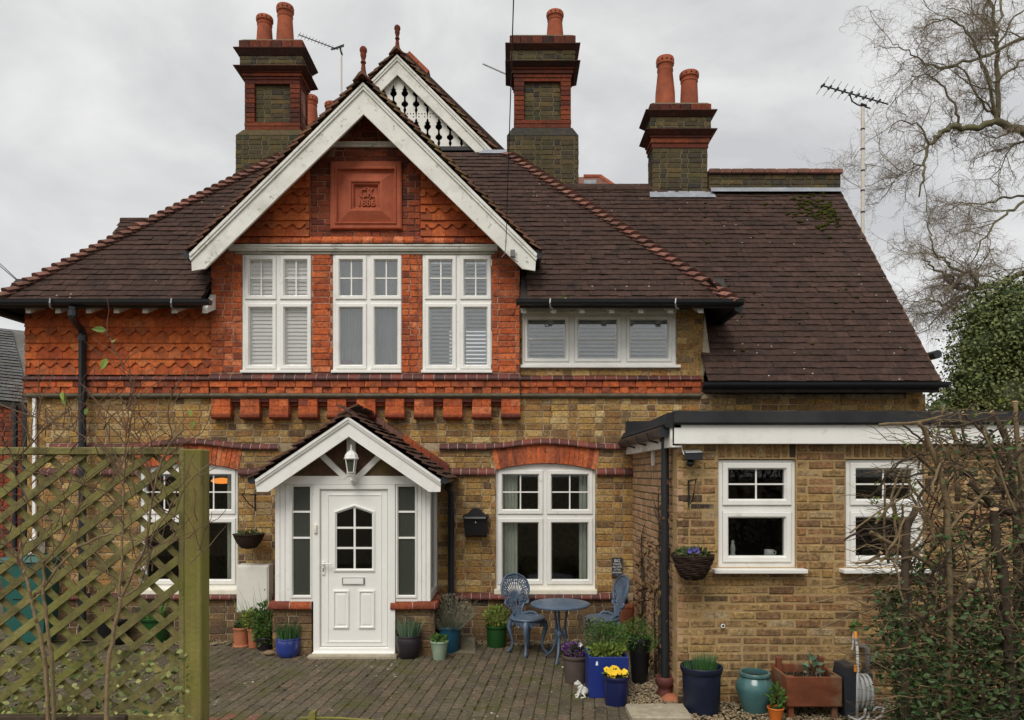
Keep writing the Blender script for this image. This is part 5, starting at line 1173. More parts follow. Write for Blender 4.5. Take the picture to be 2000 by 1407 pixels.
MB().box(xs+.03, xE+.02, YF+.02, 0, 2.27, 2.285).build('soffit_board', 'board', ext)
MB().tube([(xs-.035,YF+.06,2.41),(xs-.035,0,2.41)], .05, 10).build('gutter', 'black_pipe', ext)
for yy in (-2.0,-1.4,-.7): MB().tube([(xs-.11,yy,2.42),(xs-.08,yy,2.35),(xs+.0,yy,2.33)], .01, 6).build('gutter_bracket', 'black_pipe', ext)
MB().hull([P(1221,847,-.01), P(1300,847,-.01), P(1300,822,-.01), P(1222,823,-.01)], [P(1221,847,.0), P(1300,847,.0), P(1300,822,.0), P(1222,823,.0)]).build('lead_flashing', 'felt', ext)
pp = [Vector((1.405,-2.2,2.42)), Vector((1.405,-2.2,1.3)), Vector((1.405,-2.2,.16))]
pipe(pp, .037, 'downpipe', ext)
MB().tube([(1.405,-2.2,2.44),(1.405,-2.2,2.33)], .05, 10).build('hopper', 'black_pipe', ext)
MB().cbox(X(1272.5,-1.4), X(1279,-1.4), -1.42, -1.38, 2.12, 2.27, .004).build('cable_box', 'upvc', ext)
# dead creeper on the side wall
vine = MB()
for k in range(14):
    y = -1.95 + R(-.14,.2) if k < 7 else R(-1.8,-.6); p = Vector((xE-.012, y, 0)); path = [p.copy()]
    top = R(1.2,2.2) if k < 7 else R(.7,1.3)
    while p.z < top:
        p = p + Vector((R(-.004,.004), R(-.035,.035), R(.06,.12))); p.x = min(max(p.x, xE-.03), xE-.008); path.append(p.copy())
    vine.tube(path, [.014*(1-.6*i/len(path)) for i in range(len(path))], 5)
    for _ in range(10):
        q = random.choice(path); dy = R(-.3,.3); vine.tube([q, q+Vector((-.005,dy*.5,R(.02,.1))), q+Vector((-.004,dy,R(.02,.2)))], [.005,.004,.002], 4)
dl = MB()
for _ in range(420):
    y = R(-2.25,-.5); z = (1.35*random.random()**1.4 if y > -1.8 else 2.0*random.random()); dl.leaf(Vector((xE-R(.01,.05), y, z)), Vector((R(-.6,.1), R(-1,1), R(-1,.4))), R(.03,.07), .6, .3)
vn = vine.build('creeper', 'stem_dark', at=(xE-.02,-1.9,0)); tag(vn, 'leafless dead creeper clinging to the side wall behind the black downpipe', 'creeper')
dl.build('dead_leaves', 'dead_leaf', vn, kind='stuff')
# ---------------------------------------------------------------- things on the walls and behind the glass
def curtain(label, px0, px1, py0, py1, Y, mat='curtain', gather=None, folds=6, depth=.03):
    m = MB(); n = folds*6; vs = []; fs = []; rows = 8
    for r in range(rows+1):
        t = r/rows
        for i in range(n+1):
            a = i/n; b = px1 if gather is None else px1 + (gather-px1)*sin(min(t*1.5,1)*pi/2)
            q = P(px0 + (b-px0)*a, py0+(py1-py0)*t, Y); vs.append((q.x, Y + depth*sin(a*folds*2*pi)*(.5+.5*t), q.z))
    for r in range(rows):
        for i in range(n): fs.append((r*(n+1)+i, r*(n+1)+i+1, (r+1)*(n+1)+i+1, (r+1)*(n+1)+i))
    o = m.add(vs, fs).build('curtain', mat, smooth=True); tag(o, label, 'curtain', 'curtains behind the windows'); return o
curtain('sage curtain drawn to the post box side of the arched window behind the table', 976, 1011, 922, 1140, .22)
curtain('sage curtain on the slate sign side of the arched window behind the table', 1131, 1160, 922, 1140, .22, folds=4)
curtain('sage curtain edge at the porch side of the arched window behind the trellis', 444, 462, 922, 1140, .22, folds=3)
curtain('pale net curtain behind the left half of the middle gable window', 662, 712, 500, 722, .12, 'net', folds=8, depth=.012)
curtain('pale net curtain behind the right half of the middle gable window', 728, 776, 500, 722, .12, 'net', folds=7, depth=.012)
tag(MB().cbox(X(659,.1), X(688,.1), .06, .16, Z(713,.1), Z(704,.1), .01).build('pink_cushion', 'pink'), 'pink cushion edge behind the corner of the middle gable window', 'cushion')
lamp = thing('pendant_lamp', 'glowing orange pendant lamp seen through the arched window behind the trellis', 'lamp', P(433,940,.9))
MB().lathe([(.0,-.03),(.07,-.025),(.12,-.008),(.14,.012),(.12,.03),(.07,.045),(.02,.052),(.0,.052)], P(433,941,.9), 24, (False,False)).build('lamp_shade', 'lamp_glow', lamp, smooth=True)
MB().tube([P(433,938,.9), P(433,880,.9)+Vector((0,0,.02))], .004, 5).build('cord', 'black', lamp)
# black post box
Yb = -.01
pb = thing('post_box', 'black wall-mounted post box with arched lid beside the arched window', 'post box', P(930,1048,Yb))
zz_ = lambda y: Z(y, Yb); bx_ = lambda p: X(p, Yb)
MB().hull([(bx_(909),Yb-.11,zz_(1044)),(bx_(951),Yb-.11,zz_(1044)),(bx_(953),Yb-.14,zz_(1010)),(bx_(907),Yb-.14,zz_(1010))], [(bx_(909),Yb,zz_(1049)),(bx_(951),Yb,zz_(1049)),(bx_(953),Yb,zz_(1004)),(bx_(907),Yb,zz_(1004))]).build('box_body', 'black', pb)
MB().prism([(bx_(904),zz_(1009)),(bx_(956),zz_(1009)),(bx_(954),zz_(1006)),(bx_(948),zz_(1004)),(bx_(943),zz_(1000)),(bx_(940),zz_(996)),(bx_(936),zz_(993)),(bx_(930),zz_(991.5)),(bx_(924),zz_(993)),(bx_(920),zz_(996)),(bx_(917),zz_(1000)),(bx_(912),zz_(1004)),(bx_(906),zz_(1006))], Yb-.165, Yb).build('lid', 'black', pb)
MB().cbox(bx_(908), bx_(950), Yb-.172, Yb-.16, zz_(1012), zz_(1008.5), .003).build('slot_flap', 'grey_pipe', pb)
MB().tube([(bx_(930),Yb-.15,zz_(1019)),(bx_(930),Yb-.138,zz_(1019))], .010, 10).build('lock', 'chrome', pb)
# slate sign
sg_ = MB().cbox(X(1194.5,0), X(1215,0), -.03, -.008, Z(1127,0), Z(1089,0), .004).build('slate_sign', 'slate', at=P(1205,1127,-.01)); tag(sg_, 'small slate plaque with painted white words on the wall next to the extension', 'sign')
for i, (t, s, y, sx) in enumerate((('BIG',.052,1095.5,.9),('THINGS',.03,1102,.95),('often HAVE',.030,1107,.8),('LITTLE',.03,1112.5,.95),('BEGINNINGS',.028,1118,.72),('~',.03,1122.5,1))):
    text(t, 'lettering', s, (X(1204.7,0), -.0312, Z(y,0)), 'chalk', sg_, .0008, sx=sx)
# meter cabinet
mc = MB().cbox(X(462,-.18), X(525,-.18), -.18, -.005, Z(1197,-.18), Z(1104,-.18), .006).build('meter_cabinet', 'meter', at=P(495,1197,-.1)); tag(mc, 'off-white meter cabinet on the wall between the arched window and the porch', 'cabinet')
MB().cbox(X(464.5,-.19), X(522,-.19), -.192, -.178, Z(1194,-.18), Z(1107,-.18), .005).build('cabinet_door', 'meter', mc)
MB().tube([P(517,1152,-.195), P(517,1152,-.19)], .008, 8).build('lock', 'black', mc)
# hanging baskets on brackets
def bracket(label, px, py0, py1, Y, reach, dx):
    b = thing('wall_bracket', label, 'bracket', P(px, py1, Y), 'basket brackets')
    MB().tube([P(px,py0,Y-.01), P(px,py1,Y-.01)], .008, 6).build('back_plate', 'black', b)
    e = P(px,py0+3,Y-.01) + Vector((dx,-reach,.02))
    MB().tube([P(px,py0+3,Y-.01), P(px,py0+3,Y-.01)+Vector((dx*.5,-reach*.5,.015)), e], .007, 6).build('arm', 'black', b)
    MB().tube([P(px,py1-4,Y-.01), P(px,py1-16,Y-.01)+Vector((dx*.5,-reach*.5,0)), e+Vector((-dx*.1,reach*.1,-.01))], .006, 6).build('brace', 'black', b)
    return e
e1 = bracket('thin black wall bracket holding the chained basket next to the porch', 498, 964, 998, 0, .26, -.075)
cb = Vector((X(486,-.27), -.27, Z(1072,-.27)))
hb = thing('hanging_basket', 'dark plastic hanging basket on chains between the porch and the arched window', 'basket', cb, 'hanging baskets')
MB().lathe([(.04,0),(.09,.015),(.13,.06),(.165,.13),(.178,.165),(.185,.17),(.185,.178),(.17,.178),(.15,.13)], cb, 20, (True,False)).build('bowl', 'wicker', hb, smooth=True)
MB().lathe([(.16,.15),(.0,.165)], cb, 16, (False,True)).build('soil', 'soil', hb)
bl = MB(); bushy(bl, cb+Vector((0,0,.18)), (.14,.14,.035), 130, .035); bl.build('foliage', 'leaf_dark', hb, kind='stuff')
for a in (.6, 2.7, 4.8): MB().tube([cb+Vector((.18*cos(a),.18*sin(a),.17)), e1+Vector((0,0,-.01))], .0025, 4).build('chain', 'stem', hb)
e2 = bracket('thin black wall bracket on the extension above the wicker basket', 1345, 938, 992, YE, .20, .02)
cb2 = Vector((X(1353,YE-.2), YE-.2, Z(1131,YE-.2)))
hb2 = thing('hanging_basket', 'dark wicker hanging basket of violet pansies on the extension wall', 'basket', cb2, 'hanging baskets')
MB().lathe([(.05,.0),(.10,.012),(.14,.08),(.16,.16),(.165,.19)], cb2, 20, (True,False)).build('liner', 'wicker', hb2, smooth=True)
wk = MB()
for i in range(15):
    t = i/14; z = .005 + t*.20; r = .075 + .105*(t**.6); wk.tube([cb2+Vector(((r+.004*sin(a*9+i))*cos(a), (r+.004*sin(a*9+i))*sin(a), z+.004*sin(a*5+i*2))) for a in [2*pi*j/28 for j in range(29)]], .0075, 5, False)
wk.build('wicker_weave', 'wicker', hb2, kind='stuff')
MB().lathe([(.165,.18),(.0,.195)], cb2, 16, (False,True)).build('soil', 'soil', hb2)
bl = MB(); bushy(bl, cb2+Vector((0,0,.215)), (.15,.13,.04), 170, .04); bl.build('foliage', 'leaf_dark', hb2, kind='stuff')
fl = MB()
for dx, dz in ((-.045,.25),(.0,.262),(.02,.245)):
    for k in range(5): fl.leaf(cb2+Vector((dx,-.08,dz)), Vector((cos(k*1.26),-.35,sin(k*1.26))), .026, .9, .1, Vector((0,-1,0)))
fl.build('flowers', 'violet_blue', hb2, kind='stuff')
for a in (.6, 2.7, 4.8): MB().tube([cb2+Vector((.16*cos(a),.16*sin(a),.19)), e2+Vector((0,0,-.01))], .0025, 4).build('chain', 'stem', hb2)
# floodlight
fdl = thing('floodlight', 'grey floodlight with sensor under the white fascia of the extension', 'floodlight', P(1352,905,YE))
c = P(1353,891,YE-.09)
MB().hull([c+Vector((-.085,-.06,-.03)), c+Vector((.075,-.05,-.035)), c+Vector((.075,-.05,.035)), c+Vector((-.085,-.06,.03))], [c+Vector((-.06,.04,-.025)), c+Vector((.055,.04,-.025)), c+Vector((.055,.04,.045)), c+Vector((-.06,.04,.045))]).build('lamp_head', 'black_pipe', fdl)
MB().hull([c+Vector((-.075,-.068,.034)), c+Vector((.068,-.058,.038)), c+Vector((.06,.03,.055)), c+Vector((-.065,.03,.052))], [c+Vector((-.08,-.07,.026)), c+Vector((.07,-.06,.03)), c+Vector((.065,.03,.046)), c+Vector((-.07,.03,.045))]).build('heat_fins', 'alu', fdl)
MB().ell(c+Vector((-.02,-.0,-.065)), (.035,.03,.03), 12, 8).build('sensor', 'black', fdl, smooth=True)
MB().box(c.x-.03, c.x+.02, c.y+.03, YE+.005, c.z-.05, c.z+.03).build('mounting', 'black', fdl)
tag(MB().tube([P(1331,867,YE-.02), P(1332,878,YE-.03), P(1336,888,YE-.05)], .005, 5).build('light_cable', 'upvc'), 'short white cable running from the fascia down to the floodlight', 'cable')
# things on the inner sill of the kitchen window
Yk = YE+.16
mg = thing('mug', 'white mug standing inside on the kitchen window sill', 'mug', P(1502,1087,Yk)); q = P(1502,1087,Yk)
MB().lathe([(.036,0),(.042,.01),(.043,.06),(.040,.062),(.036,.05)], q, 16).build('cup', 'upvc', mg, smooth=True)
MB().tube([q+Vector((.04,0,.05)), q+Vector((.062,0,.045)), q+Vector((.062,0,.025)), q+Vector((.04,0,.015))], .005, 6).build('handle', 'upvc', mg)
fg = MB(); q = P(1431,1087,Yk); fg.lathe([(.03,0),(.032,.01),(.018,.03),(.024,.06),(.02,.10),(.012,.12),(.016,.135),(.004,.15)], q, 10)
tag(fg.build('figurine', 'frog', smooth=True), 'slim pale figurine inside in the corner of the kitchen window', 'ornament')
MB().box(X(1405,Yk), X(1553,Yk), YE+.115, YE+.25, Z(1087,Yk)-.03, Z(1087,Yk)).build('inner_sill', 'upvc', ext)
# round pipe end in the brickwork
ve = MB().tube([P(1412,1223,YE+.0), P(1412,1223,YE-.03)], .018, 12).build('overflow_pipe', 'upvc'); tag(ve, 'short white overflow pipe end poking from the extension wall', 'pipe')
MB().tube([P(1412.5,1223,YE-.0305), P(1412.5,1223,YE-.032)], .011, 10).build('painted_bore', 'painted_dark', ve)  # black disc on the pipe end, its inner shade painted

# ---------------------------------------------------------------- pots and plants
def vessel(name, label, px, base, wt, wb, top, mat, prof='plain', cat='plant pot', group='plant pots round the patio', rim=.0, soil=True, off=0):
    d = H*F/(base-925.0); k = d/F; r1, r0 = wt/2*k, wb/2*k; d += r0; c = Vector((X(px, d-D0), d-D0, 0)); k = d/F; h = (base-top)*k*.97
    t = thing(name, label, cat, c, group); th = max(.008, r1*.06)
    if prof == 'plain': p = [(r0*.94,0),(r0,.01),(r1*.97,h*.86),(r1*1.0,h*.9),(r1*1.05,h*.91),(r1*1.06,h*.97),(r1*1.03,h),(r1*.95,h),(r1*.92,h*.85)]
    elif prof == 'belly': p = [(r0*.85,0),(r0*.95,.01),(r0*1.12,h*.3),(r1*1.02,h*.65),(r1*1.0,h*.85),(r1*.97,h*.9),(r1*1.02,h*.95),(r1*1.0,h),(r1*.9,h),(r1*.9,h*.85)]
    elif prof == 'tub': p = [(r0*.97,0),(r0,.012),(r1*.9,h*.84),(r1*.95,h*.86),(r1*1.0,h*.93),(r1*1.0,h*.985),(r1*.97,h),(r1*.92,h*.99),(r1*.88,h*.86)]
    elif prof == 'roll': p = [(r0*1.08,0),(r0*1.1,h*.03),(r0*1.08,h*.06),(r0*.96,h*.09),(r0*.95,h*.2),(r1*.96,h*.86),(r1*.97,h*.88),(r1*1.07,h*.9),(r1*1.08,h*.97),(r1*1.03,h),(r1*.93,h),(r1*.9,h*.85)]
    elif prof == 'jar': p = [(r0*.9,0),(r0*.98,.015),(r1*.92,h*.25),(r1*1.18,h*.55),(r1*1.2,h*.66),(r1*1.1,h*.79),(r1*.92,h*.87),(r1*.9,h*.89),(r1*1.0,h*.93),(r1*1.01,h*.97),(r1*.97,h),(r1*.82,h),(r1*.78,h*.9),(r1*.95,h*.7),(r1*.9,h*.4)]
    o = MB().lathe(p, c, 28, (True, False)).build('pot', mat, t, smooth=True); o.data.set_sharp_from_angle(angle=radians(38))
    if soil: MB().lathe([(r1*.93,h*.86),(r1*.5,h*.89),(0,h*.9)], c, 16, (False,False)).build('soil', 'soil', t)
    return t, c, h, r1
def plant(t, name, fn, mat):
    m = MB(); fn(m); return m.build(name, mat, t, kind='stuff')
t, c, h, r = vessel('plant_pot', 'wide terracotta pot with low dark plant under the meter cabinet', 472, 1265, 32, 31, 1227, 'clay', 'roll')
plant(t, 'foliage', lambda m: bushy(m, c+Vector((0,0,h+.01)), (r*.8,r*.8,.05), 90, .05), 'leaf_dark')
t, c, h, r = vessel('plant_pot', 'narrow terracotta pot squeezed behind the bushy herb, pale green shoots', 497, 1267, 26, 22, 1229, 'clay', 'plain')
plant(t, 'foliage', lambda m: (bushy(m, c+Vector((-.03,0,h+.10)), (.13,.10,.12), 240, .04), sprigs(m, c+Vector((0,0,h*.8)), .1, 22, .2, .5)), 'leaf_lime')
t, c, h, r = vessel('plant_pot', 'dark pot overgrown by a tall bushy green herb beside the porch plinth', 518, 1272, 38, 30, 1246, 'dark_pot', 'plain')
plant(t, 'foliage', lambda m: (bushy(m, c+Vector((0,.0,h+.15)), (.135,.12,.24), 900, .038), bushy(m, c+Vector((0,-.06,h+.02)), (.12,.06,.12), 250, .035)), 'leaf_mid')
plant(t, 'stems', lambda m: sprigs(m, c+Vector((0,0,h)), .09, 20, .35, .62), 'stem')
t, c, h, r = vessel('plant_pot', 'round blue glazed pot of upright daffodil leaves beside the door', 563, 1287, 46, 42, 1249, 'blue_glaze', 'belly')
plant(t, 'leaves', lambda m: blades(m, c+Vector((0,0,h*.85)), r*.8, 190, .12, .25, .011, .3), 'blade')
t, c, h, r = vessel('plant_pot', 'dark brown rounded pot of grey-green shoots on the other side of the door', 798, 1289, 50, 38, 1243, 'dark_pot', 'belly')
plant(t, 'leaves', lambda m: blades(m, c+Vector((0,0,h*.85)), r*.8, 120, .12, .27, .013, .25), 'blade_grey')
t, c, h, r = vessel('plant_pot', 'tall teal plastic pot of dry lavender under the porch downpipe', 878, 1277, 48, 36, 1224, 'teal_plastic', 'plain')
plant(t, 'foliage', lambda m: (sprigs(m, c+Vector((0,0,h*.85)), r*1.0, 260, .12, .42, .003, 1.0), bushy(m, c+Vector((0,0,h+.19)), (.26,.16,.17), 1000, .022, .5)), 'leaf_grey')
plant(t, 'green_shoots', lambda m: blades(m, c+Vector((0,0,h*.85)), r*.8, 150, .04, .13, .008, .6), 'leaf_mid')
t, c, h, r = vessel('plant_pot', 'small pale celadon pot of seedlings in front of the teal pot', 858, 1291, 35, 25, 1253, 'celadon', 'plain')
plant(t, 'foliage', lambda m: bushy(m, c+Vector((0,0,h+.015)), (r*.95,r*.95,.04), 150, .035, .75), 'leaf_mid')
t, c, h, r = vessel('plant_pot', 'dark green plastic pot of yellowish herb behind the ornate chair', 970, 1267, 44, 38, 1224, 'green_plastic', 'tub')
plant(t, 'foliage', lambda m: (bushy(m, c+Vector((0,0,h+.10)), (.15,.12,.13), 420, .035), sprigs(m, c+Vector((0,0,h*.8)), .1, 40, .1, .3)), 'leaf_lime')
t, c, h, r = vessel('plant_pot', 'tall terracotta pot in the corner behind the chair against the extension', 1222, 1257, 34, 24, 1178, 'clay', 'plain')
plant(t, 'foliage', lambda m: sprigs(m, c+Vector((0,0,h*.8)), .08, 14, .1, .25), 'leaf_grey')
t, c, h, r = vessel('plant_pot', 'brown plastic pot of purple violas in front of the round table', 1124, 1338, 54, 42, 1283, 'brown_pot', 'tub')
plant(t, 'foliage', lambda m: bushy(m, c+Vector((.02,0,h+.035)), (r*.7,r*.7,.06), 200, .04), 'leaf_dark')
plant(t, 'flowers', lambda m: bushy(m, c+Vector((-.02,-.02,h+.06)), (r*.85,r*.8,.07), 150, .028, .8), 'purple')
plant(t, 'white_flower', lambda m: [m.leaf(c+Vector((.04,-.05,h+.11)), Vector((cos(i*1.25),-.4,sin(i*1.25))), .028, .9, .1, Vector((0,-1,0))) for i in range(5)], 'white_flower')
# square blue planter
d = H*F/(1364-925.0); Yq = d-D0; x0, x1 = X(1150.5,Yq), X(1228,Yq); zt = Z(1284,Yq); dq = x1-x0
sp = thing('square_planter', 'bright blue square planter overflowing with pale green foliage', 'planter', ((x0+x1)/2, Yq+dq/2, 0), 'plant pots round the patio')
m = MB()
for a, b, cc_, dd in ((x0,x1,Yq,Yq+.02),(x0,x1,Yq+dq-.02,Yq+dq),(x0,x0+.02,Yq+.02,Yq+dq-.02),(x1-.02,x1,Yq+.02,Yq+dq-.02)): m.cbox(a, b, cc_, dd, 0, zt, .004)
m.build('box', 'blue_paint', sp)
MB().box(x0+.02, x1-.02, Yq+.02, Yq+dq-.02, .02, zt-.03).build('soil', 'soil', sp)
cm_ = Vector(((x0+x1)/2, Yq+dq/2, zt))
plant(sp, 'foliage', lambda m: (bushy(m, cm_+Vector((0,-.03,.03)), (.18,.16,.06), 500, .03), sprigs(m, cm_, .14, 40, .05, .18)), 'leaf_lime')
plant(sp, 'tall_foliage', lambda m: (bushy(m, cm_+Vector((.02,.08,.12)), (.21,.14,.14), 1500, .026, .45), bushy(m, cm_+Vector((-.05,.1,.2)), (.13,.1,.1), 400, .024, .45), sprigs(m, cm_+Vector((0,.05,0)), .16, 40, .12, .34, .0015, .9)), 'leaf_mid')
plant(sp, 'dry_flowers', lambda m: (sprigs(m, cm_+Vector((-.08,.05,.05)), .12, 30, .15, .33, .0018, .8), bushy(m, cm_+Vector((-.12,.05,.22)), (.12,.1,.12), 160, .018, .5)), 'leaf_grey')
lg = MB(); xx = X(1165.5,Yq); z_ = Z(1296,Yq)
lg.add([(xx-.01,Yq-.0015,z_-.018),(xx+.012,Yq-.0015,z_-.018),(xx+.01,Yq-.0015,z_+.008),(xx+.004,Yq-.0015,z_+.022),(xx-.006,Yq-.0015,z_+.012)], [(0,1,2,3,4)]); lg.build('logo', 'dot', sp)
t, c, h, r = vessel('plant_pot', 'tall black pot of feathery greenery against the extension wall', 1249, 1338, 44, 30, 1246, 'black', 'plain')
plant(t, 'foliage', lambda m: (bushy(m, c+Vector((-.04,-.02,h+.03)), (.17,.12,.16), 800, .028, .35), sprigs(m, c+Vector((0,0,h*.7)), .12, 90, .1, .3, .002, 1)), 'leaf_mid')
t, c, h, r = vessel('plant_pot', 'dark blue round pot of yellow pansies in front of the square planter', 1203, 1382, 54, 43, 1324, 'navy_bright', 'tub')
plant(t, 'foliage', lambda m: bushy(m, c+Vector((0,0,h+.0)), (r*.85,r*.85,.03), 160, .035), 'leaf_dark')
fl = MB()
for i in range(11):
    a = R(0,6.3); q = r*.75*sqrt(random.random()); p = c+Vector((q*cos(a), q*sin(a)-.01, h+R(.015,.05))); nn = Vector((R(-.4,.4),-1,R(.2,.9))).normalized(); u = nn.orthogonal().normalized(); v = nn.cross(u)
    for k in range(5): fl.leaf(p, (u*cos(k*1.257)+v*sin(k*1.257)).normalized(), R(.028,.036), 1.1, .12, nn)
fl.build('flowers', 'yellow_flower', t, kind='stuff')
t, c, h, r = vessel('plant_pot', 'big navy ribbed tub of short green shoots under the wicker basket', 1370, 1401, 84, 70, 1308, 'navy', 'tub')
plant(t, 'leaves', lambda m: (blades(m, c+Vector((.03,0,h*.86)), r*.55, 220, .08, .17, .006, .25), blades(m, c+Vector((-.12,.03,h*.86)), r*.2, 30, .06, .14, .006, .2)), 'blade')
t, c, h, r = vessel('glazed_jar', 'pot-bellied teal glazed jar standing empty by the extension wall', 1474, 1399, 62, 50, 1318, 'teal_glaze', 'jar', cat='jar')
t, c, h, r = vessel('plant_pot', 'small orange plastic pot with a leafy seedling in front of the teal jar', 1515, 1413, 31, 22, 1384, 'orange_plastic', 'plain')
plant(t, 'foliage', lambda m: (bushy(m, c+Vector((.01,0,h+.08)), (.055,.05,.10), 110, .04), sprigs(m, c+Vector((0,0,h*.7)), .02, 6, .1, .2)), 'leaf_mid')
# clay gully surround under the downpipe
gp = thing('drain_surround', 'mossy clay drain surround under the black downpipe of the extension', 'drain', (1.405,-2.2,0))
MB().lathe([(.07,0),(.08,.02),(.062,.05),(.066,.09),(.088,.11),(.09,.17),(.08,.18),(.06,.18),(.05,.12)], (1.405,-2.2,0), 18).build('collar', 'plum', gp, smooth=True)
MB().lathe([(.10,0),(.095,.012),(.05,.045),(.0,.05)], (1.44,-2.32,.0), 10).build('broken_shard', 'clay', gp)
# stone block, pebble, slab
q = G(913,1269); tag(MB().cbox(X(898,q.y+.05), X(929,q.y+.05), q.y, q.y+.16, 0, .125, .012).build('stone_block', 'worn_stone'), 'grey stone block on the paving between the teal and the green pot', 'block')
tag(MB().cbox(X(855,-.42), X(930,-.4), -.62, -.27, -.01, .012, .006).build('paving_slab', 'worn_stone'), 'worn paving slab lying between the celadon pot and the stone block', 'slab')
bpy.data.objects['paving_slab']['kind'] = 'thing'
p = G(527,1280); tag(MB().ell(p+Vector((0,0,.028)), (.075,.05,.03), 10, 6, Matrix.Rotation(.2,3,'Z')).build('flint_stone', 'pebble', smooth=False), 'pale flint stone lying against the blue glazed pot', 'stone')
p = G(1280,1395); sl_o = MB().cbox(p.x-.24, p.x+.26, p.y-.25, p.y+.10, -.01, .06, .012).build('concrete_slab', 'concrete'); tag(sl_o, 'pale concrete slab at the corner below the downpipe', 'slab'); sl_o['kind'] = 'thing'
# frog ornament
p = G(1137,1362); fr = MB()
fs_ = .82
fr.ell(p+Vector((.02,.03,.06)), (.055,.045,.05), 14, 10, Matrix.Rotation(.5,3,'Y')); fr.ell(p+Vector((-.015,.025,.10)), (.038,.034,.048), 12, 8, Matrix.Rotation(-.5,3,'Y')); fr.ell(p+Vector((-.05,.02,.145)), (.04,.032,.024), 12, 8, Matrix.Rotation(-.1,3,'Y'))
for sy in (-.018,.018):
    fr.ell(p+Vector((-.045,.02+sy,.168)), (.011,.010,.011), 8, 6)
    fr.tube([p+Vector((-.02,.025+sy*1.8,.09)), p+Vector((-.04,.02+sy*2.2,.04)), p+Vector((-.05,.015+sy*2.2,.01)), p+Vector((-.075,.01+sy*2.4,.006))], [.014,.011,.010,.012], 7)
    fr.tube([p+Vector((.04,.03+sy*2,.04)), p+Vector((.0,.02+sy*3,.055)), p+Vector((.035,.015+sy*3,.012)), p+Vector((-.02,.01+sy*3.2,.006))], [.02,.016,.012,.013], 7)
fr.v = [tuple(p + (Vector(q)-p)*fs_) for q in fr.v]
tag(fr.build('frog_ornament', 'frog', smooth=True), 'white frog ornament sitting on the paving beside the square planter', 'ornament')
# wooden trough
d = 5.99; Yv = d-D0; zt = Z(1323,Yv); zb = Z(1381,Yv); x0, x1 = X(1537,Yv), X(1645,Yv); dv = .36
tr = thing('wooden_trough', 'weathered reddish wooden trough planter on legs beside the hose reel', 'planter', ((x0+x1)/2, Yv+dv/2, 0))
MB().cbox(x0, x1, Yv, Yv+.022, zb, zt, .004).build('board', 'wood_red', tr); MB().cbox(x0, x1, Yv+dv-.022, Yv+dv, zb, zt+.02, .004).build('board', 'wood_red', tr)
MB().cbox(x0, x0+.022, Yv+.023, Yv+dv-.023, zb, zt, .004).build('board', 'wood_red', tr); MB().cbox(x1-.022, x1, Yv+.023, Yv+dv-.023, zb, zt, .004).build('board', 'wood_red', tr)
for xx in (x0+.024, x1-.07):
    for yy, top in ((Yv+.024, zt+.0), (Yv+dv-.07, zt+.09)): MB().cbox(xx, xx+.045, yy, yy+.045, 0, top, .004).build('leg', 'wood_red', tr)
MB().box(x0+.02, x1-.02, Yv+.02, Yv+dv-.02, zb+.02, zt-.05).build('soil', 'soil', tr)
plant(tr, 'dry_stems', lambda m: [sprigs(m, Vector((R(x0+.06,x1-.06), R(Yv+.08,Yv+dv-.06), zt-.06)), .03, 7, .05, .17) for _ in range(9)], 'twig_red')
plant(tr, 'leaves', lambda m: bushy(m, Vector((x0+.30, Yv+.2, zt+.02)), (.08,.07,.09), 60, .05), 'blade_grey')
# hose reel, tap and pipe
dr = 6.02; Yh = dr-D0; hr = thing('hose_reel', 'dark grey hose reel wound with pale grey hose against the extension wall', 'hose reel', (X(1680,Yh), Yh+.1, 0))
xa, xb = X(1651,Yh), X(1708,Yh); zc_ = Z(1357,Yh)
MB().prism([(xa,0.02),(xa+.10,0.0),(xa+.115,.1),(xa+.10,Z(1306,Yh)),(xa+.09,Z(1301,Yh)),(xa+.005,Z(1303,Yh)),(xa-.012,Z(1330,Yh))], Yh, Yh+.22).build('side_frame', 'reel', hr)
MB().box(xb-.02, xb+.005, Yh+.04, Yh+.2, .02, Z(1320,Yh)).build('side_frame', 'reel', hr)
cx_, cy_ = xa+.1, Yh+.02
dru = MB()
hs = MB(); nturn = 10
for i in range(nturn):
    x = xa+.105+(xb-xa-.13)*i/(nturn-1); rr__ = .14 - .012*(i % 3)
    hs.tube([Vector((x+.010*a/6.3, Yh+.09+rr__*.75*cos(a), zc_+rr__*sin(a))) for a in [2*pi*j/22 for j in range(23)]], .0115, 7, False)
hs.build('wound_hose', 'hose', hr, smooth=True, kind='stuff')
MB().tube([(xa+.09,Yh+.09,zc_),(xb,Yh+.09,zc_)], .075, 16).build('drum', 'reel', hr)
MB().tube([P(1671,1300,Yh-.01), P(1671,1312,Yh-.01)], .014, 8).build('clip', 'orange', hr)
ho = thing('garden_hose', 'pale grey hose rising from the reel to an orange connector, loops on the ground', 'hose', (X(1674,Yh-.05), Yh-.05, 0))
MB().tube([P(1674,1405,Yh-.06), P(1675,1330,Yh-.03), P(1675,1290,Yh+.05), P(1674,1262,Yh+.15), P(1672,1255,Yh+.2)], .0115, 8).build('riser', 'hose', ho, smooth=True)
MB().tube([P(1672,1257,Yh+.2), P(1671,1248,Yh+.22)], .017, 10).build('collar', 'grey_pipe', ho)
MB().tube([P(1671,1248,Yh+.22), P(1670.5,1234,Yh+.24)], .0165, 10).build('connector', 'orange', ho)
MB().tube([G(1648,1375,.12), G(1655,1398,.03), G(1675,1408,.02), G(1688,1400,.03), G(1690,1385,.1)], .011, 7).build('loop', 'hose', ho, smooth=True)
MB().tube([G(1692,1412,.02), G(1697,1395,.03), G(1712,1382,.05), G(1726,1384,.04), G(1722,1398,.02), G(1700,1412,.02)], .011, 7).build('loop', 'hose', ho, smooth=True)
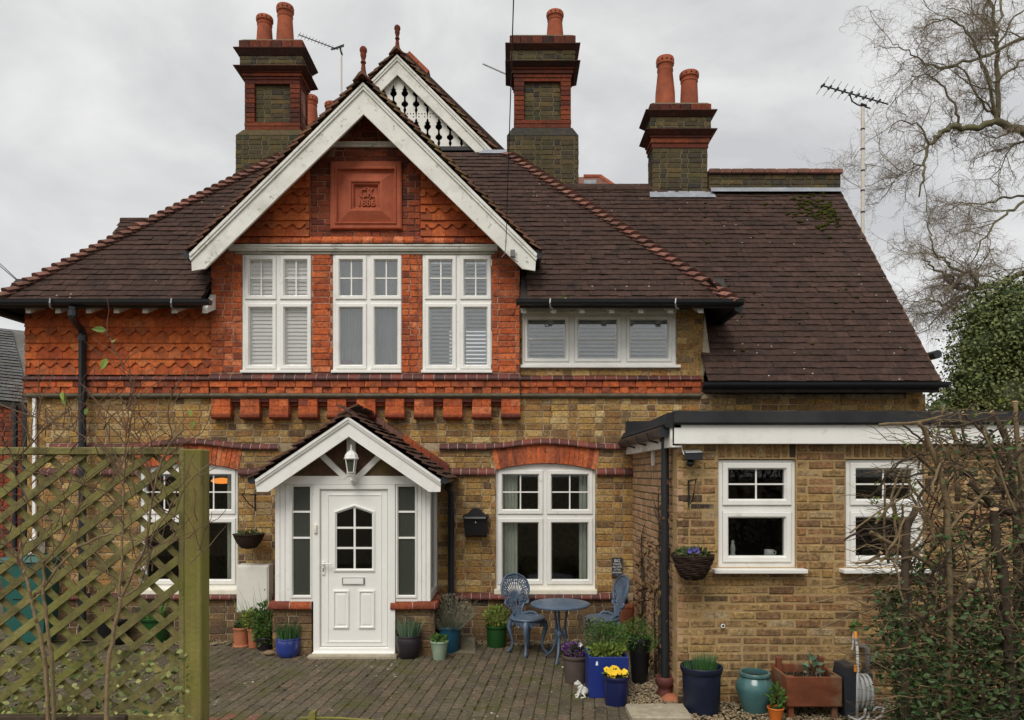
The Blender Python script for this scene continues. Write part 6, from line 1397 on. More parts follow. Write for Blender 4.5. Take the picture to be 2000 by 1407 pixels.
tp = thing('outside_tap', 'grey waste pipe bend and small tap on the extension wall above the hose reel', 'tap', P(1685,1320,YE))
MB().tube([P(1675,1263,YE-.03), P(1688,1262,YE-.06), P(1694,1268,YE-.07), P(1695,1280,YE-.07), P(1695,1340,YE-.07)], .022, 10).build('waste_pipe', 'grey_pipe', tp, smooth=True)
MB().tube([P(1666,1228,YE-.02), P(1667,1250,YE-.06), P(1665,1268,YE-.06), P(1662,1270,YE-.06)], .008, 8).build('tap_pipe', 'hose', tp, smooth=True)
tl = MB(); bushy(tl, P(1673,1226,YE-.06), (.03,.02,.03), 16, .05); tl.build('sprig', 'leaf_mid', tp, kind='stuff')

# ---------------------------------------------------------------- cast metal chairs and table
def chair(label, loc, rot):
    t = thing('garden_chair', label, 'chair', loc, 'cast metal garden chairs'); t.rotation_euler = (0,0,rot)
    def ad(name, m, **k):
        me = m.mesh(name, (0,0,0), True); me.set_sharp_from_angle(angle=radians(45)); me.materials.append(MATS['metal_blue']); o = bpy.data.objects.new(name, me); COL.objects.link(o); o.parent = t
        for a, b in k.items(): o[a] = b
    SH = .385
    m = MB().lathe([(.0,.0),(.19,.0),(.20,.006),(.205,.016),(.2,.026),(.185,.03),(.12,.024),(0,.02)], (0,0,SH), 28); ad('seat', m)
    m = MB()
    for a in (0, pi/2, pi, 3*pi/2):
        for k in range(3):
            b = a + pi/4 + (k-1)*.42; c0 = Vector((.175*cos(b), .175*sin(b), SH-.045 + (.012 if k == 1 else 0))); u = Vector((-sin(b), cos(b), 0))
            m.tube([c0 + u*(.034*(1-j/22)*cos(j*.55)) + VZ*(.034*(1-j/22)*sin(j*.55)) for j in range(20)], .008, 5)
    m.lathe([(.168,-.02),(.185,-.022),(.188,0),(.17,0)], (0,0,SH), 24); ad('apron', m, kind='stuff')
    for a in (pi/4, 3*pi/4, 5*pi/4, 7*pi/4):
        u = Vector((cos(a), sin(a), 0)); pts = [(.15,SH),(.195,SH-.03),(.21,SH-.09),(.185,SH-.18),(.165,SH-.26),(.18,.06),(.215,.018),(.235,.012)]
        m = MB().tube([u*r + VZ*z for r, z in pts], [.03,.036,.028,.019,.015,.014,.018,.012], 8); ad('leg', m)
    def bp(y, z): return Vector((-.165 - (z-SH)*.24 + (y*y)*.55, y, z))
    ol = [(.055,SH+.0),(.06,SH+.07),(.085,SH+.12),(.11,SH+.145),(.145,SH+.14),(.165,SH+.155),(.172,SH+.18),(.155,SH+.205),(.175,SH+.235),(.195,SH+.28),(.2,SH+.33),(.185,SH+.39),(.145,SH+.44),(.08,SH+.475),(.0,SH+.485)]
    full = [bp(y,z) for y, z in ol] + [bp(-y,z) for y, z in ol[::-1][1:]]
    ad('back_frame', MB().tube(full, .0135, 8))
    m = MB()
    for k in range(13):                              # peacock-fan ribs and rings
        a = pi*(.06 + .88*k/12); e = (cos(a)*.188, SH+.30+sin(a)*.175)
        m.tube([bp(cos(a)*.03, SH+.20+sin(a)*.03), bp(e[0]*.55, SH+.20+(e[1]-SH-.20)*.55), bp(*e)], .006, 5)
    for rr in (.10, .135, .165):
        m.tube([bp(rr*1.1*cos(a), SH+.30+rr*1.0*sin(a)) for a in [pi*j/20 for j in range(21)]], .006, 5)
        for j in range(18): a = pi*(j+.5)/18; m.ell(bp((rr+.016)*1.1*cos(a), SH+.30+(rr+.016)*sin(a)), (.007,.010,.010), 6, 4)
    for sy in (-1, 1):
        for (cy, cz, r0, tw) in ((.06,.10,.045,1),(.11,.19,.05,-1),(.05,.20,.045,1),(.13,.27,.045,1),(.03,.05,.03,-1)):
            m.tube([bp(sy*(cy + r0*(1-j/24)*cos(tw*j*.5)), SH+cz + r0*(1-j/24)*sin(tw*j*.5)) for j in range(22)], .0075, 5)
        m.tube([bp(sy*.02,SH), bp(sy*.03,SH+.1), bp(sy*.06,SH+.2), bp(sy*.11,SH+.30)], .009, 5)
        for j in range(6): m.ell(bp(sy*(.03+.018*j), SH+.06+.04*j), (.006,.022,.014), 7, 5, Matrix.Rotation(sy*.7,3,'X'))
    m.tube([bp(0,SH), bp(0,SH+.24)], .009, 6); ad('back_fretwork', m, kind='stuff')
    m = MB()
    for sy in (-1, 1): m.tube([bp(sy*.055,SH+.03), Vector((-.12,sy*.12,SH+.055)), Vector((-.07,sy*.165,SH+.05)), Vector((-.03,sy*.18,SH+.02))], [.014,.012,.014,.012], 6)
    ad('back_bracket', m)
    return t
chair('blue-grey cast chair seen from its front, nearer the porch', (X(1030,-.62), -.62, 0), radians(-52))
chair('blue-grey cast chair seen edge-on, next to the extension', (X(1176,-.62), -.62, 0), radians(193))
tc = Vector((X(1094,-.95), -.95, 0)); tz = Z(1180,-.95)
tb = thing('garden_table', 'round blue-grey cast metal table standing between the two ornate chairs', 'table', tc)
o = MB().lathe([(0,-.004),(.28,-.006),(.318,-.016),(.325,-.006),(.323,.006),(.31,.012),(0,.016)], tc+Vector((0,0,tz)), 40).build('table_top', 'metal_blue', tb, smooth=True); o.data.set_sharp_from_angle(angle=radians(30))
for i, a in enumerate((radians(-105), radians(15), radians(135))):
    u = Vector((cos(a), sin(a), 0)); pts = [(.10,tz-.01),(.075,tz-.1),(.055,tz-.24),(.05,tz-.34),(.065,tz-.42),(.11,tz-.52),(.17,.045),(.205,.012),(.22,.01)]
    lg_ = MB().tube([tc+u*r+VZ*z for r, z in pts], [.014,.014,.015,.019,.017,.015,.014,.015,.011], 8).build('leg', 'metal_blue', tb, smooth=True)
    q = tc+u*.052+VZ*(tz-.32); MB().ell(q, (.03,.03,.05), 8, 6).build('leaf_boss', 'metal_blue', lg_, smooth=True)
MB().lathe([(.09,tz-.018),(.11,tz-.018),(.11,tz-.008),(.09,tz-.008)], tc, 20).build('ring', 'metal_blue', tb)

# ---------------------------------------------------------------- behind the trellis: bin and pots
q = G(45,1262); bn = thing('wheelie_bin', 'green wheelie bin standing behind the trellis', 'bin', (q.x,q.y+.25,0))
hb_ = Z(1098,q.y); w0, w1 = .22, .27
MB().hull([(q.x-w0,q.y+.03,.03),(q.x+w0,q.y+.03,.03),(q.x+w0,q.y+.45,.03),(q.x-w0,q.y+.45,.03)], [(q.x-w1,q.y-.02,hb_),(q.x+w1,q.y-.02,hb_),(q.x+w1,q.y+.52,hb_),(q.x-w1,q.y+.52,hb_)]).build('bin_body', 'bin_green', bn)
MB().hull([(q.x-w1-.02,q.y-.05,hb_),(q.x+w1+.02,q.y-.05,hb_),(q.x+w1+.02,q.y+.54,hb_),(q.x-w1-.02,q.y+.54,hb_)], [(q.x-w1+.02,q.y-.02,hb_+.05),(q.x+w1-.02,q.y-.02,hb_+.05),(q.x+w1-.02,q.y+.5,hb_+.09),(q.x-w1+.02,q.y+.5,hb_+.09)]).build('lid', 'bin_green', bn)
for sx in (-1, 1): MB().tube([(q.x+sx*w0-.03*sx,q.y+.45,.09),(q.x+sx*w0+.03*sx,q.y+.45,.09)], .09, 14).build('wheel', 'black', bn)
MB().box(q.x-.12, q.x+.12, q.y-.004, q.y+.0, hb_*.55, hb_*.56).build('rib', 'black', bn)
bx3 = MB().cbox(q.x-.05, q.x+.10, q.y+.1, q.y+.26, hb_+.07, hb_+.26, .01).build('white_box', 'upvc'); tag(bx3, 'white box standing on the lid of the green bin behind the trellis', 'box')
t, c, h, r = vessel('plant_pot', 'black pot half hidden behind the trellis next to the green bin', 222, 1262, 62, 50, 1212, 'black', 'plain')
t, c, h, r = vessel('plant_pot', 'dark green pot with strap leaves seen through the trellis under the window', 305, 1258, 60, 46, 1208, 'green_plastic', 'tub')
plant(t, 'leaves', lambda m: blades(m, c+Vector((0,0,h*.8)), r*.7, 30, .15, .34, .035, .6), 'leaf_mid')
# ---------------------------------------------------------------- trellis, posts, low rail
YTr = 3.0-D0; kx = 3.0/F
tz_ = lambda y: Z(y, YTr); tx = lambda p: X(p, YTr)
trl = thing('trellis_panel', 'mossy diagonal lattice trellis panel with a thick end post', 'trellis', (tx(200), YTr, 0))
TX0, TX1, TZ0, TZ1 = tx(-160), tx(357), tz_(1392), tz_(880)
def lattice(ang, y, sp, w, t, phase):
    d = Vector((cos(ang),0,sin(ang))); nn = Vector((-d.z,0,d.x)); vs = sp; k = -80
    while k < 80:
        o = Vector((TX0, y, TZ0 + k*sp + phase)); k += 1
        lo, hi = -1e9, 1e9
        for c, a, b, dd in ((o.x, TX0, TX1, d.x), (o.z, TZ0, TZ1, d.z)):
            s0, s1 = (a-c)/dd, (b-c)/dd; lo = max(lo, min(s0,s1)); hi = min(hi, max(s0,s1))
        if hi - lo < .04: continue
        a, b = o+d*lo+nn*R(-.004,.004), o+d*hi+nn*R(-.004,.004); q = nn*w/2*R(.93,1.07); e = Vector((0,t,0)); j = R(-.002,.002)
        MB().hull([a+q+nn*j, b+q, b-q, a-q+nn*j], [v+e for v in (a+q+nn*j, b+q, b-q, a-q+nn*j)]).build('slat', 'trellis', trl)
lattice(radians(38), YTr-.012, 50*kx, .0295, .011, .0); lattice(radians(-44), YTr+.001, 52*kx, .0245, .011, .03)
MB().cbox(TX0, tx(357), YTr-.024, YTr+.02, tz_(889), tz_(874), .004).build('top_rail', 'trellis', trl)
MB().cbox(TX0, tx(357), YTr-.024, YTr+.02, tz_(1407), tz_(1392), .004).build('bottom_rail', 'trellis', trl)
MB().cbox(tx(354), tx(366), YTr-.026, YTr+.018, tz_(1407), tz_(877), .004).build('side_rail', 'trellis', trl)
MB().cbox(tx(366.5), tx(400), YTr-.035, YTr+.05, 0, tz_(878), .005).build('post', 'post', trl)
for i in range(10): MB().cbox(TX0+i*(tx(357)-TX0)/10, TX0+(i+1)*(tx(357)-TX0)/10-.004, YTr-.01, YTr+.01, 0, tz_(1408), .004).build('lower_board', 'trellis', trl)
fp = thing('fence_stake', 'short pale wooden stake with a thin rail at the bottom edge of the paving', 'stake', (tx(608), YTr, 0))
MB().hull([(tx(600),YTr,0),(tx(617),YTr,0),(tx(617),YTr+.04,0),(tx(600),YTr+.04,0)], [(tx(602),YTr,tz_(1395)),(tx(615),YTr,tz_(1391)),(tx(615),YTr+.04,tz_(1391)),(tx(602),YTr+.04,tz_(1395))]).build('stake', 'post', fp)
MB().tube([(tx(585),YTr+.01,tz_(1404)),(tx(660),YTr+.02,tz_(1406)),(tx(760),YTr+.02,tz_(1414))], .005, 7).build('rail', 'post', fp)
MB().cbox(tx(-160), tx(280), -6.02, -5.99, Z(1406,-6.0)-.03, Z(1396,-6.0), .004).build('edging_plank', 'stem_dark')
tag(bpy.data.objects['edging_plank'], 'dark weathered plank along the foot of the trellis', 'plank')
MB().box(tx(-160), tx(280), -6.015, -5.995, 0, Z(1406,-6.0)-.03).build('support', 'stem_dark', bpy.data.objects['edging_plank'])
# ---------------------------------------------------------------- bare shrub in front of the trellis
def wob(path, n=4, amp=.01):
    path = [Vector(p) for p in path]; out = [path[0]]
    for a, b in zip(path, path[1:]):
        for i in range(1, n+1): out.append(a.lerp(b, i/n) + Vector((R(-amp,amp), R(-amp,amp), R(-amp,amp)))*(0 if i == n else 1))
    return out
def pl(pts, Y, dy=0): return [P(x, y, Y + dy*i) for i, (x, y) in enumerate(pts)]
def taper(n, a, b): return [a + (b-a)*i/(n-1) for i in range(n)]
YS = -6.08
sh = thing('bare_shrub', 'leafless young shrub with pale stems in front of the trellis', 'shrub', P(170,1420,YS)*1.0)
stems = [([(95,1500),(89,1300),(76,1230),(63,1184),(50,1125),(44,1100),(40,1060)], .0085, .004), ([(108,1500),(101,1300),(92,1220),(84,1162),(85,1103),(86,1095)], .008, .004),
 ([(66,1166),(87,1146),(122,1099),(152,1068),(190,1051),(218,1042),(245,1050),(272,1057)], .006, .003), ([(205,1500),(212,1290),(224,1222),(235,1169)], .009, .007), ([(235,1169),(238,1070),(240,1000),(243,930),(246,850)], .005, .0025),
 ([(238,1165),(262,1110),(280,1078),(292,1020),(300,960),(315,900),(335,862),(360,840)], .006, .003), ([(236,1168),(222,1140),(206,1105),(180,1080)], .004, .002), ([(244,1163),(268,1150),(285,1110),(300,1040),(330,1000),(380,930),(425,895)], .0045, .0016)]
for pts, a, b in stems:
    w = wob(pl(pts, YS, R(-.01,.01)), 4, .004); MB().tube(w, taper(len(w), a, b), 7).build('stem', 'stem', sh)
tw = MB()
fine = [[(314,880),(336,854),(328,806),(336,768),(368,728)], [(205,649),(218,666),(239,714),(259,755),(273,810),(293,854),(300,880)], [(154,748),(191,786),(232,827),(287,878)], [(246,850),(250,800),(262,735)], [(300,960),(285,900),(262,840),(258,780)], [(315,900),(352,870),(395,845)], [(0,790),(60,812),(110,830),(160,850),(210,880)], [(0,925),(50,880),(95,830),(140,800)], [(60,1000),(30,930),(20,880),(0,860)], [(240,1000),(205,960),(150,940),(80,925),(0,905)], [(330,1000),(345,960),(372,930)], [(86,1100),(120,1060),(150,1000),(165,940)], [(262,1110),(300,1070),(345,1050)], [(44,1100),(25,1075),(0,1062)], [(240,930),(220,880),(205,820)], [(0,1030),(20,1080),(45,1110)]]
for pts in fine:
    w = wob(pl(pts, YS, R(-.02,.02)), 3, .005); tw.tube(w, taper(len(w), .0032, .0018), 5)
    for _ in range(9):
        q = random.choice(w); e = q + Vector((R(-.16,.16), R(-.06,.06), R(.0,.2))); tw.tube(wob([q, e], 3, .006), taper(4, .0016, .0008), 4)
for _ in range(120):
    q = P(R(0,400), R(770,1150), YS); a = R(-1.2,1.2); l = R(.06,.22); e = q + Vector((sin(a)*l, R(-.05,.05), cos(a)*l)); tw.tube(wob([q, e], 4, .008), taper(5, R(.0018,.003), .001), 4)
tw.build('twigs', 'twig_red', sh, kind='stuff')
lv = MB()
for x, y, s in ((208,645,.05),(226,663,.05),(208,700,.05),(125,770,.045),(120,765,.04),(170,797,.03),(378,822,.03),(370,800,.03)): lv.leaf(P(x,y,YS-.01), Vector((R(-.4,.4),-.2,-1 if y > 690 else R(-.5,.3))), s, .55, .2, Vector((R(-.3,.3),-1,.2)))
lv.build('young_leaves', 'leaf_lime', sh, kind='stuff')
# variegated ground shrub at the trellis foot
vs_ = MB()
for _ in range(800):
    p = P(R(-60,372), 1400 - 130*(random.random()**1.6), R(-6.05,-5.6)); vs_.leaf(p, Vector((R(-1,1), R(-1,.4), R(-.4,1))), R(.016,.032), .65, .2)
ev = vs_.build('foliage', 'leaf_varieg', None, at=P(150,1420,-5.8)); ev.name = 'variegated_shrub'; tag(ev, 'low variegated evergreen shrub growing round the foot of the trellis', 'shrub'); ev['kind'] = 'thing'
vt = MB()
for _ in range(70):
    p = P(R(-60,372), R(1330,1420), R(-6.0,-5.65)); vt.tube([p+Vector((R(-.05,.05),0,-.3)), p, p+Vector((R(-.06,.06),R(-.03,.03),R(.05,.12)))], .0018, 4)
vt.build('stems', 'stem', ev, kind='stuff')
# ---------------------------------------------------------------- hard-pruned bush on the right
YU = -4.15
bu = thing('pruned_bush', 'overgrown bush of hard-pruned brown stems with fresh cut ends and dark leaves', 'bush', P(1880,1560,YU))
thick = [([(1770,1500),(1768,1080),(1772,1030),(1790,990)], .026, .02, 1), ([(1985,1500),(1960,1120),(1944,1060),(1941,1005),(1942,995)], .03, .022, 1), ([(1975,1003),(1940,990),(1915,965),(1888,942)], .024, .016, 1), ([(1960,1010),(1920,985),(1890,972),(1870,966)], .013, .009, 1),
 ([(1850,1400),(1855,1150),(1850,985),(1838,930),(1820,880),(1805,840),(1795,825)], .02, .012, 0), ([(1990,1400),(1985,1050),(1975,920),(1965,860),(1945,815),(1937,805)], .022, .014, 1), ([(1975,920),(1945,880),(1920,845),(1895,820),(1880,806)], .012, .008, 1), ([(1870,980),(1868,900),(1868,860),(1857,834)], .017, .014, 1),
 ([(2000,1200),(1993,900),(1985,830),(1982,785)], .02, .013, 1), ([(1905,940),(1885,925),(1865,905),(1850,885),(1825,876),(1800,860),(1775,838),(1762,828)], .010, .006, 0), ([(1776,1075),(1800,1040),(1828,1010),(1845,975),(1860,950),(1885,930)], .009, .006, 0), ([(1955,960),(1945,900),(1932,850),(1925,835)], .010, .007, 0),
 ([(1716,960),(1730,930),(1755,905),(1780,895),(1800,888),(1815,888)], .008, .005, 0), ([(1735,1100),(1728,1050),(1728,980),(1726,940)], .010, .006, 0), ([(1740,1080),(1755,1040),(1762,1010),(1763,985)], .009, .007, 0), ([(1690,1100),(1715,1087),(1720,1080)], .013, .012, 1), ([(1700,1040),(1735,1060),(1770,1075),(1830,1110),(1900,1150)], .014, .016, 0),
 ([(1870,1170),(1860,1110),(1845,1040),(1843,1000)], .007, .005, 0), ([(1912,1400),(1925,1330),(1915,1260),(1890,1230),(1888,1200),(1905,1160),(1912,1110)], .010, .007, 0), ([(1760,1180),(1790,1200),(1830,1225),(1860,1240)], .012, .009, 0), ([(1800,1200),(1790,1260),(1815,1310),(1825,1330)], .009, .007, 0), ([(1825,1325),(1860,1310),(1895,1298)], .008, .006, 0), ([(1955,1190),(1985,1130),(2020,1090)], .016, .02, 0), ([(1845,790),(1830,850),(1850,900)], .006, .005, 0), ([(1960,1300),(1990,1180),(2010,1120)], .009, .006, 0)]
for i, (pts, a, b, cut) in enumerate(thick):
    w = wob(pl(pts, YU + R(-.25,.25), R(-.02,.02)), 3, .006)
    mt = 'stem_dark' if (a > .02 or i % 3 == 0) else 'stem'
    s_ = MB().tube(w, taper(len(w), a, b), 8).build('stem', mt, bu, smooth=True)
    if cut:
        d = (w[-1]-w[-2]).normalized(); MB().tube([w[-1]-d*.002, w[-1]+d*.004], b*1.12, 10).build('cut_end', 'cut_wood', s_)
def edge(y):                                         # left outline of the bush
    pts = [(780,1850),(850,1770),(950,1735),(1050,1712),(1130,1700),(1230,1722),(1320,1738),(1407,1738),(1600,1738)]
    for (y0, x0), (y1, x1) in zip(pts, pts[1:]):
        if y0 <= y <= y1: return x0 + (x1-x0)*(y-y0)/(y1-y0)
    return 1738
tw = MB(); tw2 = MB()
for _ in range(2100):
    y = 800 + 640*(random.random()**.75); x = edge(y) + (2150-edge(y))*(random.random()**1.15); q = P(x, y, YU+R(-.32,.4)); a = R(-1.9,1.9) if random.random() < .6 else R(1.2,1.9)*random.choice((-1,1)); l = R(.1,.42)
    e = q + Vector((sin(a)*l, R(-.12,.12), cos(a)*l*(.8 if y > 900 else .5))); r = R(.0015,.0042); w = wob([q, e], 4, l*.07); (tw if random.random() < .42 else tw2).tube(w, taper(len(w), r, r*.5), 4)
for _ in range(150):                                 # the middling stems that make the tangle
    y = R(800,1180); x = edge(y) + 10 + (2080-edge(y))*random.random(); q = P(x, y, YU+R(-.3,.35)); a = random.gauss(0,.9); l = R(.2,.6)
    e = q + Vector((sin(a)*l, R(-.1,.1), -abs(cos(a))*l)); r = R(.004,.0105); w = wob([q, (q+e)/2 + Vector((R(-.06,.06),0,R(-.04,.04))), e], 3, .01); (tw if random.random() < .5 else tw2).tube(w, taper(len(w), r*.8, r), 6)
tw.build('twigs', 'stem', bu, kind='stuff'); tw2.build('dark_twigs', 'stem_dark', bu, kind='stuff')
lv = MB()
for _ in range(10500):
    y = 1120 + 420*(random.random()**.55); x = edge(y)+8 + (2150-edge(y))*random.random(); p = P(x, y, YU+R(-.34,.35)); lv.leaf(p, Vector((R(-1,1), R(-1,.3), R(-.7,.6))), R(.024,.052), .6, .3)
for cx, cy, rx, ry, n in ((1905,880,90,60,90),(1960,1060,70,90,190),(1800,1110,60,40,110),(1740,1180,45,60,170),(1870,1050,70,70,80),(1975,900,50,70,110),(1760,1300,60,60,300),(1885,1240,100,60,420),(1725,1250,25,70,90)):
    for _ in range(n):
        p = P(cx+random.gauss(0,.5)*rx, cy+random.gauss(0,.5)*ry, YU+R(-.35,.3)); lv.leaf(p, Vector((R(-1,1), R(-1,.3), R(-.7,.6))), R(.022,.05), .6, .3)
lv.build('leaves', 'leaf_dark', bu, kind='stuff')
lb = MB()
for cx, cy in ((1712,945),(1708,980),(1770,940),(1785,955),(1768,870),(1830,850),(1855,845),(1900,815),(1965,835),(1745,1010),(1720,1010),(1790,880),(1850,1035),(1885,985),(1955,790),(1820,925)):
    for _ in range(6): lb.leaf(P(cx+R(-5,5), cy+R(-6,6), YU-.1), Vector((R(-.7,.7), R(-.6,.2), R(.2,1))), R(.02,.04), .5, .2)
lb.build('young_leaves', 'leaf_lime', bu, kind='stuff')
# ---------------------------------------------------------------- ivy-clad trunk beyond the wing
YI = 4.6; ki = (YI+D0)/F
iv = thing('ivy_tree', 'trunk wrapped in a dense rounded mass of ivy beyond the wing', 'tree', (X(1990,YI), YI, 0))
MB().tube([(X(1990,YI),YI,0),(X(1988,YI),YI,2.2),(X(1985,YI),YI,Z(620,YI))], [.3,.26,.2], 10).build('trunk', 'bark_tree', iv)
lobes = [(1985,650,112,100),(1925,680,78,76),(1905,745,66,70),(1925,620,52,50),(1980,590,70,50),(1890,800,50,60),(1862,815,34,50),(1838,806,36,46),(1960,780,100,90),(2050,640,120,110),(2070,760,120,110),(1950,900,110,120),(2060,900,110,120),(1950,1030,100,110)]
core = MB()
for x, y, rx, ry in lobes: core.ell(P(x,y,YI), (rx*ki*.6, rx*ki*.52, ry*ki*.6), 14, 10)
core.build('ivy_core', 'leaf_dark', iv, kind='stuff')
il = MB()
for x, y, rx, ry in lobes:
    n = int(rx*ry*.42) if y < 850 else 150
    for _ in range(n):
        d = Vector((R(-1,1), R(-1,.5), R(-1,1)))
        while not .2 < d.length < 1: d = Vector((R(-1,1), R(-1,.5), R(-1,1)))
        d.normalize(); rr = R(.6,1.08); p = P(x,y,YI) + Vector((d.x*rx*ki*rr, d.y*rx*ki*rr*.85, d.z*ry*ki*rr))
        il.leaf(p, (d*.35 + Vector((R(-.6,.6), R(-.6,.2), R(-.9,.3)))), R(.035,.075), .8, .3, d + Vector((R(-.5,.5), R(-.5,.5), R(-.2,.8))))
for _ in range(60):                                  # stray shoots break the outline
    x, y, rx, ry = random.choice(lobes[:8]); a = R(.2,2.9); c0 = P(x + cos(a)*rx*.95, y - sin(a)*ry*.95, YI); d = Vector((cos(a)*.6+R(-.4,.4), R(-.4,.2), sin(a)*.6+R(-.3,.5))).normalized(); l = R(.12,.34)
    for k in range(7): il.leaf(c0 + d*l*k/7, Vector((R(-1,1), R(-1,.3), R(-.6,.6))), R(.035,.07), .8, .3)
il.build('ivy_leaves', 'leaf_ivy', iv, kind='stuff')
# ---------------------------------------------------------------- bare tree beyond
YT_ = 8.5; kt = (YT_+D0)/F
tr_ = thing('bare_tree', 'large leafless tree with mossy limbs and fine drooping twigs against the sky', 'tree', (X(2150,YT_), YT_, 0))
base = [Vector((X(2150,YT_),YT_,0)), Vector((X(2145,YT_),YT_,4)), P(2110,420,YT_), P(2090,300,YT_)]
MB().tube(wob(base, 3, .05), taper(10, .42, .24), 10).build('trunk', 'bark_tree', tr_, smooth=True)
limbs = [([(2090,320),(2040,280),(2000,257),(1945,236),(1910,252),(1870,247),(1845,255),(1825,268),(1810,292),(1802,340),(1795,385)], .11, .018), ([(1948,238),(1950,150),(1945,92),(1942,50),(1930,-10),(1925,-60)], .06, .03), ([(1946,70),(1955,20),(1960,-40)], .03, .02), ([(1948,238),(1936,185),(1918,125),(1905,92),(1882,52),(1850,35),(1815,40)], .045, .012), ([(1944,228),(1920,200),(1892,152),(1876,134),(1850,130),(1820,150)], .03, .01), ([(1876,245),(1868,215),(1845,170),(1812,146),(1780,150)], .035, .010),
 ([(2040,62),(1960,92),(1910,115),(1850,133),(1800,118),(1765,98),(1740,80)], .045, .008), ([(1815,282),(1790,240),(1760,235),(1735,260)], .025, .008), ([(1806,320),(1780,330),(1750,350)], .02, .007), ([(2120,520),(2040,520),(1978,542),(1906,564),(1870,564),(1846,546),(1823,522),(1800,505)], .09, .014), ([(1908,560),(1900,537),(1862,525),(1846,510),(1823,490),(1820,460),(1805,430)], .04, .012), ([(1885,596),(1852,600),(1834,590),(1811,582),(1785,590)], .03, .010), ([(1906,566),(1880,580),(1850,605),(1820,630),(1800,650)], .028, .008), ([(2060,300),(2030,360),(1990,400),(1950,430),(1915,470),(1890,520)], .05, .012), ([(2010,380),(1960,385),(1920,400),(1880,395),(1850,410)], .03, .01), ([(1946,95),(1975,40),(2010,10)], .03, .015), ([(1950,160),(1990,120),(2040,90)], .03, .02)]
nodes = []
for pts, a, b in limbs:
    w = wob(pl(pts, YT_ + R(-.6,.6), R(-.05,.05)), 4, .05); rad = taper(len(w), a, b)
    MB().tube(w, rad, 7).build('limb', 'bark_tree', tr_, smooth=True)
    for i in range(1, len(w)): nodes.append((w[i], (w[i]-w[i-1]).normalized(), rad[i]))
br = MB(); tg = MB()
def sprout(p, d, l, r, lev):
    pts = [p]; q = p.copy(); dd = d.copy(); n = 5 if lev == 0 else 4
    for i in range(n):
        dd = (dd + Vector((R(-.6,.6), R(-.45,.45), R(-.55,.5)))).normalized(); q = q + dd*l/n*R(.7,1.3); pts.append(q.copy())
    (br if lev == 0 else tg).tube(pts, taper(n+1, r, r*.5), 4 if lev == 0 else 3, False)
    if lev < 3:
        for i in range(1, n+1):
            for _ in range(2 if lev < 2 else 1):
                nd = (dd*.5 + Vector((R(-1,1), R(-.7,.7), R(-.8,.8)))).normalized(); sprout(pts[i], nd, l*R(.32,.6), r*.52, lev+1)
random.seed(21)
for _ in range(125):
    p, d, r = random.choice(nodes); nd = (d*.6 + Vector((R(-1.1,.6), R(-.6,.6), R(-.7,.8)))).normalized(); sprout(p, nd, R(.6,1.5), min(.02, max(.010, r*.4)), 0)
br.build('branches', 'bark_tree', tr_, kind='stuff'); tg.build('twigs', 'twig_tree', tr_, kind='stuff')
# ---------------------------------------------------------------- neighbours, wires, aerials
nb = thing('neighbouring_house', 'red brick neighbour with a grey slate roof at the far side of the tile-hung wall', 'house', (X(-30,3.4), 3.6, 0))
Yn_ = 3.4
MB().box(X(-140,Yn_), X(54,Yn_), Yn_+.02, Yn_+3, 0, Z(782,Yn_)).build('wall', 'mortar_red', nb)
nw = bpy.data.objects['wall.002'] if 'wall.002' in bpy.data.objects else nb.children[0]
nw = [c for c in nb.children][0]
lay(courses(X(-140,Yn_), X(54,Yn_), 0, Z(784,Yn_), hole=None), front(Yn_), 'red_dark', nw, 'brick', 60, rank=lambda q: -q[2])
rfm = MB(); A, B, Cc, Dd = P(-140,625,6.2), P(60,648,6.2), P(62,792,3.3), P(-140,770,3.3)
rfm.hull([A,B,Cc,Dd], [v+Vector((0,.06,-.08)) for v in (A,B,Cc,Dd)]); nr = rfm.build('roof', 'slate_roof', nb)
S_ = (A-Dd).normalized(); U_ = (Cc-Dd).normalized(); tiling(Dd+Vector((0,-.02,.01)), U_, S_, lambda k: [(0, (Cc-Dd).length)], int((A-Dd).length/.16), 'slate_roof', nr, gauge=.16, w=.26, name='slate')
MB().tube([P(50,790,3.2), P(48,1200,3.2)], .05, 8).build('downpipe', 'black_pipe', nb); MB().tube([P(30,790,3.2), P(28,1200,3.2)], .04, 8).build('downpipe', 'black_pipe', nb)
fh = thing('distant_house', 'red tiled roof of a distant house just showing above the wing ridge', 'house', (X(1160,10), 10.5, 0))
za_, zb_ = Z(346,10.4), Z(376,9.6)
MB().hull([(X(1085,10),9.6,zb_),(X(1225,10),9.6,zb_),(X(1225,10),12,zb_),(X(1085,10),12,zb_)], [(X(1120,10),10.4,za_),(X(1172,10),10.4,za_),(X(1172,10),11.2,za_),(X(1120,10),11.2,za_)]).build('roof', 'hip', fh)
MB().box(X(1090,10), X(1220,10), 9.7, 11.9, 0, zb_).build('wall', 'red_dark', fh)
MB().tube([P(1140,346,10.4), P(1172,346,10.4), P(1198,364,10.0)], .07, 7).build('ridge', 'pot_clay', fh)
MB().cbox(X(1140,9.9), X(1165,9.9), 9.88, 9.95, Z(362,9.9), Z(352,9.9), .01).build('roof_window', 'lead', fh)
def wire(label, pts, r=.006):
    o = MB().tube(pts, r, 5).build('overhead_wire', 'wire'); tag(o, label, 'wire', 'overhead wires'); return o
a = P(988,478,-.50); b = P(1003,0,-4.0); wire('thin black telephone wire rising from the bargeboard past the chimney', [a, b, b+(b-a)*1.2], .0045)
wire('upper of two thin wires sloping to the tile-hung corner', [P(48,560,.0), P(-40,478,4)], .006); wire('lower of two thin wires sloping to the tile-hung corner', [P(48,561,.0), P(-40,486,4)], .006)
wb_ = thing('wire_bracket', 'small metal wire bracket and loose cable on the low end of the bargeboard', 'bracket', P(992,500,-.47))
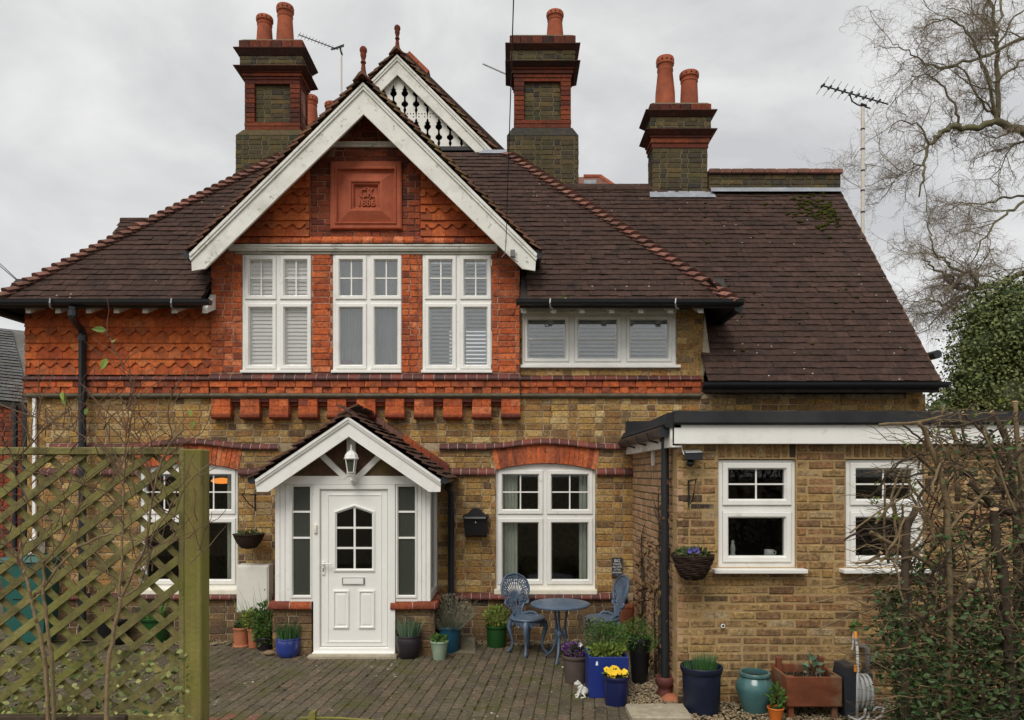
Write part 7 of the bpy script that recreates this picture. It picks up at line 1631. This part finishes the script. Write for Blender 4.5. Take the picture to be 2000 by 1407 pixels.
MB().tube([P(988,478,-.50), P(986,495,-.5), P(980,503,-.49)], .006, 5).build('hook', 'grey_pipe', wb_); MB().cbox(X(997,-.49), X(1006,-.49), -.50, -.46, Z(502,-.49), Z(488,-.49), .004).build('insulator', 'grey_pipe', wb_)
MB().tube([P(980,503,-.49), P(977,515,-.48), P(984,520,-.47), P(1000,506,-.485), P(1012,512,-.485)], .004, 5).build('loose_cable', 'wire', wb_)
# aerials
def yagi(t, a, b, n, el, mat='alu', up=Vector((0,.3,1)), er=.006, r=.011):
    MB().tube([a, b], r, 6).build('boom', mat, t)
    for i in range(n):
        q = a.lerp(b, (i+.2)/n); u = up.normalized()*el*(1.0-.45*i/n); MB().tube([q-u, q+u], er, 4).build('element', mat, t)
Ya = 4.6; a1_ = thing('tv_aerial', 'yagi aerial on a thin mast next to the chimney with two pots', 'aerial', P(667,330,Ya), 'rooftop aerials')
MB().tube([P(667,330,Ya), P(667,98,Ya)], .016, 7).build('mast', 'mast', a1_); yagi(a1_, P(583,68,Ya), P(660,97,Ya), 12, .07, 'wire', Vector((.25,.3,.8)), .004, .009)
MB().hull([P(645,96,Ya), P(672,86,Ya), P(672,92,Ya), P(648,99,Ya)], [P(645,96,Ya+.1), P(672,86,Ya+.1), P(672,92,Ya+.1), P(648,99,Ya+.1)]).build('reflector', 'wire', a1_); MB().tube([P(664,92,Ya), P(668,108,Ya)], .02, 6).build('clamp', 'wire', a1_)
a2_ = thing('tv_aerial', 'grey aerial boom poking out behind the chimney with a single pot', 'aerial', P(985,150,5.2), 'rooftop aerials')
yagi(a2_, P(943,125,5.2), P(1040,168,5.2), 26, .022, 'alu', Vector((.2,0,1)), .006, .014)
MB().tube([P(1040,168,5.2), P(1040,330,5.2)], .02, 6).build('mast', 'mast', a2_)
Y3 = 4.8; a3_ = thing('tv_aerial', 'large yagi aerial on a tall banded pole beyond the wing roof', 'aerial', Vector((X(1685,Y3), Y3, 0)), 'rooftop aerials')
MB().tube([Vector((X(1685,Y3),Y3,0)), P(1685,210,Y3)], .036, 8).build('mast', 'mast', a3_)
for y in (253, 292, 334, 373, 415): MB().tube([P(1685,y-1.5,Y3), P(1685,y+1.5,Y3)], .041, 8).build('mast_band', 'black', a3_)
yagi(a3_, P(1604,167,Y3), P(1735,204,Y3), 10, .27, 'wire', Vector((.55,.3,.75)), .006, .014)
for i in range(9):
    q = P(1604,167,Y3).lerp(P(1735,204,Y3), (i+.2)/9.6); MB().tube([q+Vector((-.03,0,-.03)), q+Vector((.035,0,.035))], .022, 6).build('element_clip', 'wire', a3_)
MB().tube([P(1659,182,Y3), P(1664,198,Y3), P(1675,205,Y3), P(1686,208,Y3), P(1700,212,Y3)], .014, 6).build('cable', 'black', a3_); MB().tube([P(1681,204,Y3), P(1692,208,Y3)], .03, 6).build('clamp', 'black', a3_)
MB().tube([P(1832,692,.5), P(1832,692,.5)+Vector((-.02,.3,.0))], .055, 14).build('gutter', 'black_pipe', house); MB().box(XWR-.06, X(1832,.5), .58, .62, Z(696,.5), Z(692,.5)).build('gutter_bracket', 'black_pipe', house)
